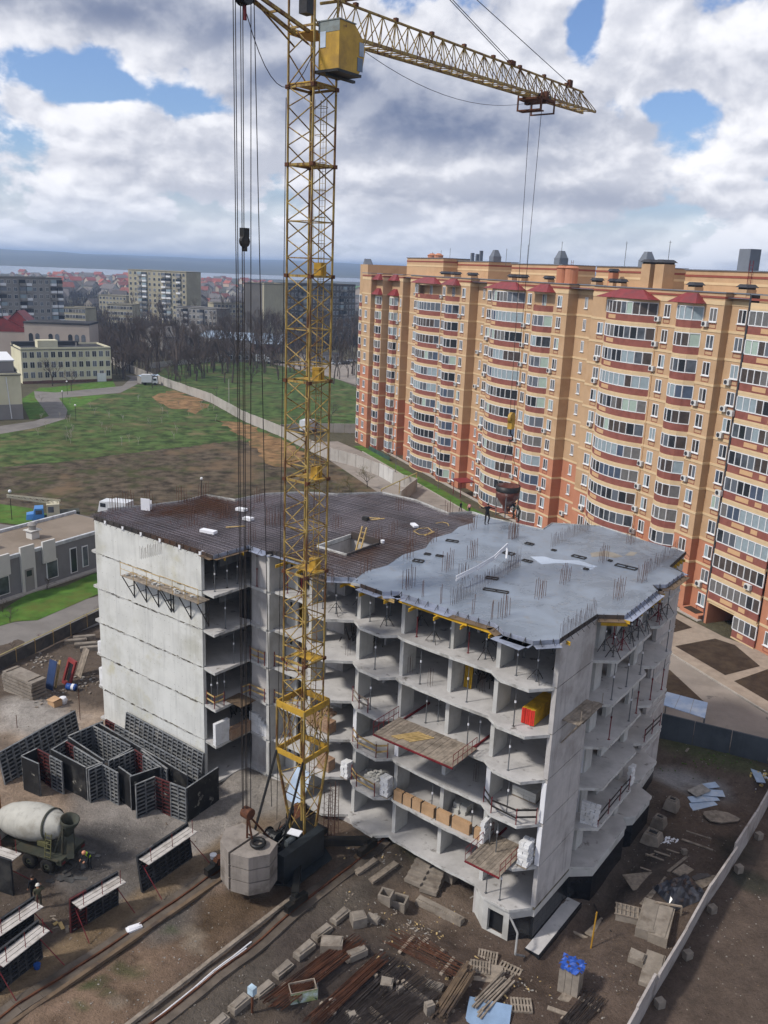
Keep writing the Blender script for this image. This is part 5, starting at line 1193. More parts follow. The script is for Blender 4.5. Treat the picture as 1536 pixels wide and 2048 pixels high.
# balconies and windows on the three long sections
for si, (nm, s0, s1) in enumerate(sections):
    ind = nm == 's4' or nm == 's3'
    L0 = {'s2': (.6, 11.0, 12.2, 13.6, 18.6, 20.2), 's3': (30.6, 40.9, 42.3, 43.9, 49.0, 50.6), 's4': (61.9, 72.2, 74.0, 75.9, 80.2, 81.8)}[nm]
    Pw = arc_pts(L0[0], L0[1], WO, 1.55, 10); Pn = arc_pts(L0[3], L0[4], WO, 1.25, 5)
    for k in range(12):
        open_w = (nm == 's2' and k == 11); open_n = k == 11 and nm != 's4'
        balcony(BA, nm+'w', Pw, WO, k, nm == 's4', 10, glazed=not open_w, panelpos=.22)
        if open_w: window(BA, L0[0]+6, WO, 3*k+1.7, 1.1, 1.9, False); balcony(BA, nm+'wh', [(L0[0]+.5, WO+.9), (L0[0]+1.6, WO+1.2), (L0[0]+2.8, WO+1.35)], WO, k, False, 2)
        balcony(BA, nm+'n', Pn, WO, k, nm == 's4', 5, glazed=not open_n, panelpos=.1)
        if open_n: window(BA, (L0[3]+L0[4])/2, WO, 3*k+1.7, 1.1, 1.9, False)
        window(BA, L0[2], WO, 3*k+1.8, 1.15); window(BA, L0[5], WO, 3*k+1.8, 1.2)
        if k < 11 or nm == 's3': window(BA, L0[0]-1.0, WO, 3*k+1.8, 1.3, 1.5)
        for s in (L0[0]-.9, L0[1]+.45, L0[5]-.9):
            if rng.random() < .45: ac(BA, s, WO, 3*k+.75)
    hip_roof(BA, L0[0], L0[1], WO, WO+1.5, 35.95); hip_roof(BA, L0[3], L0[4], WO, WO+1.3, 35.95)
    for x in (L0[1]+.35,): MB().bar((x, -WO-.06, .2), (x, -WO-.06, 36), .09, n=5).build('downpipe', M_panel, BA)
# section 1, the stepped far end
for s0, s1, o, zs in ((-21.4, -16.2, 2.1, 18.1), (-16.2, -12.6, .9, 15.1), (-12.6, -6.9, -1.2, 12.1)):
    wallbox(BA, s0, s1, -15, o, zs, 36.9); bands(BA, s0, s1, o, {2.1: .9, .9: -1.2, -1.2: -2.95}[o])
wallbox(BA, -26, -21.4, -15, 1.0, 18.1, 39)
for k in range(11):
    window(BA, -18.8, 2.1, 3*k+1.8, 1.3, 1.5, False); window(BA, -7.7, -1.2, 3*k+1.8, .6, 1.5, False)
    balcony(BA, 's1b', [(-15.9, .95), (-15.6, 1.3), (-14.4, 1.5), (-13.2, 1.35), (-12.9, .95)], .9, k, False, 4, panelpos=.3)
    balcony(BA, 's1c', [(-12.0, -1.1), (-11.7, -.35), (-10.9, -.2), (-10.1, -.2), (-9.3, -.35), (-9.0, -1.1)], -1.2, k, False, 5, panelpos=.2)
    balcony(BA, 's1a', [(-24, 1.1), (-23.6, 1.9), (-22.6, 2.2), (-21.6, 2.1)], 1.0, k, False, 3)
    if rng.random() < .5: ac(BA, -8.6, -1.2, 3*k+.7)
for s0, s1, o in ((-16, -12.8, .9), (-12.2, -8.8, -1.2)): hip_roof(BA, s0, s1, o, o+.9, 33.0, 1.3); hip_roof(BA, s0, s1, o, o+.9, 36.0, 1.2)
g = MB(); g.hexa([(-26, -1, 36.9), (-22, -1, 36.9), (-22, 3, 36.9), (-26, 3, 36.9), (-25, -.5, 40.2), (-24.2, -.5, 38.8), (-24.2, 1, 38.8), (-25, 1, 40.2)]); g.build('turret_roof', M_roofg, BA)
# roof: deck, penthouse boxes, chimneys, ladders, aerials
MB().box(-26, 87.2, 1.6, 15, 36.7, 36.75).build('roof_deck', M_roofg, BA)
def pent(par, s0, s1, z1, o=-6.5, dep=6):
    MB().box(s0, s1, -o, -o+dep, 36.75, z1).build('penthouse', M_tanw, par); MB().box(s0-.05, s1+.06, -o-.06, -o+dep, z1-.75, z1-.5).build('red_band', M_band, par); MB().box(s0-.04, s1+.05, -o-.05, -o+dep, z1-1.6, z1-1.3).build('string_course', M_cream, par); MB().box(s0-.15, s1+.15, -o-.15, -o+dep+.1, z1, z1+.12).build('parapet_cap', M_roofg, par)
pent(BA, -13, 4.5, 40.6, -4.5); pent(BA, 4.5, 17, 40.2, -7.5); pent(BA, 27, 42.5, 39.9, -6.5); pent(BA, 52, 64, 39.8, -6); pent(BA, 72, 86.8, 39.6, -5)
def chimney(par, s, o, z0, z1, w=1.0, m=M_tanw):
    MB().box(s-w/2, s+w/2, -o-w/2, -o+w/2, z0, z1).build('chimney', m, par); c_ = MB()
    for i in range(4): c_.box(s-w/2+.08+i*(w-.25)/3, s-w/2+.16+i*(w-.25)/3, -o-w/2+.05, -o+w/2-.05, z1, z1+.2)
    c_.hexa([(s-w*.62, -o-w*.62, z1+.2), (s+w*.62, -o-w*.62, z1+.2), (s+w*.62, -o+w*.62, z1+.2), (s-w*.62, -o+w*.62, z1+.2), (s-w*.3, -o-w*.5, z1+.55), (s+w*.3, -o-w*.5, z1+.55), (s+w*.3, -o+w*.5, z1+.55), (s-w*.3, -o+w*.5, z1+.55)]); c_.build('chimney_cap', M_cap, par)
for s, o, w in ((9, -3, 1.6), (14, -2.6, 1.4), (20.5, -2.6, 1.4), (33, -3.5, 1.3), (36, -3.5, 1.3), (56, -3.5, 1.2), (60.2, -3.2, 1.0), (62.0, -3.2, 1.0), (77, -2.4, 1.3), (84.5, -3.0, 1.4), (44.5, -3, 1.2)): chimney(BA, s, o, 36.75, 37.7, w)
for s, o in ((47.8, -3.2), (50.0, -3.2)): MB().lathe((s, -o, 36.75), [(.95, 0), (.95, 2.6), (1.1, 2.7), (.7, 3.0)], 16).build('round_stack', M_orw, BA)
for s, o in ((67.4, -3.4), (70.0, -3.4)): chimney(BA, s, o, 36.75, 40.2, 1.7)
chimney(BA, 58.2, -4.5, 36.75, 39, 1.0, M_orw)
for s, o, z in ((16.5, -9, 40.2), (38, -9, 40.0), (60.5, -8, 39.8)):
    MB().box(s-.8, s+.8, -o-.8, -o+.8, z, z+1.0).hexa([(s-.75, -o-.75, z+1.0), (s+.75, -o-.75, z+1.0), (s+.75, -o+.75, z+1.0), (s-.75, -o+.75, z+1.0), (s-.35, -o-.35, z+2.1), (s+.35, -o-.35, z+2.1), (s+.35, -o+.35, z+2.1), (s-.35, -o+.35, z+2.1)]).build('roof_vent', M_roofg, BA)
MB().box(77.2, 79.0, 8, 9.6, 39.7, 42.2).build('roof_tank_house', M_roofg, BA)
for s, h in ((-6, 1.5), (-3, 1.2), (2, 2.2), (24, 2), (31, 2.6), (41, 3), (57, 2.8), (66, 2.8), (86, 2.6), (-2, 1.8)): MB().bar((s, 7, 39.6), (s, 7, 40.4+h), .05, n=4).bar((s-.3, 7, 40.2+h), (s+.3, 7, 40.2+h), .03, n=3).build('aerial', M_steel, BA)
for s, o, z0_, z1_ in ((45, -6.4, 36.8, 40.6), (82.5, -4.9, 36.8, 40.8)):
    m = MB()
    for x in (0, .5): m.bar((s+x, -o-.1, z0_), (s+x, -o-.1, z1_), .05, n=4)
    for i in range(9): m.bar((s, -o-.1, z0_+.3+i*.4), (s+.5, -o-.1, z0_+.3+i*.4), .04, n=3)
    m.build('roof_ladder', M_red, BA)
for s in (-4, -1): MB().lathe((s, 6, 40.6), [(.9, 0), (.9, .5), (1.0, .6), (.3, 1.0)], 12).build('round_stack', M_orw, BA)
for s, w, h in ((7, .5, 2.4), (9, .45, 2.2), (10.5, .35, 2.8)): MB().box(s-w/2, s+w/2, 9, 9.6, 40.2, 40.2+h-.8).build('roof_vent', M_roofg, BA)
# plinth paving and the entrance canopies
MB().box(-24, 87.2, .2, .9, -.05, .12).build('blind_area', M_kerb, BA)
for s, o in ((27.0, .8), ):
    MB().box(s-1.6, s+1.6, -o-.6, -o+2.2, 2.6, 2.75).build('entrance_canopy', M_roofr, BA); MB().bar((s-1.4, -o-.4, .0), (s-1.4, -o-.4, 2.6), .1).bar((s+1.4, -o-.4, 0), (s+1.4, -o-.4, 2.6), .1).build('canopy_post', M_red, BA)
MB().box(83.6, 86.8, .6, 2.1, 0, .55).build('entrance_step', M_orw, BA); MB().box(84.0, 86.2, .75, 1.9, .55, .6).build('step_pit', M_bed, BA)
# the nearer building: flat banded bay above an archway
bs0, bs1, bo = 87.55, 95.4, -.75
MB().box(87.55, 91.9, 2.0, 14, 4.0, 37.2).build('wall', M_tanw, BB_); MB().box(91.9, 120, 2.0, 14, -.3, 9.1).build('wall', M_orw, BB_); MB().box(91.9, 120, 2.0, 14, 9.1, 37.2).build('wall', M_tanw, BB_)
MB().box(95.4, 101, 1.0, 2.0, -.3, 9.1).build('wall', M_orw, BB_); MB().box(95.4, 101, 1.0, 2.0, 9.1, 37.2).build('wall', M_tanw, BB_)
bands(BB_, 95.45, 101, -1.0); bands(BB_, 87.6, 95.35, -.9, first=12)
P8 = [(87.75+i*.94, bo) for i in range(9)]; P5 = [(92.0+i*.85, bo) for i in range(5)]
for k in range(12):
    P, key = (P8, 'nb') if k else (P5, 'nb0')
    b = balcony(BB_, key, P, -2.0, k, True, 8, z0=3*k, panelpos=.25)
    if key == 'nb': 
        if 'panel2' not in _bm2['nb']: _bm2['nb']['panel2'] = strip(P8[5:7], .35, .85, .025, .05).mesh('tan_panel', M_panel)
        place('tan_panel', _bm2['nb']['panel2'], b)
    for s in (97.0, 99.4): window(BB_, s, -1.0, 3*k+1.8, 1.2)
    if k in (2, 5, 8): ac(BB_, 93.5 if k == 2 else 87.3, bo, 3*k+.6)
MB().box(87.6, 95.3, .8, 2.0, 2.62, 2.9).build('arch_lintel', M_cream, BB_)
MB().box(87.6, 91.9, 8.5, 9, -.3, 2.9).build('arch_back_wall', M_orw, BB_)
MB().box(87.56, 87.9, .8, 9, -.3, 4.0).build('arch_wall', M_orw, BB_)
MB().box(87.6, 91.95, .85, 9, 2.92, 3.95).build('arch_ceiling', M_orw, BB_)
MB().box(87.25, 87.5, .9, 3, -.3, 37.3).build('joint', M_cap, BB_)
MB().box(87.55, 120, 2, 14, 37.21, 37.26).build('roof_deck', M_roofg, BB_); pent(BB_, 90, 118, 39.4, -5.5)
chimney(BB_, 92.5, -3.4, 37.2, 38, 1.6); MB().box(89.4, 90.6, 9, 10, 39.4, 41.0).build('roof_vent', M_roofg, BB_)
# ------------------------------------------------------------------ formwork panels in the yard
M_fwf = mat('formwork_frame', rgb('#6a6c6e'), .7, .3, 2.5, rgb('#8a8986'), spec=.3, spots=(rgb('#8a8984'), .6, .75, 1.6))
M_fwd = mat('formwork_skin', rgb('#1b1b1c'), .65, .3, 1.5, rgb('#3a3937'), spec=.3, spots=(rgb('#86837b'), .60, .68, 1.3))
M_fwk = mat('formwork_frame_black', rgb('#2e2f31'), .7, .3, 2.5, rgb('#434345'), spec=.3)
M_shelf = mat('pale_shelf_plank', rgb('#b3ada6'), .9, .12, 2.5, rgb('#948d85'), spec=.15)
M_fwr = mat('formwork_red', rgb('#4f2222'), .7, .25, 2, rgb('#3a2a28'), spec=.3)
f3 = zq(0, 1360, .33601)
def fw_panel(label, A, B, h=2.75, lean=(0, 0), ribs=-1, red=0, shelf=False, group=None, ncol=None):
    """A, B: world ends of the foot line; ribs: side that carries the frame (-1 = right of A->B)"""
    A = Vector((A.x, A.y, 0)); B = Vector((B.x, B.y, 0)); d = (B-A); L = d.length; rz = math.atan2(d.y, d.x); c = (A+B)/2; la, lb = LOC(c); z = gz(la, lb)
    t = thing('formwork_panel', label, 'formwork', (c.x, c.y, z-.02), rz, group); sh = lean[1]
    def P(x, y, zz): return (x, y+sh*zz/h, zz)
    def bx(m, x0, x1, y0, y1, z0, z1): return m.hexa([P(x0, y0, z0), P(x1, y0, z0), P(x1, y1, z0), P(x0, y1, z0), P(x0, y0, z1), P(x1, y0, z1), P(x1, y1, z1), P(x0, y1, z1)])
    s = ribs; ya, yb = (0, .025) if s < 0 else (-.025, 0)
    bx(MB(), -L/2, L/2, ya, yb, 0, h).build('skin', M_fwd, t)
    n = ncol or max(1, round(L/1.2)); w = L/n
    for i in range(n):
        x0, x1 = -L/2+i*w, -L/2+(i+1)*w; m = MB(); y0, y1 = (-.12, -.002) if s < 0 else (.002, .12)
        bx(m, x0+.005, x0+.07, y0, y1, 0, h); bx(m, x1-.07, x1-.005, y0, y1, 0, h)
        bx(m, x0+.07, x1-.07, y0, y1, 0, .06); bx(m, x0+.07, x1-.07, y0, y1, h-.06, h)
        for q in range(1, 9): zz = h*q/9; bx(m, x0+.07, x1-.07, y0+.02, y1-.01, zz-.035, zz+.035)
        bx(m, (x0+x1)/2-.04, (x0+x1)/2+.04, y0+.01, y1, .06, h-.06)
        m.build('panel_frame', M_fwr if i < red else (M_fwk if shelf else M_fwf), t)
    if shelf:
        yy = -.13 if s < 0 else .13
        for i in range(3): m = MB(); y0 = yy*(1+i*2.4) if s > 0 else yy*(1+i*2.4)-.28; m.hexa([P(-L/2+.1, y0, h-.25), P(L/2-.1, y0, h-.25), P(L/2-.1, y0+.27, h-.25), P(-L/2+.1, y0+.27, h-.25), P(-L/2+.1, y0, h-.2), P(L/2-.1, y0, h-.2), P(L/2-.1, y0+.27, h-.2), P(-L/2+.1, y0+.27, h-.2)]); m.build('shelf_plank', M_shelf, t)
        m = MB()
        for x in (-L/2+.4, 0, L/2-.4): m.bar(P(x, yy*7, h-.25), (x, yy*7+sh, h+.75), .03, n=4); m.bar(P(x, yy, h-1.0), P(x, yy*6, h-.28), .05, n=4)
        m.build('shelf_bracket', M_red, t)
        MB().bar(P(L/2-.3, yy, h*.7), (L/2+.2, yy*12, .02), .06, n=5).build('raking_prop', M_red, t); MB().bar(P(-L/2+.3, yy, h*.7), (-L/2+.3, yy*12, .02), .06, n=5).build('raking_prop', M_red, t)
    return t
def top2foot(x, y, h=2.75):               # photo point on a panel's top edge -> plan position
    z = h
    for _ in range(5): p = G(x, y, z); a, b = LOC(p); z = gz(a, b)+h
    return p
GF = 'formwork panels stacked by the blind wall'
FW = [ # label, top-edge ends in the survey crop, frame side, red columns, lean
 ('long formwork panel at the back left of the yard', (10, 430), (470, 195), -1, 0, .5),
 ('ribbed panel leaning on the foot of the blind wall', (735, 205), (1195, 440), -1, 0, .35),
 ('ribbed panel second from the blind wall', (625, 232), (1180, 530), -1, 1, .1),
 ('film faced panel third from the blind wall', (590, 255), (1110, 560), 1, 0, 0),
 ('panel closing the back of the upper cell', (405, 335), (610, 240), -1, 0, 0),
 ('ribbed panel on the far side of the upper cell', (560, 270), (780, 395), -1, 0, 0),
 ('ribbed panel on the near side of the upper cell', (405, 340), (615, 470), 1, 0, 0),
 ('panel closing the lower end of the upper cell', (640, 475), (785, 400), -1, 0, 0),
 ('panel closing the back of the left cell', (300, 405), (400, 355), -1, 0, 0),
 ('red striped panel on the far side of the left cell', (395, 362), (600, 480), -1, 1, 0),
 ('film faced front panel of the left cell', (300, 410), (505, 520), 1, 0, 0),
 ('short panel at the right end of the left cell', (510, 522), (608, 482), -1, 0, 0),
 ('speckled film faced panel at the left front', (128, 458), (225, 497), 1, 0, 0),
 ('ribbed panel with a red column at the left front', (228, 402), (372, 482), -1, 1, 0),
 ('end panel behind the speckled one', (130, 452), (225, 402), 1, 0, 0),
 ('left leaf of the open ribbed corner in front', (522, 533), (608, 492), -1, 0, 0),
 ('right leaf of the open ribbed corner in front', (610, 492), (705, 547), -1, 0, 0),
 ('speckled narrow panel in the middle front', (702, 522), (788, 577), 1, 0, 0),
 ('panel closing the back of the right cell', (672, 468), (800, 408), -1, 0, 0),
 ('ribbed far panel of the right cell with a red column', (802, 408), (962, 512), -1, 1, 0),
 ('front panel of the right cell', (775, 580), (950, 518), 1, 0, 0),
 ('left leaf of the nearest open corner', (802, 622), (920, 567), -1, 0, 0),
 ('right leaf of the nearest open corner with a red column', (922, 567), (1112, 642), -1, 1, 0),
 ('black film faced panel at the right end of the stacks', (1116, 640), (1300, 517), 1, 0, 0),
 ('ribbed panel inside the right stacks', (845, 408), (1000, 520), -1, 0, 0)]
for lab, p, q, rb, red, ln in FW:
    fw_panel(lab, top2foot(*f3(*p)), top2foot(*f3(*q)), ribs=rb, red=red, lean=(0, ln), group=GF)
GS = 'formwork panels with work shelves'
def gfoot(x, y): return GG(*f3(x, y))
fw_panel('leaning black formwork panel with a pale shelf by the left crane rail', gfoot(840, 1268), gfoot(1140, 1052), h=2.5, lean=(0, .35), ribs=-1, shelf=True, group=GS)
fw_panel('leaning formwork panel with a red end and plank shelf in the yard', gfoot(415, 1503), gfoot(700, 1332), h=2.5, lean=(0, -.15), ribs=-1, red=1, shelf=True, group=GS)
fw_panel('leaning formwork panel with shelf at the lower left picture edge', gfoot(-40, 1880), gfoot(250, 1655), h=2.5, lean=(0, .1), ribs=-1, shelf=True, group=GS)
fw_panel('formwork panel behind the lower left one', gfoot(-90, 1650), gfoot(195, 1450), h=2.2, lean=(0, -.3), ribs=-1, shelf=True, group=GS)
fw_panel('formwork panel with shelf left of the mixer wheels', gfoot(-160, 1200), gfoot(80, 1285), h=2.6, lean=(0, 0), ribs=1, shelf=True, group=GS)
# ------------------------------------------------------------------ concrete mixer truck
W1, W2 = GG(59, 1733), GG(96, 1743); fwd = (W1-W2).normalized(); rzm = math.atan2(fwd.y, fwd.x)
M_drum = mat('mixer_drum', rgb('#aaa79d'), .6, .08, 1.0, rgb('#8f8a7e'), spec=.3, streak=.5, spots=(rgb('#7d776c'), .58, .75, .8))
M_chas = mat('truck_chassis', rgb('#3a3c33'), .7, .25, 2, rgb('#4a4436'), spec=.25); M_tyre = mat('tyre_rubber', rgb('#232221'), .9, .2, 3, rgb('#3d3833'), spec=.15)
M_khaki = mat('khaki_paint', rgb('#5c5a3d'), .6, .15, 2)
side_v = Vector((-fwd.y, fwd.x, 0))
toward = side_v if side_v.dot(-W2) > 0 else -side_v          # side facing the camera carries W1, W2
mc = W2+fwd*.7-toward*1.05; mz = gz(*LOC(mc))
MX = thing('mixer_truck', 'concrete mixer truck with a dirty white drum backing in at the yard edge', 'truck', (mc.x, mc.y, mz), rzm)
MB().box(-1.9, 7.2, -.45, .45, .85, 1.15).box(-1.9, -1.5, -1.15, 1.15, .9, 1.3).build('chassis', M_chas, MX)
MB().box(-1.7, 1.8, -1.25, 1.25, 1.18, 1.26).build('deck_plate', M_chas, MX)
tl = [(.28, -.18), (.5, -.17), (.54, -.12), (.54, .12), (.5, .17), (.28, .18)]
for x in (-.75, .68, 4.9):
    for y in (-1.05, 1.05):
        w_ = MB().lathe((x, y, .54), tl, 20, (0, 1, 0), caps=False).build('tyre', M_tyre, MX, smooth=True); MB().lathe((x, y, .54), [(.3, -.1), (.28, .12), (.12, .15), (.1, .05)], 14, (0, 1, 0)).build('rim', M_chas, w_)
ax = Vector((1, 0, -.13)).normalized(); dc = Vector((-1.35, 0, 2.95))
dr = MB().lathe(dc, [(.52, 0), (.62, .12), (.98, .9), (1.16, 1.7), (1.22, 2.4), (1.18, 3.4), (.98, 4.4), (.7, 5.0), (.3, 5.15)], 28, tuple(ax)).build('drum', M_drum, MX, smooth=True)
MB().lathe(dc, [(1.005, .86), (1.06, .88), (1.06, 1.02), (1.03, 1.04)], 28, tuple(ax), caps=False).build('drum_ring', M_chas, dr, smooth=True)
MB().lathe((-1.75, 0, 3.35), [(.3, -.9), (.34, -.5), (.58, .05), (.62, .3), (.55, .3), (.3, -.4)], 18, (-.25, 0, 1), caps=False).build('hopper', M_chas, MX, smooth=True)
MB().bar((-1.5, -.55, 1.2), (-1.6, -.45, 3.2), .12).bar((-1.5, .55, 1.2), (-1.6, .45, 3.2), .12).bar((-.9, -.6, 1.2), (-1.5, -.5, 2.9), .1).bar((-.9, .6, 1.2), (-1.5, .5, 2.9), .1).build('hopper_frame', M_chas, MX)
m = MB(); sy = 1.0 if (Vector((-fwd.y, fwd.x, 0)).dot(toward) > 0) else -1.0
for x in (-1.1, -.65): m.bar((x, sy*1.2, 1.2), (x, sy*.95, 2.9), .05, n=4)
for i in range(6): m.bar((-1.1, sy*(1.2-.045*i), 1.35+.28*i), (-.65, sy*(1.2-.045*i), 1.35+.28*i), .04, n=4)
m.build('ladder', M_khaki, MX); MB().box(-.7, .1, sy*.75-.2, sy*.75+.2, 1.75, 2.1).build('tool_locker', M_khaki, MX)
MB().bar((-1.75, 0, 2.5), (-2.1, .5*sy, 1.1), .45, .2).build('discharge_chute', M_chas, MX); MB().box(3.2, 4.2, -1.2, 1.2, 1.2, 2.2).build('water_tank', M_drum, MX); MB().box(5.0, 7.3, -1.2, 1.2, .9, 2.9).build('cab', mat('cab_orange', rgb('#8a5a34'), .5), MX)
MB().box(-1.93, -1.9, -1.1, -.8, .95, 1.1).build('tail_light', M_red, MX); MB().box(-1.93, -1.9, .8, 1.1, .95, 1.1).build('tail_light', M_red, MX)
# ------------------------------------------------------------------ loose things round the yard
def site(m, name, mats, label, cat, x, y, rz=0, dz=0, group=None, kind=None):
    p = GG(x, y); o = m.build(name, mats); o.location = (p.x, p.y, p.z+dz-.02); o.rotation_euler = (0, 0, rz); return tag(o, label, cat, group, kind)
def sthing(name, label, cat, x, y, rz=0, group=None): p = GG(x, y); p.z -= .02; return thing(name, label, cat, p, rz, group)
def worn(sz, ch=.06):                    # concrete block with knocked-off top edges
    x, y, z = sz[0]/2, sz[1]/2, sz[2]; j = lambda: random.uniform(.3, 1)*ch; m = MB()
    m.hexa([(-x, -y, 0), (x, -y, 0), (x, y, 0), (-x, y, 0), (-x, -y, z-ch), (x, -y, z-ch*random.random()), (x, y, z-ch), (-x, y, z-ch*random.random())])
    m.hexa([(-x+j(), -y+j(), z-ch*1.4), (x-j(), -y+j(), z-ch*1.4), (x-j(), y-j(), z-ch*1.4), (-x+j(), y-j(), z-ch*1.4), (-x+2*j(), -y+2*j(), z), (x-2*j(), -y+2*j(), z), (x-2*j(), y-2*j(), z), (-x+2*j(), y-2*j(), z)]); return m
M_oldc = mat('old_concrete', rgb('#8e857a'), .95, .15, 1.8, rgb('#756b60'), bump=.5, bscale=9, spec=.1, gvar=.2)
def hollow(w, d, h, t_=.12): return MB().box(-w/2, w/2, -d/2, -d/2+t_, 0, h).box(-w/2, w/2, d/2-t_, d/2, 0, h).box(-w/2, -w/2+t_, -d/2+t_, d/2-t_, 0, h-.01).box(w/2-t_, w/2, -d/2+t_, d/2-t_, 0, h-.01)
# pallets
def pallet(label, x, y, rz=0, w=1.2, d=1.0, tilt=0):
    t = sthing('wooden_pallet', label, 'pallet', x, y, rz); t.rotation_euler = (tilt, 0, rz)
    for i in range(7): MB().box(-w/2+i*w/6.6, -w/2+i*w/6.6+.11, -d/2, d/2, .12, .145).build('slat', M_wood, t)
    for j in (-d/2, -.05, d/2-.1): MB().box(-w/2, w/2, j, j+.1, .0, .12).build('bearer', M_wood, t)
# foreground between the rail and the near corner
for lab, x, y, n, rz in (('stepped concrete stair flight below the front edge', 560, 270, 4, AN+.1), ('second concrete stair flight leaning beside it', 625, 310, 4, AN+.25)):
    t = sthing('stair_flight', lab, 'stairs', *z7(x, y), rz)
    for i in range(n): MB().box(-.6, .6, -.9+i*.42, -.9+(i+1)*.42-.003, 0, .28+i*.2).build('step', M_oldc, t)
p_ = z7(690, 270); site(worn((1.5, .8, 1.0)), 'concrete_block', M_oldc, 'tan concrete block in the shade under the front slab', 'block', *p_, AN)
site(worn((3.4, .55, .5), .12), 'concrete_beam', M_oldc, 'long rounded concrete beam lying before the front', 'beam', *z7(660, 440), AN+.05)
for lab, x, y, s, h in (('hollow concrete box nearest the crane rail', 405, 390, .85, .8), ('second hollow concrete box with a broken side', 470, 415, .95, .75)): site(hollow(s, s, h), 'hollow_block', M_oldc, lab, 'block', *z7(x, y), AN+.3)
for lab, x, y, s in (('pale tilted concrete block in the rubble', 275, 490, (.9, .8, .7)), ('small broken block in the rubble', 345, 475, (.8, .5, .35)), ('large pale broken block at the rebar heap', 150, 605, (1.3, .9, .6)), ('block at the head of the rusty bars', 270, 645, (1.2, .5, .5)), ('tan block between the bar bundles', 410, 790, (.7, .6, .5)), ('small tan block on the bars', 475, 810, (.4, .35, .35)), ('tan block among the lower bars', 150, 880, (.5, .4, .5)), ('tan block at the picture bottom', 245, 945, (.6, .5, .5)), ('tan block right of the dark bars', 610, 910, (.5, .4, .7)), ('flat pale slab by the bar ends', 635, 790, (1.0, .6, .25))):
    site(worn(s, .08), 'broken_block', M_oldc, lab, 'block', *z7(x, y), random.uniform(-.6, .6))
def bars(label, p, q, n, w, mat_, lay=2, r=.05, dz=.25):
    A, B = GG(*z7(*p)), GG(*z7(*q)); d = (B-A); L = d.length; rz = math.atan2(d.y, d.x); c = (A+B)/2; zc = max(A.z, B.z, gz(*LOC(c))); t = thing('rebar_bundle', label, 'rebar', (c.x, c.y, zc+.0), rz)
    me = [MB().bar((-L/2, 0, 0), (L/2, random.uniform(-.1, .1), random.uniform(-.03, .05)), r, n=5).mesh('bar', mat_) for _ in range(3)]
    for l in range(lay):
        for i in range(n): place('bar', random.choice(me), t, (random.uniform(-.5, .5), (i/n-.5)*w+random.uniform(-.05, .05), dz+l*r*1.1), random.uniform(-.03, .03))
    for x in (-L*.3, L*.3): MB().box(x-.1, x+.1, -w/2-.1, w/2+.1, 0, dz-r/2).build('bearer', M_wood, t)
M_rb1 = mat('rust_bar', rgb('#5a3a2a'), .85, .25, 2, rgb('#3d2a22'), spec=.2, gvar=.4); M_rb2 = mat('dark_bar', rgb('#3a3330'), .8, .25, 2, rgb('#57504d'), spec=.25, gvar=.4)
bars('rusty rebar bundle at the left of the foreground heap', (-120, 900), (260, 590), 18, 1.3, M_rb1)
bars('rusty rebar bundle in the middle of the foreground heap', (60, 985), (390, 680), 14, .9, M_rb1, dz=.35)
bars('dark rebar bundle beside the rusty one', (170, 1000), (470, 700), 22, 1.3, M_rb2, r=.035)
bars('broad dark rebar bundle at the picture bottom', (330, 1010), (600, 790), 30, 2.0, M_rb2, r=.03)
bars('thin rusty bars lying on the soil by the path', (440, 560), (760, 760), 14, 1.4, M_rb1, lay=1, r=.04, dz=.12)
bars('short rusty bars left of the pallets', (560, 560), (680, 660), 8, .6, M_rb1, lay=1, r=.035, dz=.1)
bars('brown plank stack beyond the bars', (660, 930), (790, 750), 6, .9, M_ply, lay=3, r=.13, dz=.15)
bars('grey plank stack below the pallets', (840, 900), (970, 760), 6, 1.0, M_wood, lay=2, r=.14, dz=.15)
bars('dark mesh roll at the lower right', (1255, 1000), (1390, 850), 26, 1.1, M_rb2, lay=2, r=.03, dz=.1)
pallet('pallet on plywood by the path', *z7(850, 700), AN+.5); pallet('pallet leaning on the first one', *z7(885, 655), AN+.4, tilt=.25); pallet('grey pallet on the plank stack', *z7(990, 715), AN+.1, 1.4, .9, .1); pallet('pallet with iron scraps', *z7(1045, 880), AN+.6)
site(MB().box(-1.1, 1.1, -.7, .7, 0, .03), 'plywood_sheet', M_wood, 'pale plywood sheet under the pallets', 'plywood', *z7(870, 720), AN+.5)
site(MB().hexa([(-1.2, -.8, 0), (1.2, -.8, .05), (1.2, .8, .35), (-1.2, .8, .3), (-1.2, -.8, .03), (1.2, -.8, .08), (1.2, .8, .38), (-1.2, .8, .33)]), 'blue_sheet', mat('blue_sheet', rgb('#7d93ad'), .4, .1, 1.5, rgb('#6b7f96')), 'pale blue sheet propped at the bottom of the picture', 'sheet', *z7(890, 930), AN+.4)
t = sthing('tarp_booth', 'grey upright booth with crumpled blue tarpaulin on top', 'booth', *z7(1275, 800), AN+.12)
for i in range(3): MB().box(-.6+i*.4, -.6+i*.4+.38, -.5, .5, 0, 1.75+.03*i).build('panel', M_oldc, t)
m = MB(); nx = 9; zt = [[1.8+random.uniform(0, .18) for _ in range(nx)] for _ in range(nx)]
for i in range(nx-1):
    for j in range(nx-1):
        f = lambda a, b: (-.7+1.4*a/(nx-1), -.6+1.2*b/(nx-1), zt[a][b]-(.3*random.random() if a in (0, nx-1) or b in (0, nx-1) else 0)); m.mat(0 if (i*3+j*5) % 7 else 1).face(f(i, j), f(i+1, j), f(i+1, j+1), f(i, j+1))
m.build('tarpaulin', [mat('blue_tarp', rgb('#2a4f9e'), .45, .2, 3, rgb('#243c74')), mat('brown_cover', rgb('#4d3c36'), .8)], t)
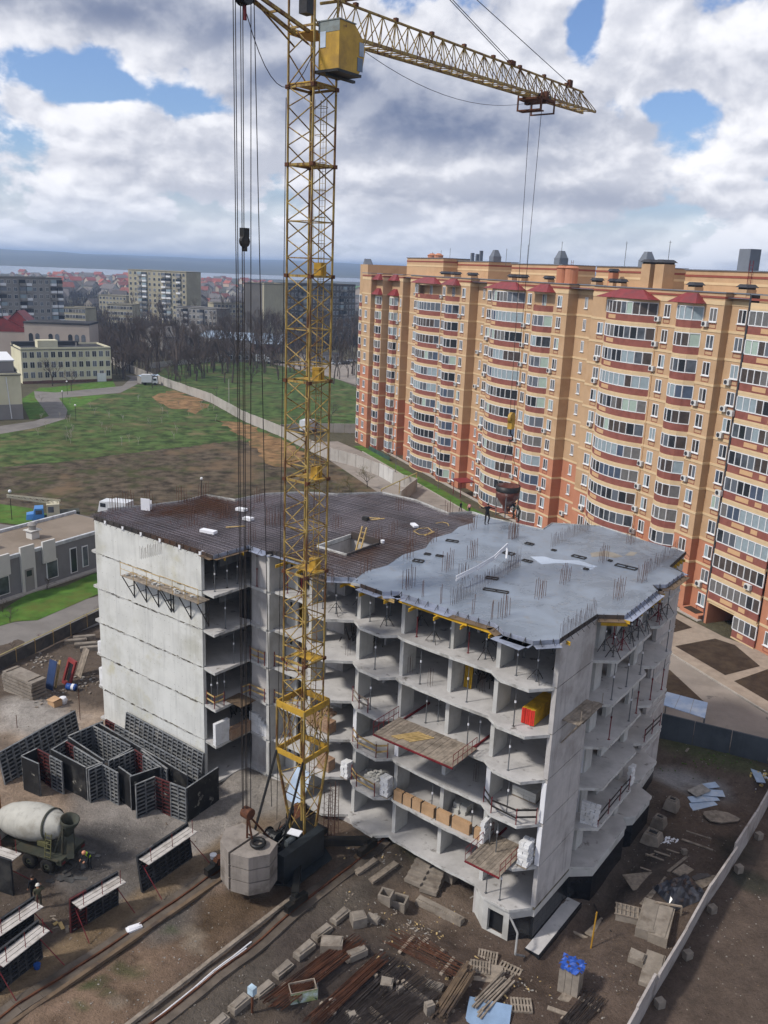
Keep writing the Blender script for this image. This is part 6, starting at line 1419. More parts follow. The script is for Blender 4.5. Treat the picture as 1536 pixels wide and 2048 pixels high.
a, b = GG(*z7(1375, 600)), None; o = site(MB().bar((0, 0, 0), (.12, .1, 2.6), .1, n=6), 'yellow_pole', mat('yellow_pole', rgb('#a87f2a'), .6, .15, 3), 'thin yellow pole standing by the tarpaulin booth', 'pole', *z7(1375, 605))
site(MB().bar((-1.6, 0, .12), (1.6, 0, .2), .22, n=6), 'log', M_wood, 'timber log lying between the areaway and the booth', 'log', *z7(1330, 555), -.55)
site(MB().bar((-1.0, 0, .08), (1.0, 0, .1), .5, .06), 'board', M_wood, 'pale board behind the yellow pole', 'board', *z7(1400, 510), .8)
site(MB().box(-.5, .5, -.3, .3, 0, .05), 'board', M_wood, 'tan board beside the booth', 'board', *z7(1258, 835), .9)
site(MB().box(-.55, .55, -.13, .13, 0, .1), 'board', M_wood, 'short plank below the booth', 'board', *z7(1215, 905), -.4)
P = [Vector(U(-.9, -1.25, .3)), Vector(U(-.2, -1.5, -.3)), Vector(U(.1, -2.2, -1.2)), GG(*z7(1060, 650), .1)]
tag(MB().path(P, .14, 6).build('hose', mat('grey_hose', rgb('#8a8987'), .6)), 'grey pipe running down from the near corner to the ground', 'pipe')
m = MB(); pts = [GG(*z7(1390, 400)), GG(*z7(1420, 470)), GG(*z7(1470, 530))]; tag(m.path([p+Vector((0, 0, .06)) for p in pts], .07, 5).build('cable', M_mach), 'black cable on the soil by the yellow pole', 'cable')
# printed bin and the little switch box by the rails
def zA(x, y): return (200+x*.32552, 1640+y*.32552)
t = sthing('printed_bin', 'open topped bin wrapped in a faded green and white printed banner', 'bin', *zA(1245, 1085), AN+.95)
hollow(1.5, .8, .75, .05).build('body', M_wood, t); MB().face((-.76, -.41, .02), (.76, -.41, .02), (.76, -.41, .74), (-.76, -.41, .74)).build('banner', mat('faded_banner', rgb('#8f9a62'), .7, .35, 2.2, rgb('#c3cfd0'), spots=(rgb('#3d5a44'), .55, .6, 2.5)), t)
MB().face((.78, -.45, .1), (.95, .3, .12), (.9, .35, .6), (.78, -.35, .72)).build('loose_flap', M_eps, t)
t = sthing('switch_box', 'small pale blue switch box on a rusty post beside the rail', 'electrical box', *zA(935, 1185), AN); MB().box(-.05, .05, -.05, .05, 0, 1.3).build('post', M_crust, t); MB().box(-.2, .2, -.16, .16, 1.3, 1.75).build('box', mat('pale_blue_box', rgb('#a3b7c4'), .5), t)
for i, (p, q, r_, m_) in enumerate((((320, 1245), (930, 755), .09, M_eps), ((330, 1250), (900, 795), .08, M_eps), ((780, 1190), (1050, 1060), .07, M_wood))):
    A, B = GG(*zA(*p)), GG(*zA(*q)); g_ = MB()
    N_ = 10
    for k in range(N_): g_.bar(Vector((A.x+(B.x-A.x)*k/N_, A.y+(B.y-A.y)*k/N_, gz(*LOC(A.lerp(B, k/N_)))+.08)), Vector((A.x+(B.x-A.x)*(k+1)/N_, A.y+(B.y-A.y)*(k+1)/N_, gz(*LOC(A.lerp(B, (k+1)/N_)))+.08)), r_, n=6)
    tag(g_.build('pipe', m_), ['long white pipe lying along the right crane rail', 'second white pipe beside the longer one', 'timber pole beside the switch box'][i], 'pipe')
site(worn((.9, .45, .3), .1), 'white_sack', M_eps, 'white sack lying by the left crane rail', 'sack', *zA(210, 675), .6)
for i, (x, y, l) in enumerate(((395, 255, 2.6), (310, 225, 2.0), (300, 160, 1.6))): site(MB().box(-l/2, l/2, -.22, .22, 0, .2), 'timber_sleeper', M_wood if i != 2 else M_ply, ['grey timber sleeper at the end of the right rail', 'second timber sleeper at the rail end', 'brown timber cradle behind the crane bogie'][i], 'sleeper', *z7(x, y), AN+1.5)
# concrete ledge beside the right rail and its stones
for i in range(9):
    a0, b0_ = -9.3+random.uniform(-.1, .1), -21+i*1.7
    put(worn((.55, random.uniform(1.1, 1.5), .3+random.random()*.15), .1), 'kerb_block', M_oldc, 'rough concrete ledge block in the row beside the right rail', 'block', a0, b0_, gz(a0, b0_)-.03, random.uniform(-.06, .06), 'ledge blocks beside the rail')
# litter
def litter(name, label, x, y, r, n, mats, smin=.05, smax=.25, flat=True, rr=None):
    c = GG(x, y); m = MB()
    for i in range(n):
        px_, py_ = c.x+random.gauss(0, r*.5), c.y+random.gauss(0, (rr or r)*.5); a, b = LOC(Vector((px_, py_, 0))); s = random.uniform(smin, smax)
        m.mat(random.randrange(len(mats))).cbox((px_, py_, gz(a, b)-.02), (s*random.uniform(1, 4 if flat else 1.8), s, s*(.35 if flat else .7)), random.random()*3.14, random.uniform(-.2, .2))
    o = m.build(name, mats); tag(o, label, None, None, 'stuff')
M_chip = mat('wood_chips', rgb('#b29a6b'), .9, .2, 3); M_grey = mat('grey_rubble', rgb('#8c8780'), .95, .2, 3)
for x, y, r, n in ((500, 500, 2.2, 90), (250, 110, 1.4, 40), (430, 180, 1.5, 30), (230, 370, 1.0, 16), (560, 640, 2.2, 60), (1090, 790, 1.6, 30), (600, 460, 2.5, 60), (900, 860, 1.5, 40)): litter('wood_litter', 'scattered wood scraps on the soil', *z7(x, y), r, n, [M_chip, M_wood, M_grey], .03, .10)
for x, y, r, n in ((330, 1640, 7, 150), (120, 1500, 5, 90), (1400, 1650, 6, 140), (1450, 1900, 6, 90), (380, 1950, 4, 160), (250, 1960, 4, 110), (700, 1900, 4, 70), (900, 1880, 5, 80), (1330, 1700, 4, 70), (470, 1490, 3, 40), (1250, 1950, 3, 60), (1180, 1990, 2.5, 50)): litter('rubble', 'stones and crumbs of concrete on the soil', x, y, r, n, [M_grey, M_oldc, M_ply], .02, .08, False)
# ------------------------------------------------------------------ right hand yard
yR = zq(1240, 1440, .29689)
for lab, x, y, s in (('hollow concrete footing farthest along the building', 345, 600, 1.0), ('middle hollow concrete footing beside the building', 260, 715, 1.0), ('wide hollow concrete footing nearest the basement', 215, 820, 1.3)):
    t = sthing('concrete_footing', lab, 'block', *yR(x, y), AN); g = MB(); g.hexa([(-s*.55, -s*.5, 0), (s*.55, -s*.5, 0), (s*.55, s*.5, 0), (-s*.55, s*.5, 0), (-s*.4, -s*.38, .8), (s*.4, -s*.38, .8), (s*.4, s*.38, .8), (-s*.4, s*.38, .8)]); g.build('body', M_oldc, t); MB().box(-s*.25, s*.25, -s*.2, s*.2, .8, .805).build('painted_hollow_shade', M_black, t); hollow(s*.62, s*.52, .12, .08).build('rim', M_oldc, t).location.z = .8  # black plate on the solid top paints the shade inside the hollow
M_sheet = mat('blue_white_sheet', rgb('#9fb0c4'), .45, .15, 1.2, rgb('#c5c9cc'), spec=.4)
for i, (x, y, l, w, rz, tl_) in enumerate(((540, 575, 2.6, .9, .35, .1), (560, 535, 2.4, .8, .15, .06), (620, 500, 1.8, .9, -.1, .05), (530, 490, 1.6, 1.0, .5, .12), (600, 460, 1.4, .7, .2, .08))):
    site(MB().hexa([(-l/2, -w/2, .05*i), (l/2, -w/2, .05*i+tl_), (l/2, w/2, .05*i+tl_*1.5), (-l/2, w/2, .05*i), (-l/2, -w/2, .05*i+.03), (l/2, -w/2, .05*i+tl_+.03), (l/2, w/2, .05*i+tl_*1.5+.03), (-l/2, w/2, .05*i+.03)]), 'metal_sheet', M_sheet if i != 3 else M_grey, ['lowest blue white metal sheet in the yard pile', 'second blue white sheet of the yard pile', 'right hand sheet of the yard pile', 'grey sheet of the yard pile', 'top crumpled sheet of the yard pile'][i], 'metal sheet', *yR(x, y), rz)
A = [(-1.2, -.3), (-.5, -.75), (.9, -.9), (1.3, -.7), (.9, .2), (.1, .75), (-.9, .8), (-1.2, .5)]
site(MB().prism([(x, y) for x, y in A], .05, .15), 'curved_board', M_wood, 'large curved edged brown board lying on the soil', 'board', *yR(675, 655), .3)
for i, (x, y, l, w, rz) in enumerate(((520, 840, 2.2, .2, -.55), (530, 775, 1.8, .12, -.5), (325, 915, 2.0, .14, -.5), (275, 940, 2.2, .14, -.55), (390, 970, 2.6, .2, .75), (370, 890, 1.2, .1, -.5), (200, 1015, 1.3, .1, -.5), (450, 250, 1.2, .18, .95), (220, 905, 1.0, .12, .4), (210, 1170, 3.0, .25, .85), (255, 1130, 2.8, .2, .9))):
    site(MB().box(-l/2, l/2, -w/2, w/2, 0, .06), 'plank', M_wood, '%s loose plank on the right hand yard counting from the far end' % ('first second third fourth fifth sixth seventh eighth ninth tenth eleventh'.split()[i],), 'plank', *yR(x, y), rz)
site(MB().box(-1.1, 1.1, -.8, .8, 0, .05), 'board', M_wood, 'square grey board beside the basement', 'board', *yR(150, 1085), .2); site(MB().box(-.7, .7, -.4, .4, 0, .1), 'board', M_wood, 'tan board at the head of the film pile', 'board', *yR(425, 1020), .7)
site(MB().box(-1.0, 1.0, -.45, .45, 0, .06), 'board', M_wood, 'brown board against the slab fence', 'board', *yR(575, 1080), .6); site(worn((.35, .3, .4), .05), 'concrete_block', M_oldc, 'small block standing alone in the yard', 'block', *yR(432, 900), .2)
site(MB().box(-.35, .35, -1.3, 1.3, .1, .16), 'metal_sheet', M_sheet, 'pale metal door leaf by the corner of the yard', 'metal sheet', *yR(920, 380), AN+.5)
m = MB(); nx = 12; hh = [[.15+random.uniform(0, .22)+.3*math.exp(-((i-5)/3)**2-((j-5)/3)**2) for j in range(nx)] for i in range(nx)]
for i in range(nx-1):
    for j in range(nx-1):
        f = lambda a, b: (-1.6+3.2*a/(nx-1)+.3*b/nx, -1.2+2.4*b/(nx-1), hh[a][b] if 0 < a < nx-1 and 0 < b < nx-1 else .01); m.face(f(i, j), f(i+1, j), f(i+1, j+1), f(i, j+1))
site(m, 'film_cover', mat('black_polythene', rgb('#24262e'), .3, .3, 2, rgb('#43454d'), spec=.6), 'crumpled black polythene film over the timber pile', 'film', *yR(400, 1160), .5)
site(MB().box(-.7, .7, -.5, .5, .0, .02), 'film_scrap', mat('black_polythene', (.02, .02, .02)), 'black film scrap beyond the timber pile', 'film', *yR(525, 1035), .4)
for i, (x, y) in enumerate(((190, 1370), (275, 1410))):
    site(worn((1.15, 3.1, .75), .1), 'concrete_beam', M_oldc, ['left of two thick concrete beams by the fence', 'right of two thick concrete beams by the fence'][i], 'beam', *yR(x, y), -.45)
site(worn((.9, .8, .5), .1), 'concrete_block', M_oldc, 'block lying in front of the two beams', 'block', *yR(110, 1620), -.5); site(worn((1.1, 2.8, .4), .08), 'concrete_slab', M_oldc, 'concrete slab half against the near fence', 'slab', *yR(215, 1700), -.45)
t = sthing('wooden_crate', 'low slatted wooden crate by the two beams', 'crate', *yR(45, 1330), AN+.35)
for i in range(6): MB().box(-.75+i*.27, -.75+i*.27+.09, -.55, .55, .55, .58).build('slat', M_wood, t)
for j in (-.55, 0, .5): MB().box(-.8, .85, j, j+.07, .5, .55).build('bearer', M_wood, t)
MB().box(-.7, .75, -.5, .5, 0, .48).build('load', M_oldc, t)
t = sthing('timber_trestle', 'empty timber frame at the end of the two beams', 'frame', *yR(320, 1310), -.2)
for a_, b_ in (((-.8, 0, 0), (-.8, 0, .8)), ((.8, 0, 0), (.8, 0, .8)), ((0, 0, 0), (0, 0, .8)), ((-.8, 0, .8), (.8, 0, .8))): MB().bar(a_, b_, .1).build('bar', M_wood, t)
litter('foam_scraps', 'yellow foam scraps at the yard corner', *yR(960, 390), .9, 40, [mat('yellow_foam', rgb('#c9b06a'), .9), M_eps], .05, .2, False); litter('white_scraps', 'white crumbs by the footings', *yR(325, 815), .6, 30, [M_eps], .05, .14)
litter('weeds', 'weeds along the yard wall', *yR(650, 260), 3.5, 90, [mat('weeds', rgb('#4a5a2c'), .95)], .03, .12, False, 1.0)
# precast slab fence at the lower right
fpx = [(1580, 1530), (1534, 1612), (1501, 1672), (1460, 1737), (1406, 1817), (1356, 1908), (1299, 2004), (1262, 2072), (1225, 2140)]
FT = thing('slab_fence', 'leaning precast concrete slab fence crossing the lower right corner', 'fence', GG(*fpx[3]), 0); fo = Vector(FT.location)
for i, (p, q) in enumerate(zip(fpx[:-1], fpx[1:])):
    A, B = GG(*p)-fo, GG(*q)-fo; d = (B-A); d.z = 0; n_ = Vector((-d.y, d.x, 0)).normalized()*.07; d.normalize(); A = A+d*.03; B = B-d*.03; tp = n_*random.uniform(1.2, 4.5); h = random.uniform(1.9, 2.15); z0 = -.1
    MB().hexa([(A-n_)+Vector((0, 0, z0)), (B-n_)+Vector((0, 0, z0)), (B+n_)+Vector((0, 0, z0)), (A+n_)+Vector((0, 0, z0)), (A-n_+tp)+Vector((0, 0, h)), (B-n_+tp)+Vector((0, 0, h)), (B+n_+tp)+Vector((0, 0, h)), (A+n_+tp)+Vector((0, 0, h))]).build('slab', mat('fence_slab', rgb('#a7a09b'), .93, .1, 1.1, rgb('#8d857e'), bump=.3, streak=.5, spec=.1), FT)
    c = B+n_*8; MB().cbox((c.x, c.y, c.z-.05), (.5, .4, .55), .4).build('foot_block', M_oldc, FT)
# dark wall of the site towards the road
A, B = GG(1312, 1474), GG(1536, 1527); wd = (B-A); wd.z = 0; wl = wd.length; wd.normalize(); WT = thing('site_wall', 'dark grey panel wall between the site and the paved road', 'wall', A, 0)
M_dwall = mat('dark_grey_wall', rgb('#4d5257'), .9, .12, .6, rgb('#454a4e'), spec=.15, streak=.2); w0 = Vector((0, 0, 0))
for i in range(-3, 9):
    p = wd*(i*3.0+.02); q = wd*(i*3.0+2.98); n_ = Vector((-wd.y, wd.x, 0))*.08; P = [p-n_, q-n_, q+n_, p+n_]
    MB().hexa([(v.x, v.y, -.4) for v in P]+[(v.x, v.y, 2.35) for v in P]).build('wall_panel', M_dwall, WT)
# sheet metal canopy behind it
z6b = lambda x, y, z: G(1050+x*.36623, 1150+y*.36623, z)
C4 = [z6b(735, 705, 2.3), z6b(985, 785, 2.2), z6b(1000, 700, 2.5), z6b(775, 640, 2.6)]; cc = sum(C4, Vector())/4; SC = thing('metal_canopy', 'blue white sheet metal canopy on posts by the road', 'canopy', (cc.x, cc.y, 0))
for i in range(3):
    f0, f1 = i/3, (i+1)/3-.01; Q = [C4[0].lerp(C4[1], f0), C4[0].lerp(C4[1], f1), C4[3].lerp(C4[2], f1), C4[3].lerp(C4[2], f0)]; Q = [q-Vector((cc.x, cc.y, 0)) for q in Q]; MB().hexa(Q+[q+Vector((0, 0, .05)) for q in Q]).build('roof_sheet', mat('canopy_sheet', rgb('#9fb3cc'), .35, .12, .8, rgb('#c3ccd6'), spec=.5, spots=(rgb('#8d7c6c'), .66, .74, .9)), SC)
for q in C4: q = q-Vector((cc.x, cc.y, 0)); MB().bar((q.x*.95, q.y*.95, 0), (q.x*.95, q.y*.95, q.z), .08).build('post', M_steel, SC)
# ------------------------------------------------------------------ left yard
fL = zq(0, 940, .28646)
t = sthing('slab_stack', 'stack of grey hollow core slabs behind the mixer', 'slabs', *fL(175, 1560), AN+.08)
for i in range(6): MB().box(-2.1+random.uniform(-.1, .1), 2.1+random.uniform(-.1, .1), -.75, .75, i*.34, i*.34+.24).build('slab', M_oldc, t); MB().box(-1.6, -1.5, -.7, .7, i*.34+.24, i*.34+.34).box(1.5, 1.6, -.7, .7, i*.34+.24, i*.34+.34).build('spacer', M_wood, t)
def leaner(label, x, y, w, h, m_, rz, n=1, name='leaning_board', dy=.7):
    t = sthing(name, label, 'boards', x, y, rz)
    for i in range(n): MB().hexa([(-w/2+i*w/n-w/2*0, 0, 0), (-w/2+(i+1)*w/n-.015, 0, 0), (-w/2+(i+1)*w/n-.015, .06, 0), (-w/2+i*w/n, .06, 0), (-w/2+i*w/n, dy, h), (-w/2+(i+1)*w/n-.015, dy, h), (-w/2+(i+1)*w/n-.015, dy+.06, h), (-w/2+i*w/n, dy+.06, h)]).build('board', m_, t)
    return t
leaner('dark blue boards leaning on the slab stack', *fL(340, 1530), 1.0, 2.6, mat('blue_board', rgb('#2d3f63'), .6, .15, 2), AN+.1, 3); leaner('grey boards leaning behind the red frame', *fL(545, 1440), 1.1, 2.6, M_wood, AN-.15, 5, dy=1.0); leaner('thin yellowish poles between blue boards and red frame', *fL(385, 1520), .25, 2.5, M_yel2, AN+.1, 3)
t = sthing('red_frame', 'red steel box frame leaning among the boards', 'frame', *fL(455, 1500), AN-.1)
for (x0, x1, z0, z1) in ((-.7, .7, 0, .25), (-.7, .7, 2.0, 2.3), (-.7, -.45, .25, 2.0), (.45, .7, .25, 2.0)): MB().hexa([(x0, z0*.35, z0), (x1, z0*.35, z0), (x1, z0*.35+.2, z0), (x0, z0*.35+.2, z0), (x0, z1*.35, z1), (x1, z1*.35, z1), (x1, z1*.35+.2, z1), (x0, z1*.35+.2, z1)]).build('frame_bar', mat('red_frame_paint', rgb('#7d2f2c'), .55, .15, 2), t)
MB().hexa([(-.45, .35, .25), (.45, .35, .25), (.45, .4, .25), (-.45, .4, .25), (-.45, .9, 2.0), (.45, .9, 2.0), (.45, .95, 2.0), (-.45, .95, 2.0)]).build('dark_back', M_black, t)
t = sthing('steel_drum', 'blue steel drum with a white band lying on its side', 'drum', *fL(500, 1535), AN+.2); MB().lathe((0, 0, .32), [(.3, -.45), (.32, -.43), (.3, -.4), (.3, 0), (.32, .01), (.3, .03), (.3, .43), (.32, .45)], 18, (1, .3, 0)).build('body', mat('drum_blue', rgb('#254a8c'), .45), t, smooth=True); MB().lathe((0, 0, .32), [(.305, .05), (.307, .3)], 18, (1, .3, 0), caps=False).build('white_band', M_eps, t)
for i, (x, y) in enumerate(((530, 1210), (600, 1235), (590, 1185), (640, 1260))): site(worn((2.2, .55, .5), .06), 'concrete_beam', M_oldc, ['nearest of the pale beams by the dark fence', 'second of the pale beams by the dark fence', 'farthest of the pale beams by the dark fence', 'short pale beam beside the blind wall'][i], 'beam', *fL(x, y), AN+.95)
t = sthing('cardboard_box', 'open tan cardboard box beside the white sack', 'box', *fL(385, 1640), AN); hollow(1.0, .8, .6, .03).build('body', M_tan, t); MB().hexa([(-.55, -.5, .5), (.5, -.5, .62), (.5, .3, .7), (-.55, .3, .6), (-.55, -.5, .53), (.5, -.5, .65), (.5, .3, .73), (-.55, .3, .63)]).build('flap', M_tan, t)
site(MB().lathe((0, 0, 0), [(.35, 0), (.42, .3), (.3, .55), (.1, .6)], 10), 'white_sack', M_eps, 'white sack beside the cardboard box', 'sack', *fL(440, 1625))
litter('timber_litter', 'grey timber scrap heap by the slab stack', *fL(320, 1590), 2.2, 70, [M_wood, M_grey, M_oldc], .06, .16, False); litter('timber_litter', 'timber scraps by the blind wall corner', *fL(640, 1480), 2.0, 60, [M_wood, M_grey, M_ply], .06, .2, False); litter('timber_litter', 'debris under the fence', *fL(300, 1330), 2.0, 40, [M_wood, M_grey], .06, .2, False)
for i, (x, y) in enumerate(((560, 1745), (120, 1800))): site(MB().bar((0, 0, 0), (0, 0, 3.0 if i == 0 else 1.2), .06, n=5), 'rusty_post', M_crust, ['tall thin rusty post behind the formwork', 'short rusty stake in the loam'][i], 'post', *fL(x, y))
litter('plank_scraps', 'heap of plank offcuts beside the red ended panel', *f3(355, 1440), 1.2, 14, [M_wood, M_yel2], .1, .22); litter('concrete_spill', 'wet dark concrete slurry behind the mixer', *f3(400, 1120), 1.6, 30, [mat('slurry', rgb('#4b4a49'), .4)], .08, .3)
site(MB().lathe((0, 0, 0), [(.2, 0), (.24, .3), (.22, .3)], 12), 'paint_bucket', M_eps, 'white bucket by the leaning black panel', 'bucket', *f3(1270, 1060)); site(MB().lathe((0, 0, 0), [(.16, 0), (.2, .28), (.18, .28)], 12), 'paint_bucket', mat('drum_blue', (.02, .06, .25)), 'small blue bucket in front of the lower left panel', 'bucket', *f3(222, 1715))
# fence with a yellow rail along the street
A, B = G(-140, 1410), G(206, 1240); d = B-A; L = d.length; d.normalize(); SF = thing('street_fence', 'low dark fence with a yellow top pipe along the street', 'fence', A, math.atan2(d.y, d.x)); n = int(L/2.4)
for i in range(n): MB().box(i*L/n+.03, (i+1)*L/n-.03, -.03, .03, .05, 1.35).build('fence_panel', mat('dark_fence', rgb('#4a4845'), .9, .2, 1.5, rgb('#5c564f')), SF); MB().bar((i*L/n, 0, 0), (i*L/n, 0, 1.6), .08).build('post', M_yel2, SF)
MB().bar((0, 0, 1.55), (L, 0, 1.55), .12, n=6).build('yellow_pipe', mat('cream_pipe', rgb('#b5a878'), .7, .1, 2), SF)

# rebar column cages and a pale sheet behind the crane foot
for lab, x, y in (('tall rusty rebar column cage right of the crane foot', 655, 1690), ('second rusty rebar column cage right of the crane foot', 668, 1672)):
    t = sthing('column_cage', lab, 'rebar', x, y, AN)
    for i in (-.2, .2):
        for j in (-.2, .2): MB().bar((i, j, 0), (i+random.uniform(-.08, .08), j, 4.2), .035, n=4).build('bar', M_rust, t)
    for k in range(8): MB().path([(-.2, -.2, .3+k*.5), (.2, -.2, .3+k*.5), (.2, .2, .3+k*.5), (-.2, .2, .3+k*.5), (-.2, -.2, .3+k*.5)], .025, 3).build('stirrup', M_rust, t)
leaner('pale blue sheets leaning in the recess behind the crane foot', 585, 1606, 1.6, 2.2, M_sheet, AN, 2, 'leaning_sheet', 1.2)
# ------------------------------------------------------------------ long concrete wall across the meadow
M_pwall = mat('precast_wall', rgb('#a8a29a'), .93, .08, .4, rgb('#928b82'), streak=.3, spec=.1); M_pwall2 = mat('white_panel', rgb('#bdbab4'), .9, .08, .4)
def panel_wall(label, pts, h, w=3.0, m=M_pwall):
    P = [G(*p) for p in pts]; t = thing('concrete_wall', label, 'wall', P[0]); o0 = P[0]
    for A, B in zip(P[:-1], P[1:]):
        d = B-A; L = d.length; n = max(1, round(L/w)); d.normalize(); nn = Vector((-d.y, d.x, 0))*.07
        for i in range(n):
            a = A+d*(L*i/n+.04)-o0; b = A+d*(L*(i+1)/n-.04)-o0; Q = [a-nn, b-nn, b+nn, a+nn]; hh = h+random.uniform(-.06, .06)
            MB().hexa([(q.x, q.y, -.1) for q in Q]+[(q.x, q.y, hh) for q in Q]).build('wall_panel', m, t)
        c = B-o0; MB().cbox((c.x, c.y, -.1), (.3, .3, h+.15)).build('post', m, t)
    return t
panel_wall('long pale concrete panel wall running across the meadow', [(222, 727), (274, 750), (328, 771), (422, 805), (487, 842), (569, 876), (609, 897), (660, 920), (712, 934), (758, 952)], 2.5)
panel_wall('white panel stretch of wall by the orange building road', [(758, 952), (786, 968)], 2.6, 2.5, M_pwall2); panel_wall('grey panel wall corner behind the far roof edge', [(786, 968), (832, 982), (800, 1008)], 2.3, 2.5)
panel_wall('grey concrete wall at the far side of the back meadow', [(560, 868), (620, 864), (712, 866)], 2.2); panel_wall('low grey wall before the dark wood', [(300, 737), (340, 732), (440, 722)], 2.0)
t = thing('pipe_barrier', 'yellowish gas pipe on posts behind the far roof edge', 'pipe', G(765, 1000)); A, B = G(762, 1005)-G(765, 1000), G(832, 970)-G(765, 1000)
MB().bar((A.x, A.y, 2.3), (B.x, B.y, 2.3), .25, n=6).build('pipe', mat('cream_pipe', (.4, .35, .2)), t)
for f in (0, .5, 1): c = A.lerp(B, f); MB().bar((c.x, c.y, 0), (c.x, c.y, 2.3), .18).build('post', M_yel2, t)
# ------------------------------------------------------------------ buildings
M_scream = mat('cream_render', rgb('#cdc7ab'), .92, .05, .3, rgb('#c0b99c'), spec=.1); M_sgrey = mat('grey_render', rgb('#8b8783'), .92, .06, .3, spec=.1); M_slate = mat('flat_roof', rgb('#3c3c3f'), .9, .15, .2, rgb('#4b4a4a'), spec=.1)
M_panelg = mat('panel_grey', rgb('#8e8b86'), .92, .08, .15, rgb('#7f7b75'), spec=.1, streak=.3); M_panelc = mat('panel_cream', rgb('#a39c85'), .92, .07, .15, rgb('#938b75'), spec=.1, streak=.3); M_pink = mat('pinkish_render', rgb('#a89c92'), .92, .06, .2, spec=.1)
M_wdark = glass('far_window', (.03, .034, .04), .15); M_darkw = mat('dark_panel_wall', rgb('#5a5754'), .92, .12, .12, rgb('#6a6662'), spec=.1)
def house_block(name, label, A, B, dep, h, nf, nb, wall, wsz=(1.3, 1.4), z0=1.0, roofm=M_slate, parapet=.5, balc=(), balc_m=None, sill=True, plinth=None, skip=()):
    """A, B: world foot of the front (A left, B right as seen); rows of windows each a part with its pane"""
    d = B-A; d.z = 0; L = d.length; rz = math.atan2(d.y, d.x); t = thing(name, label, 'building', (A.x, A.y, 0), rz)
    MB().box(0, L, 0, dep, -.3, h).build('wall', wall, t); MB().box(-.2, L+.2, -.2, dep+.2, h, h+.15).build('roof', roofm, t)
    MB().box(0, L, -.01, .25, h+.15, h+parapet).box(0, L, dep-.25, dep, h+.15, h+parapet).box(0, .25, .25, dep-.25, h+.15, h+parapet).box(L-.25, L, .25, dep-.25, h+.15, h+parapet).build('parapet', wall, t)
    if plinth: MB().box(-.03, L+.03, -.05, .1, -.3, plinth[0]).build('plinth', plinth[1], t)
    fh = (h-z0)/nf; fm = MB().box(-wsz[0]/2-.07, wsz[0]/2+.07, -.05, .05, -.07, wsz[1]+.07).mesh('window', M_pvc); pm_ = [MB().box(-wsz[0]/2, -.04, -.09, .02, 0, wsz[1]).box(.04, wsz[0]/2, -.09, .02, 0, wsz[1]).mesh('pane', g) for g in (M_wdark, M_wdark, GL[1])]
    bw = L/nb; bm_ = None
    if balc: bm_ = [MB().box(-bw*.42, bw*.42, -1.0, 0, 0, 1.05).mesh('balcony', m) for m in (balc_m or [M_panelg, M_pvc])]; gm = [MB().box(-bw*.42, bw*.42, -.98, 0, 1.05, 2.5).mesh('balcony_glazing', m) for m in (GL[2], M_wdark, GL[0])]
    for k in range(nf):
        for i in range(nb):
            if (k, i) in skip: continue
            x = (i+.5)*bw; z = z0+k*fh
            if i in balc:
                b = place('balcony', random.choice(bm_), t, (x, -.01, z-.1)); place('balcony_glazing', random.choice(gm), b) if random.random() < .75 else None
            f = place('window', fm, t, (x, -.0, z+.75)); place('pane', random.choice(pm_), f)
    return t
# yellow school
A, B = G(46, 768), G(224, 762); t = house_block('school_building', 'cream three storey school with dark flat roof left of the meadow', A, B, 16, 10.2, 3, 13, M_scream, (1.2, 1.7), 1.0, parapet=.7, plinth=(.8, mat('brown_plinth', rgb('#6b4f45'), .9)))
MB().box(6, 12, 5, 9, 10.3, 12.6).build('roof_house', M_scream, t); MB().box(0, 20, 12, 15, 10.3, 11.6).build('roof_house', M_slate, t); MB().box(17, 17.4, 3, 3.4, 10.3, 12).build('roof_vent', M_sgrey, t)
MB().box(22.3, 25, -.9, .0, 0, 2.6).build('porch', M_pvc, t); MB().box(5.5, 8.5, -.8, 0, 0, .9).build('entrance_step', mat('brown_plinth', (.2, .1, .08)), t)
A, B = G(-130, 845), G(47, 838); t = house_block('school_wing', 'cream end wing with grey base at the left picture edge', A, B, 26, 10.5, 1, 1, M_scream, (1.2, 1.5), 5, plinth=(3.6, M_sgrey), skip=((0, 0),)); LW = (B-A).length
MB().bar((LW-2.6, -.12, .2), (LW-3.2, -.12, 10.2), .22, n=6).build('drainpipe', M_pvc, t); MB().box(2, LW-.8, 6, 26, 10.6, 13.2).build('upper_wing', M_sgrey, t); MB().box(1.8, LW-.6, 5.8, 26.2, 13.2, 13.5).build('upper_roof', M_pvc, t); MB().box(LW-6, LW-4.8, -.05, .02, 8.0, 8.8).build('vent', M_wdark, t)
# grey service building beside the street
A, B = G(-150, 1252), G(203, 1134); d = (B-A); L = d.length; rz = math.atan2(d.y, d.x); t = thing('service_building', 'low grey rendered building with stepped white trim beside the street', 'building', (A.x, A.y, 0), rz)
hS = 4.6; MB().box(0, L+4, 0, 9.5, -.3, hS).build('wall', mat('service_grey', rgb('#7d7b7c'), .92, .06, .4, rgb('#73706f'), spec=.1), t); MB().box(.3, L+3.7, .3, 9.2, hS, hS+.06).build('roof', mat('felt_roof', rgb('#85796c'), .95, .08, .3, rgb('#776b5e'), spec=.08), t)
M_trim = mat('white_trim', rgb('#c4c1bb'), .9, .05, .6)
MB().box(-.1, L+4.1, -.12, .25, hS, hS+.4).box(-.1, L+4.1, 9.25, 9.6, hS, hS+.4).build('parapet', mat('pale_parapet', rgb('#b4b6b8'), .8), t)
sv = L-17.5
for x, w, h in ((sv+3.2, 2.0, hS+.8), (sv+6.6, 1.9, hS+1.1), (sv+9.6, 1.8, hS+1.0)): MB().box(x-w/2, x+w/2, -.3, -.01, 2.9 if x != sv+6.6 else .0, h).build('pilaster', M_trim, t)
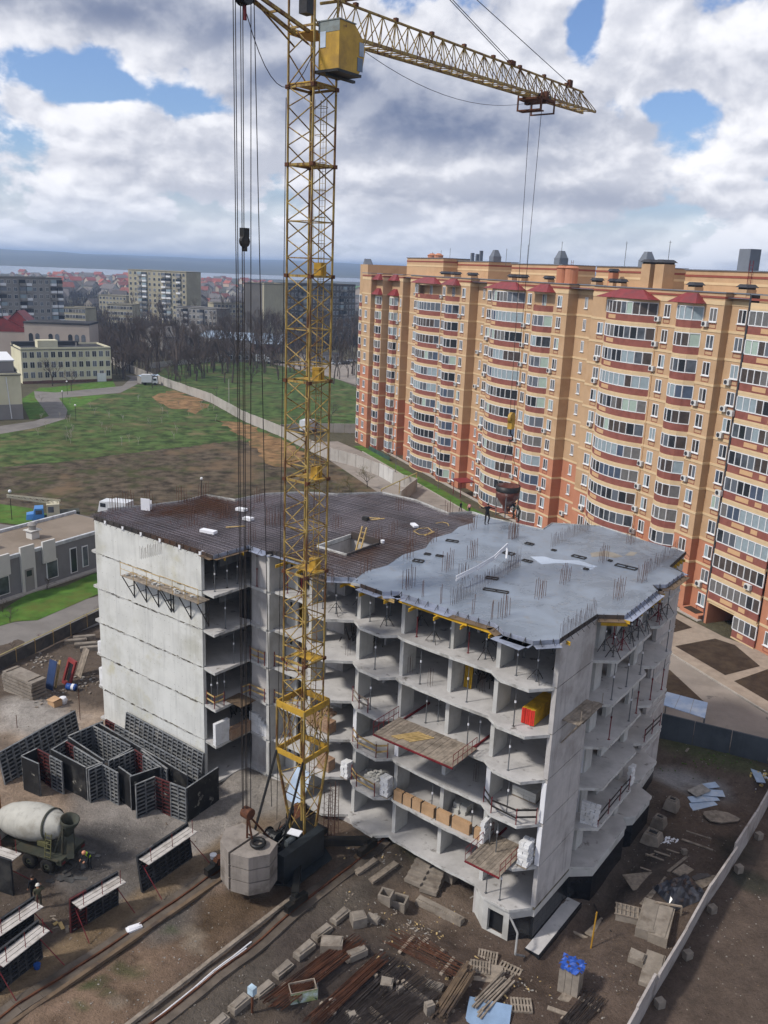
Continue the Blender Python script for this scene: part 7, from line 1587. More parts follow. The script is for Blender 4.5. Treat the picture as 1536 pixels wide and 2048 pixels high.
for x, w, z0_, z1_ in ((sv+3.2, 1.5, .7, 2.7), (sv+10.0, 1.4, .8, 2.9), (sv+13.2, .8, .6, 3.6), (sv+15.0, .7, .9, 3.4), (sv-6, 1.5, .8, 2.7)): f = MB().box(x-w/2-.12, x+w/2+.12, -.08, .05, z0_-.12, z1_+.12).build('window', M_pvc, t); MB().box(x-w/2, x+w/2, -.13, .02, z0_, z1_).build('pane', M_wdark, f)
dr = MB().box(sv+6.0, sv+7.2, -.36, -.31, .1, 2.9).build('door', M_sgrey, t); MB().box(sv+6.2, sv+6.9, -.39, -.36, 2.0, 2.7).build('door_glass', M_wdark, dr)
MB().hexa([(sv-.4, -1.0, 2.5), (sv+1.6, -1.0, 2.5), (sv+1.6, 0, 2.9), (sv-.4, 0, 2.9), (sv-.4, -1.0, 2.6), (sv+1.6, -1.0, 2.6), (sv+1.6, 0, 3.1), (sv-.4, 0, 3.1)]).build('red_awning', M_roofr, t); MB().box(sv+.0, sv+1.4, -.9, -.01, 1.2, 2.3).build('hatch', M_wdark, t)
MB().box(-.1, L+4, -.9, -.05, -.1, .18).build('pavement_edge', M_kerb, t)
for x, y, w in ((sv-2, 4, .7), (sv+2.5, 6, .5), (sv+5.2, 5, .9), (sv+11, 4.5, 1.1)): MB().box(x-w/2, x+w/2, y-w/2, y+w/2, hS, hS+.9).box(x-w*.7, x+w*.7, y-w*.7, y+w*.7, hS+1.05, hS+1.15).build('roof_vent', M_trim, t)
MB().lathe((sv+11, 4.5, hS+1.15), [(.45, 0), (.45, .5), (.6, .6), (.3, .9)], 12).build('vent_cowl', M_sgrey, t)
# panel apartment blocks in the town
def PG(x, D, z=0): d = ri*((x-768)/F)-ui*((540-1024)/F)+fw; k = D/math.hypot(d.x, d.y); return Vector((d.x*k, d.y*k, z))
house_block('panel_block', 'pale nine storey panel block at the left horizon', PG(-60, 395), PG(122, 415), 12, 28.5, 9, 14, M_panelg, (1.4, 1.5), 1.5, balc=(3, 4, 7, 8, 12, 13)); house_block('panel_block', 'cream nine storey panel block standing clear left of the crane ropes', PG(256, 590), PG(372, 560), 14, 31, 9, 12, M_panelc, (1.6, 1.7), 2, balc=(2, 3, 7, 8, 10))
house_block('panel_block', 'dark long nine storey block behind the crane mast', PG(528, 418), PG(712, 470), 13, 29, 9, 26, M_darkw, (1.3, 1.5), 1.5, balc=(3, 4, 9, 10, 15, 16, 21, 22), balc_m=[M_darkw, M_panelg]); t = house_block('panel_block', 'blank cream end wall of the dark block with a sign on top', PG(501, 432), PG(528, 417), 12, 29, 9, 1, M_panelc, skip=[(k, 0) for k in range(9)])
MB().box(.6, 6.2, -.1, -.02, 27.4, 29.0).build('rooftop_sign', M_pvc, t)
tx = bpy.data.curves.new('sign_text', 'FONT'); tx.body = 'GEBERIT'; tx.size = 1.25; tx.extrude = .02; tx.align_x = 'CENTER'; to = bpy.data.objects.new('sign_lettering', tx); COL.objects.link(to); bpy.context.view_layer.update(); tm = bpy.data.meshes.new_from_object(to); bpy.data.objects.remove(to); to = place('sign_lettering', tm); to.parent = t; to.location = (3.4, -.14, 27.75); to.rotation_euler = (R(90), 0, 0); tm.materials.clear(); tm.materials.append(mat('blue_letters', rgb('#2b3c66'), .6))
house_block('panel_block', 'white five storey block among the dark trees', PG(350, 470), PG(432, 455), 12, 15, 5, 10, M_panelg, (1.4, 1.5), 1, balc=(2, 6)); house_block('panel_block', 'five storey block behind the white one', PG(426, 520), PG(486, 525), 12, 15, 5, 8, M_panelc, (1.4, 1.5), 1); house_block('panel_block', 'low tan block left of the cream tower block', PG(120, 455), PG(166, 450), 12, 14, 5, 7, M_panelc, (1.4, 1.5), 1); house_block('panel_block', 'four storey block under the cream tower block', PG(195, 640), PG(250, 630), 12, 13, 4, 8, M_panelc, (1.4, 1.5), 1); house_block('panel_block', 'tan four storey block beside the cream tower block', PG(212, 520), PG(262, 515), 12, 13, 4, 8, M_panelc, (1.4, 1.5), 1)
# arched hall and red church-like roofs
A, B = PG(40, 318), PG(172, 312); d = (B-A); L = d.length; t = thing('arched_hall', 'pinkish hall with dark arched windows behind the school', 'building', A, math.atan2(d.y, d.x)); MB().box(0, L, 0, 12, 0, 16.2).build('wall', M_pink, t); MB().box(-.2, L+.2, -.2, 12.2, 16.2, 16.8).build('roof', M_slate, t)
for i in range(9):
    x = 2+i*(L-4)/8
    if i in (2, 5): continue
    g = MB(); g.prism([(x-.7, -.05), (x+.7, -.05), (x+.7, .03), (x-.7, .03)], 9.0, 12.4); g.lathe((x, -.01, 12.4), [(.7, 0), (.7, .06)], 14, (0, 1, 0)); g.build('arched_window', M_wdark, t)
for i, (x, w, h) in enumerate(((-2, 40, 17.5), (28, 22, 19.5))):
    c = PG(x, 330); t = thing('gabled_house', ['red roofed gable house at the left edge', 'steep red gable beside the arched hall'][i], 'house', c, .1); w_ = w*.19*1.2
    MB().box(-w_, w_, 0, 8, 0, h-5).build('wall', M_pink, t); g = MB(); g.face((-w_-.3, -.3, h-5), (0, -.3, h), (0, 8.3, h), (-w_-.3, 8.3, h-5)).face((0, -.3, h), (w_+.3, -.3, h-5), (w_+.3, 8.3, h-5), (0, 8.3, h)).face((-w_, -.1, h-5), (w_, -.1, h-5), (0, -.1, h-.3)); g.build('roof', M_roofr, t)
# sheds, garages
def shed(label, A, B, dep, h, rise, wall, roof, name='shed', cat='building'):
    d = B-A; d.z = 0; L = d.length; t = thing(name, label, cat, (A.x, A.y, 0), math.atan2(d.y, d.x)); MB().box(0, L, 0, dep, -.2, h).build('wall', wall, t)
    g = MB(); g.face((-.3, -.3, h), (L+.3, -.3, h), (L+.3, dep/2, h+rise), (-.3, dep/2, h+rise)).face((-.3, dep/2, h+rise), (L+.3, dep/2, h+rise), (L+.3, dep+.3, h), (-.3, dep+.3, h)).face((-.05, 0, h), (-.05, dep/2, h+rise), (-.05, dep, h)).face((L+.05, dep, h), (L+.05, dep/2, h+rise), (L+.05, 0, h)); g.build('roof', roof, t); return t, L
M_roofd = mat('asbestos_roof', rgb('#5f5c59'), .9, .12, .1, rgb('#6d6965'), spec=.1); M_roofw = mat('blue_white_roof', rgb('#a3b3c4'), .5, .1, .1, rgb('#8fa1b3'), spec=.3)
shed('long dark roofed depot behind the trees', G(326, 702), G(440, 700), 30, 6, 3.5, M_panelg, M_roofd); shed('blue white roofed workshop left of the mast', G(432, 706), G(470, 704), 14, 6, 3, M_panelg, M_roofw); shed('long pale blue roofed workshop beside it', G(455, 702), G(565, 706), 20, 5, 2.6, M_panelg, M_roofw); shed('brick shed with white roof edge', G(505, 706), G(560, 707), 8, 4, .8, mat('far_brick', rgb('#6b4a3c'), .9), M_roofw)
for lab, p, q, nw in (('low grey garage office beyond the meadow', (437, 724), (502, 724), 4), ('low brown garage office right of the mast', (612, 727), (682, 726), 5)):
    A, B = G(*p), G(*q); t, L = shed(lab, A, B, 7, 3.6, .2, M_panelg if nw == 4 else M_sgrey, M_slate, 'garage_office')
    for i in range(nw): f = MB().box((i+.5)*L/nw-.8, (i+.5)*L/nw+.8, -.08, .02, .9, 2.6).build('window', M_pvc, t); MB().box((i+.5)*L/nw-.65, (i+.5)*L/nw+.65, -.1, .0, 1.05, 2.45).build('pane', M_wdark, f)
t, L = shed('plastic covered hut on the drive by the wall', G(283, 768), G(318, 766), 3, 2.4, .3, M_panelg, M_roofw, 'hut')
# village across to the water: single small houses
hm = []
for i, (w, r_) in enumerate((('#b5a48f', '#8a4638'), ('#a39a8c', '#7d4a3f'), ('#b8b2a6', '#6b6562'), ('#c2a58c', '#9c5440'), ('#8f877c', '#55504d'))):
    m = MB(); m.mat(0).box(-5, 5, -4, 4, 0, 4.5); m.mat(1).face((-5.6, -4.6, 4.3), (5.6, -4.6, 4.3), (5.6, 0, 8), (-5.6, 0, 8)).face((-5.6, 0, 8), (5.6, 0, 8), (5.6, 4.6, 4.3), (-5.6, 4.6, 4.3)); m.mat(0).face((-5, -4, 4.5), (-5, 0, 7.7), (-5, 4, 4.5)).face((5, 4, 4.5), (5, 0, 7.7), (5, -4, 4.5)); hm.append(m.mesh('village_house', [mat('vw%d' % i, rgb(w), .9, .05), mat('vr%d' % i, rgb(r_), .8, .1)]))
VN = ['pale red roofed house in the far village', 'brown roofed house in the far village', 'grey roofed house in the far village', 'orange roofed house in the far village', 'dark roofed house in the far village']
for i in range(290):
    x = random.uniform(-40, 720); D = random.uniform(700, 1900)**1.0; k = random.choice((0, 0, 0, 1, 3, 3, 2)) if D > 1150 else random.choice((1, 2, 4, 4, 2))
    if x > 560 and D > 1300: continue
    o = place('village_house', hm[k], None, PG(x, D), random.random()*3.14); o.scale = (random.uniform(.8, 1.5),)*3; tag(o, VN[k], 'house', 'houses of the far village')
# ------------------------------------------------------------------ trees
M_bark = mat('bare_bark', rgb('#544b44'), .95, .2, .6, rgb('#544b43'), spec=.05); M_twig = mat('bare_twigs', rgb('#5a5049'), .95, .15, .3, spec=.05); M_twigy = mat('budding_twigs', rgb('#6b6443'), .95, .2, .4, rgb('#59573a'), spec=.05); M_twigr = mat('reddish_twigs', rgb('#6e4a4a'), .95, .2, .5, spec=.05); M_birch = mat('pale_bark', rgb('#a39c90'), .9, .15, 1.5)
def bare_tree(seed, h, spread, depth, thin=1.0, base_len=.28):
    r = random.Random(seed); tr = MB(); tw = MB()
    def grow(p, d, L, rad, lev):
        q = p+d*L; (tr if lev < 2 else tw).bar(p, q, rad*2, n=5 if lev == 0 else 3, w2=.68)
        if lev >= depth: return
        nb = r.choice((2, 3, 3)) if lev < depth-1 else 3
        for i in range(nb):
            ax = Vector((r.gauss(0, 1), r.gauss(0, 1), r.gauss(0, .4))); nd = (d+ax.normalized()*spread*r.uniform(.55, 1.15)+Vector((0, 0, .12))).normalized(); grow(p.lerp(q, r.uniform(.6, 1)) if i else q, nd, L*r.uniform(.62, .86), rad*.62, lev+1)
    grow(Vector((0, 0, -.1)), Vector((r.gauss(0, .05), r.gauss(0, .05), 1)).normalized(), h*base_len, h*.017*thin, 0); return tr, tw
TP = []
for i in range(7):
    tr, tw = bare_tree(100+i, random.uniform(11, 14), (.55, .65, .5, .75, .4, .6, .42)[i], 6, 1.1); TP.append((tr.mesh('trunk', M_bark), tw.mesh('crown', M_twig)))
def put_tree(k, p, s, label, group=None, name='bare_tree', zs=1.0):
    t = thing(name, label, 'tree', p, random.random()*6.28, group); t.scale = (s, s, s*zs); place('trunk', TP[k][0], t); place('crown', TP[k][1], t); return t
LB = ['dark bare tree in the belt behind the meadow', 'tall narrow bare poplar in the town belt']
for i in range(285):
    x = random.uniform(180, 715) if i % 2 else random.uniform(190, 480); D = random.choice((random.uniform(292, 350), random.uniform(300, 400), random.uniform(340, 450), random.uniform(430, 560)))
    if x < 230 and D < 310: D += 60
    pop = random.random() < .3; k = random.choice((4, 6)) if pop else random.choice((0, 1, 2, 3, 5)); put_tree(k, PG(x, D), random.uniform(.75, 1.25)*(1.25 if pop else 1), LB[pop], 'bare trees between the meadow and the town', zs=1.15 if pop else .9)
for i in range(24): put_tree(random.choice((4, 6, 2)), PG(random.uniform(505, 712), random.uniform(385, 410)), random.uniform(1.2, 1.7), 'tall bare poplar in front of the dark block', 'bare poplars before the dark block', zs=1.2)
for lab, x, y, k, s in (('spreading bare tree before the cream school', 105, 772, 1, .85), ('small bare tree at the school corner', 143, 783, 3, .55), ('bare tree left of the arched hall', 95, 705, 0, 1.0), ('bare tree right of the arched hall', 165, 705, 5, .9), ('birch at the start of the long wall', 254, 742, 5, .7), ('bare bush by the hut on the drive', 305, 776, 3, .55), ('bare tree in the back meadow corner', 352, 760, 2, .8), ('second bare tree in the back meadow corner', 372, 757, 5, .75), ('slim bare tree by the white truck', 530, 735, 5, .45), ('bare sapling in the back meadow', 433, 795, 5, .4), ('bare tree by the far grey wall', 662, 845, 3, .45), ('bare tree beside the garage office', 458, 728, 1, .55)): put_tree(k, G(x, y), s, lab)
for i in range(30): put_tree(random.choice((0, 3, 5)), G(random.uniform(325, 372)+i*.5, random.uniform(748, 775)) if i < 10 else G(random.uniform(240, 440), random.uniform(712, 730)), random.uniform(.3, .65), 'bare shrub tree at the edge of the meadow', 'shrub trees at the meadow edge')
# budding bushes beside the white wall
for i, (x, y, s) in enumerate(((700, 985, .42), (735, 975, .5), (680, 1000, .35), (715, 1005, .4), (655, 985, .3))):
    tr, tw = bare_tree(300+i, 13, .8, 6, .8, .2); t = thing('budding_bush', ['left', 'tall middle', 'low left', 'right', 'outermost left'][i]+' yellowish budding bush behind the roof edge', 'bush', G(x, y), i); t.scale = (s*1.2, s*1.2, s); tr.build('stem', M_bark, t); tw.build('twigs', M_twigy, t)
for i, (x, y, s) in enumerate(((85, 1288, .22), (25, 1300, .15), (172, 1240, .16), (155, 1250, .12), (95, 1180, .3), (20, 1245, .35), (5, 1225, .3), (198, 1225, .15))):
    tr, tw = bare_tree(330+i, 13, .8, 5, .8, .16); t = thing('bare_shrub', ['pinkish bare shrub on the street verge', 'small bare shrub at the left end of the verge', 'bare shrub near the blind wall on the verge', 'tiny bare shrub on the verge', 'bare shrub under the service building window', 'brownish bare shrub at the left lawn', 'second brownish shrub at the left lawn', 'bare shrub by the wall corner'][i], 'shrub', G(x, y), i); t.scale = (s, s, s*.9); tr.build('stem', M_bark, t); tw.build('twigs', M_twigr if i in (0, 2) else M_twig, t)
# saplings in the meadow
sp = [bare_tree(400+i, 2.2, .5, 3, 1, .35) for i in range(3)]; sp = [(a.mesh('trunk', M_birch), b.mesh('crown', M_birch)) for a, b in sp]
for i in range(46):
    t = thing('sapling', 'thin pale sapling planted in the meadow', 'tree', G(random.uniform(70, 470), random.uniform(800, 895)), i, 'saplings in the meadow'); a, b = random.choice(sp); place('trunk', a, t); place('crown', b, t)
# dark wood that reads as one mass
m = MB(); r = random.Random(5)
for i in range(2600):
    x = r.uniform(120, 760); D = r.uniform(420, 1000); p = PG(x, D); h = r.uniform(5, 10)
    for j in range(3): q = p+Vector((r.gauss(0, 1.5), r.gauss(0, 1.5), 0)); m.bar(q, q+Vector((r.gauss(0, 1.6), r.gauss(0, 1.6), h*r.uniform(.6, 1))), .9, n=3, w2=.05)
o = m.build('woods', mat('far_twigs', rgb('#453f3a'), .95, .25, .02, rgb('#554e45'), spec=.05)); tag(o, 'far leafless woods reading as one dark band', kind='stuff')
m = MB()
for i in range(2200):
    x = r.uniform(220, 560); y = r.uniform(700, 726); p = G(x, y); m.bar(p, p+Vector((r.gauss(0, .8), r.gauss(0, .8), r.uniform(1.2, 3.4))), .22, n=3, w2=.1)
tag(m.build('undergrowth', M_twig), 'leafless thicket along the edge of the back meadow', kind='stuff')
# ------------------------------------------------------------------ vehicles and lamps beyond the site
def truck(label, p, rz, boxm, cabm, L=6, boxh=2.4, name='box_truck', flat=False):
    t = thing(name, label, 'truck', p, rz); MB().box(-L/2, L/2, -1.0, 1.0, .6, .9).build('chassis', M_chas, t)
    c_ = MB().hexa([(L/2-1.7, -1.05, .7), (L/2, -1.05, .7), (L/2, 1.05, .7), (L/2-1.7, 1.05, .7), (L/2-1.6, -1.0, 2.4), (L/2-.4, -1.0, 2.4), (L/2-.4, 1.0, 2.4), (L/2-1.6, 1.0, 2.4)]).build('cab', cabm, t); MB().box(L/2-1.4, L/2-.5, -1.07, 1.07, 1.55, 2.15).build('cab_window', M_wdark, c_)
    if not flat: MB().box(-L/2, L/2-1.8, -1.15, 1.15, .95, .95+boxh).build('box_body', boxm, t)
    for x in (-L/2+1.0, L/2-.9):
        for y in (-.95, .95): MB().lathe((x, y, .45), [(.2, -.12), (.45, -.12), (.45, .12), (.2, .12)], 14, (0, 1, 0)).build('wheel', M_tyre, t)
    return t
M_whitep = mat('white_vehicle', rgb('#c9cbcd'), .4, .04, 1); M_bluep = mat('sky_blue_cab', rgb('#4d86c2'), .45, .06, 1); M_creamp = mat('cream_crane', rgb('#c3bca3'), .6, .08, 1)
truck('white box truck parked by the garage office', G(527, 727), .1, M_whitep, M_whitep); truck('white truck on the road behind the mast', G(618, 866), 1.2, M_whitep, M_whitep, 5.5); truck('white box truck by the hut and long wall', G(300, 770), .2, M_whitep, M_whitep, 5)
t = truck('old lorry crane with sky blue cab and cream jib', G(112, 1043), math.pi+.38, M_creamp, M_bluep, 6.5, name='crane_lorry', flat=True)
MB().hexa([(3.0, -.9, .7), (4.1, -.75, .7), (4.1, .75, .7), (3.0, .9, .7), (3.0, -.85, 1.6), (4.0, -.7, 1.5), (4.0, .7, 1.5), (3.0, .85, 1.6)]).build('bonnet', M_bluep, t); MB().box(-.6, 1.2, -1.0, 1.0, .95, 2.9).build('crane_cabin', M_creamp, t); MB().box(.2, 1.0, -1.03, 1.03, 1.7, 2.6).build('cabin_window', M_wdark, t); MB().box(-3.4, -.6, -1.0, 1.0, .95, 1.6).build('machinery_deck', M_chas, t)
m = MB()
for y in (-.35, .35):
    for z in (0, .6): m.bar((-.8, y, 2.6+z), (6.5, y*.6, 4.2+z*.5), .1)
for i in range(9): f = i/9; a = Vector((-.8+7.3*f, -.35*(1-.4*f), 2.6+1.6*f)); m.bar(a, a+Vector((.8, 0, .75-.3*f)), .07); m.bar(a+Vector((0, .7*(1-.4*f), 0)), a+Vector((.8, .7*(1-.4*f), .75-.3*f)), .07)
m.build('jib', M_creamp, t)
t = truck('white van with blue drums behind the back left roof corner', G(232, 1032), 2.9, M_whitep, M_whitep, 5, 1.6, 'flatbed_truck'); MB().lathe((-.2, -1.5, .0), [(.3, 0), (.3, .9)], 12).build('blue_drum', M_bluep, t)
for i, (x, y) in enumerate(((556, 727), (575, 727), (640, 729), (672, 729), (702, 724), (690, 729))):
    t = thing('parked_car', ['dark van beside the white box truck', 'grey car beside the dark van', 'dark car before the brown garage', 'silver car before the brown garage', 'white car near the orange building', 'black car at the end of the garage'][i], 'car', G(x, y), .1*i); cm = [M_chas, M_sgrey, M_chas, M_whitep, M_whitep, M_black][i]
    MB().box(-2.1, 2.1, -.85, .85, .3, .85).build('body', cm, t); c_ = MB().hexa([(-1.4, -.8, .85), (1.2, -.8, .85), (1.2, .8, .85), (-1.4, .8, .85), (-1.0, -.7, 1.45), (.6, -.7, 1.45), (.6, .7, 1.45), (-1.0, .7, 1.45)]).build('cabin', M_wdark, t)
    for a in (-1.3, 1.3):
        for b in (-.85, .85): MB().lathe((a, b, .32), [(.32, -.1), (.32, .1)], 12, (0, 1, 0)).build('wheel', M_tyre, t)
for i, (x, y, h) in enumerate(((24, 1040, 4.2), (404, 1010, 4.2), (152, 842, 3.6), (126, 812, 3.6), (135, 790, 3.6))):
    t = thing('lamp_post', ['globe lamp post on the grass by the crane lorry', 'globe lamp post behind the back roof edge', 'globe lamp post in the meadow by the drive', 'lamp post on the drive bend', 'lamp post on the drive near the school'][i], 'lamp', G(x, y)); MB().bar((0, 0, 0), (0, 0, h), .11, n=6).build('pole', M_mach, t); MB().lathe((0, 0, h), [(.05, 0), (.22, .12), (.25, .28), (.15, .45), (.02, .5)], 12).build('globe', M_pvc, t, smooth=True)
for i, (x, y, h) in enumerate(((458, 808, 7), (636, 1012, 7.5), (629, 975, 7))):
    t = thing('utility_pole', ['pale utility pole by the long wall', 'slim street light mast by the orange building road', 'thin pole beside the white panels'][i], 'pole', G(x, y) if i == 0 else G(876 if i == 1 else 790, 980 if i == 1 else 968)); MB().bar((0, 0, 0), (0, 0, h), .22 if i == 0 else .12, n=6, w2=.7).build('mast', M_pwall if i == 0 else M_steel, t); MB().bar((0, 0, h-.15), (.8, 0, h), .08).build('arm', M_steel, t)
# low hedge fence by the orange building
t = thing('green_fence', 'low dark green fence with shrubs at the orange building', 'fence', FA(-14, 2.2), OR)
for i in range(6): MB().box(i*2.0, i*2.0+1.94, -.03, .03, 0, .9).build('fence_panel', mat('green_fence', rgb('#3d5148'), .7), t)
tr, tw = bare_tree(555, 4, .9, 5, .8, .2); t = thing('evergreen_shrub', 'dark evergreen shrub by the green fence', 'shrub', FA(-4, 1.6)); tr.build('stem', M_bark, t); tw.build('twigs', mat('evergreen', rgb('#2e3a24'), .9), t)
# ------------------------------------------------------------------ people
def person(label, loc, face, J, top, bottom, helmet=None, skin='#a8785c', vest=None, hair='#2a211c', s=1.0):
    """J: joint positions (side, forward, up) in metres; the body is one skinned mesh"""
    names = ['pelvis', 'chest', 'neck', 'head', 'shL', 'elL', 'haL', 'shR', 'elR', 'haR', 'hipL', 'knL', 'anL', 'toL', 'hipR', 'knR', 'anR', 'toR']
    rad = dict(pelvis=.15, chest=.165, neck=.06, head=.095, shL=.075, elL=.05, haL=.035, shR=.075, elR=.05, haR=.035, hipL=.10, knL=.07, anL=.05, toL=.045, hipR=.10, knR=.07, anR=.05, toR=.045)
    edges = [('pelvis', 'chest'), ('chest', 'neck'), ('neck', 'head'), ('chest', 'shL'), ('shL', 'elL'), ('elL', 'haL'), ('chest', 'shR'), ('shR', 'elR'), ('elR', 'haR'), ('pelvis', 'hipL'), ('hipL', 'knL'), ('knL', 'anL'), ('anL', 'toL'), ('pelvis', 'hipR'), ('hipR', 'knR'), ('knR', 'anR'), ('anR', 'toR')]
    idx = {n: i for i, n in enumerate(names)}; me = bpy.data.meshes.new('person'); me.from_pydata([Vector(J[n]) for n in names], [(idx[a], idx[b]) for a, b in edges], [])
    o = bpy.data.objects.new('person', me); COL.objects.link(o); md = o.modifiers.new('skin', 'SKIN'); md.use_smooth_shade = True
    for i, n in enumerate(names): sv_ = me.skin_vertices[0].data[i]; sv_.radius = (rad[n], rad[n]*(.75 if n in ('pelvis', 'chest') else 1)); sv_.use_root = n == 'pelvis'
    sb = o.modifiers.new('sub', 'SUBSURF'); sb.levels = 2; sb.render_levels = 2
    dg = bpy.context.evaluated_depsgraph_get(); m2 = bpy.data.meshes.new_from_object(o.evaluated_get(dg)); bpy.data.objects.remove(o)
    mt = [mat('cloth_'+top, rgb(top), .9, .12, 4), mat('cloth_'+bottom, rgb(bottom), .9, .12, 4), mat('skin_'+skin, rgb(skin), .6, .05, 4), mat('boots', rgb('#1c1a18'), .7, .1, 4), mat('vest_'+(vest or top), rgb(vest or top), .6, .05, 4)]
    m2.materials.clear(); [m2.materials.append(x) for x in mt]
    P = {n: Vector(J[n]) for n in names}; em = {('pelvis', 'chest'): 4, ('chest', 'neck'): 4 if vest else 0, ('neck', 'head'): 2, ('elL', 'haL'): 0, ('elR', 'haR'): 0, ('knL', 'anL'): 1, ('knR', 'anR'): 1, ('anL', 'toL'): 3, ('anR', 'toR'): 3, ('hipL', 'knL'): 1, ('hipR', 'knR'): 1, ('pelvis', 'hipL'): 1, ('pelvis', 'hipR'): 1}
    for f in m2.polygons:
        c = f.center; best = None; f.use_smooth = True
        for a, b in edges:
            A, B = P[a], P[b]; d = B-A; t_ = max(0, min(1, (c-A).dot(d)/d.length_squared)); q = (c-(A+d*t_)).length/(rad[a]+(rad[b]-rad[a])*t_)
            if best is None or q < best[0]: best = (q, (a, b), t_)
        f.material_index = em.get(best[1], 0) if not (best[1] == ('pelvis', 'chest') and best[2] < .25) else 1
    # hands: palm and five bent fingers joined to the wrists
    bm = _bm.new(); bm.from_mesh(m2); hm_ = MB()
    for sd_, (e, h) in ((-1, ('elL', 'haL')), (1, ('elR', 'haR'))):
        A = P[h]; d = (P[h]-P[e]).normalized(); x = d.cross(Vector((0, 1, .3))).normalized(); y = d.cross(x); hm_.bar(A-d*.02, A+d*.09, .085, .035, upv=y)
        for i in range(4): b0_ = A+d*.085+x*((i-1.5)*.021); L_ = (.07, .08, .078, .06)[i]; hm_.bar(b0_, b0_+d*L_*.55, .017, n=5); hm_.bar(b0_+d*L_*.55, b0_+d*L_*.85+y*.025, .015, n=5)
        b0_ = A+d*.02-x*.04; hm_.bar(b0_, b0_+d*.04-x*.03, .02, n=5); hm_.bar(b0_+d*.04-x*.03, b0_+d*.075-x*.03, .017, n=5)
    k0 = len(m2.vertices); hme = hm_.mesh('hands', mt[2]); bm.from_mesh(hme); 
    bm.faces.ensure_lookup_table()
    for f in bm.faces[len(m2.polygons):]: f.material_index = 2
    # face: nose and brow ridge, ears
    hd = P['head']; up_ = (P['head']-P['neck']).normalized(); fm = MB(); fy = Vector((0, 1, 0)); c = hd+up_*.0
    fm.bar(c+fy*.085+up_*.02, c+fy*.115-up_*.02, .03, n=5); fm.bar(c+fy*.085-up_*.055-Vector((.025, 0, 0)), c+fy*.085-up_*.055+Vector((.025, 0, 0)), .014, n=4)
    for s_ in (-1, 1): fm.bar(c+Vector((s_*.095, 0, .02)), c+Vector((s_*.098, 0, -.03)), .03, n=5)
    fme = fm.mesh('face', mt[2]); n0 = len(bm.faces); bm.from_mesh(fme); bm.faces.ensure_lookup_table()
    for f in bm.faces[n0:]: f.material_index = 2
    bm.to_mesh(m2); bm.free(); bpy.data.meshes.remove(hme); bpy.data.meshes.remove(fme)
    b = place('person', m2, None, loc, face); b.scale = (s, s, s); tag(b, label, 'person')
    for s_ in (-1, 1): pass
    eye = MB()
    for s_ in (-1, 1): q = c+fy*.092+Vector((s_*.033, 0, 0))+up_*.012; eye.lathe(q, [(.001, .012), (.011, .006), (.012, 0)], 8, (0, 1, 0))
    eye.build('eyes', mat('eye_dark', rgb('#201a18'), .3), b)
    if helmet: MB().lathe(hd+up_*.015, [(.155, .015), (.125, .03), (.12, .07), (.10, .115), (.055, .145), (.0, .15)], 16, tuple(up_)).build('helmet', mat('helmet_'+helmet, rgb(helmet), .4, .03), b, smooth=True)
    else: MB().lathe(hd+up_*.0, [(.101, .0), (.108, .04), (.095, .09), (.05, .122), (.0, .125)], 16, tuple((up_-fy*.25).normalized())).build('hair', mat('hair_'+hair, rgb(hair), .8), b, smooth=True)
    return b
def J0(**k):
    j = dict(pelvis=(0, 0, .95), chest=(0, .01, 1.32), neck=(0, .02, 1.5), head=(0, .05, 1.64), shL=(-.19, 0, 1.42), elL=(-.25, -.02, 1.14), haL=(-.26, .08, .9), shR=(.19, 0, 1.42), elR=(.25, -.02, 1.14), haR=(.26, .08, .9), hipL=(-.1, 0, .9), knL=(-.11, .03, .5), anL=(-.11, 0, .09), toL=(-.12, .16, .045), hipR=(.1, 0, .9), knR=(.11, .03, .5), anR=(.11, 0, .09), toR=(.12, .16, .045)); j.update(k); return j
arms_out = J0(elL=(-.42, .02, 1.33), haL=(-.68, .08, 1.28), elR=(.42, .02, 1.38), haR=(.66, .06, 1.46), knL=(-.16, .12, .52), anL=(-.14, -.05, .09), toL=(-.16, .11, .045), knR=(.16, .06, .5), anR=(.2, .1, .09), toR=(.22, .26, .045))
bent = J0(chest=(0, .22, 1.26), neck=(0, .34, 1.4), head=(0, .43, 1.5), shL=(-.19, .22, 1.34), shR=(.19, .22, 1.34), elL=(-.24, .38, 1.1), haL=(-.16, .58, 1.0), elR=(.24, .4, 1.12), haR=(.15, .62, 1.05), knL=(-.12, .14, .52), knR=(.12, .1, .5))
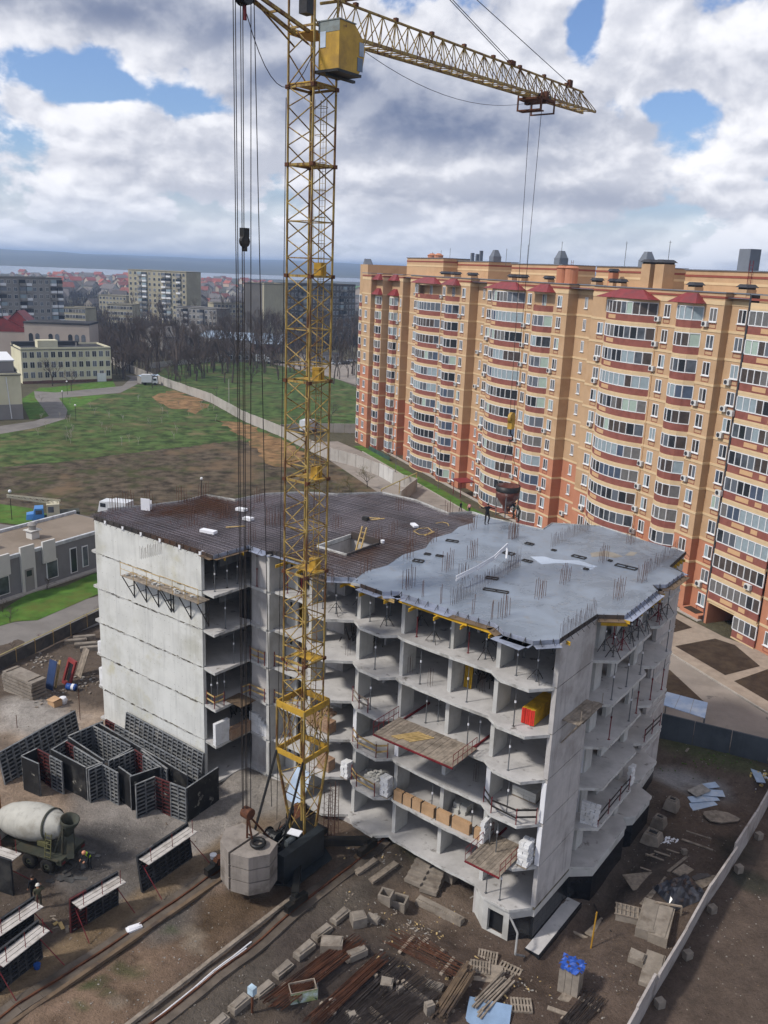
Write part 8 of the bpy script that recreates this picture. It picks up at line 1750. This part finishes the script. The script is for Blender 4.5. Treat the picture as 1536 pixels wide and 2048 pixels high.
call = J0(elR=(.36, .1, 1.3), haR=(.16, .14, 1.6), elL=(-.24, .06, 1.16), haL=(-.14, .26, 1.12))
walk = J0(knL=(-.1, .22, .52), anL=(-.1, .28, .11), toL=(-.1, .44, .06), knR=(.1, -.02, .5), anR=(.1, -.28, .13), toR=(.1, -.14, .05), elL=(-.24, -.12, 1.15), haL=(-.25, -.12, .9), elR=(.24, .08, 1.15), haR=(.24, .24, .95))
def onroof(x, y): a, b = rp(x, y); return U(a, b, zr+.0)
person('worker in dark clothes with arms spread at the edge of the pour', onroof(973, 1048), R(200), arms_out, '#22242a', '#2b2a2b')
person('worker in grey green jacket stooping at the concrete skip', onroof(1038, 1044), R(75), bent, '#4a4d45', '#3a3833')
person('second worker behind the concrete skip', onroof(1028, 1036), R(100), bent, '#33363c', '#3a3833')
p = GG(79, 1818); person('worker in olive jacket and white helmet raising a hand to his head', p, R(20), call, '#4b4a38', '#514d40', '#c9c6bc')
p = GG(68, 1800); person('worker in black beside the olive jacketed one', p, R(40), J0(), '#17181b', '#1c1d20')
p = GG(181, 1738); person('worker in bright yellow green safety vest behind the red ended panel', p, R(150), bent, '#23262b', '#26282c', '#c98a6a', vest='#b6d832')
person('pedestrian in dark coat on the road by the orange building', G(921, 1024), R(30), walk, '#1d1e22', '#1d1e22'); person('pedestrian in pink jacket on the road by the orange building', G(938, 1027), R(-20), walk, '#c98a94', '#2a2c33', hair='#5a3d28')
# ------------------------------------------------------------------ air: one even, thin haze round everything
def haze():
    m = bpy.data.materials.new('haze_air'); m.use_nodes = True; n = m.node_tree; n.nodes.remove(n.nodes['Principled BSDF']); v = n.nodes.new('ShaderNodeVolumePrincipled'); v.inputs['Color'].default_value = (.52, .70, 1, 1); v.inputs['Density'].default_value = HAZE; v.inputs['Anisotropy'].default_value = .2; n.links.new(v.outputs[0], n.nodes['Material Output'].inputs['Volume'])
    o = MB().box(-14000, 14000, -3000, 14000, -6, 80).build('haze', m); tag(o, 'thin pale bluish air over the whole place', kind='stuff')
HAZE = 2.1e-4
haze()
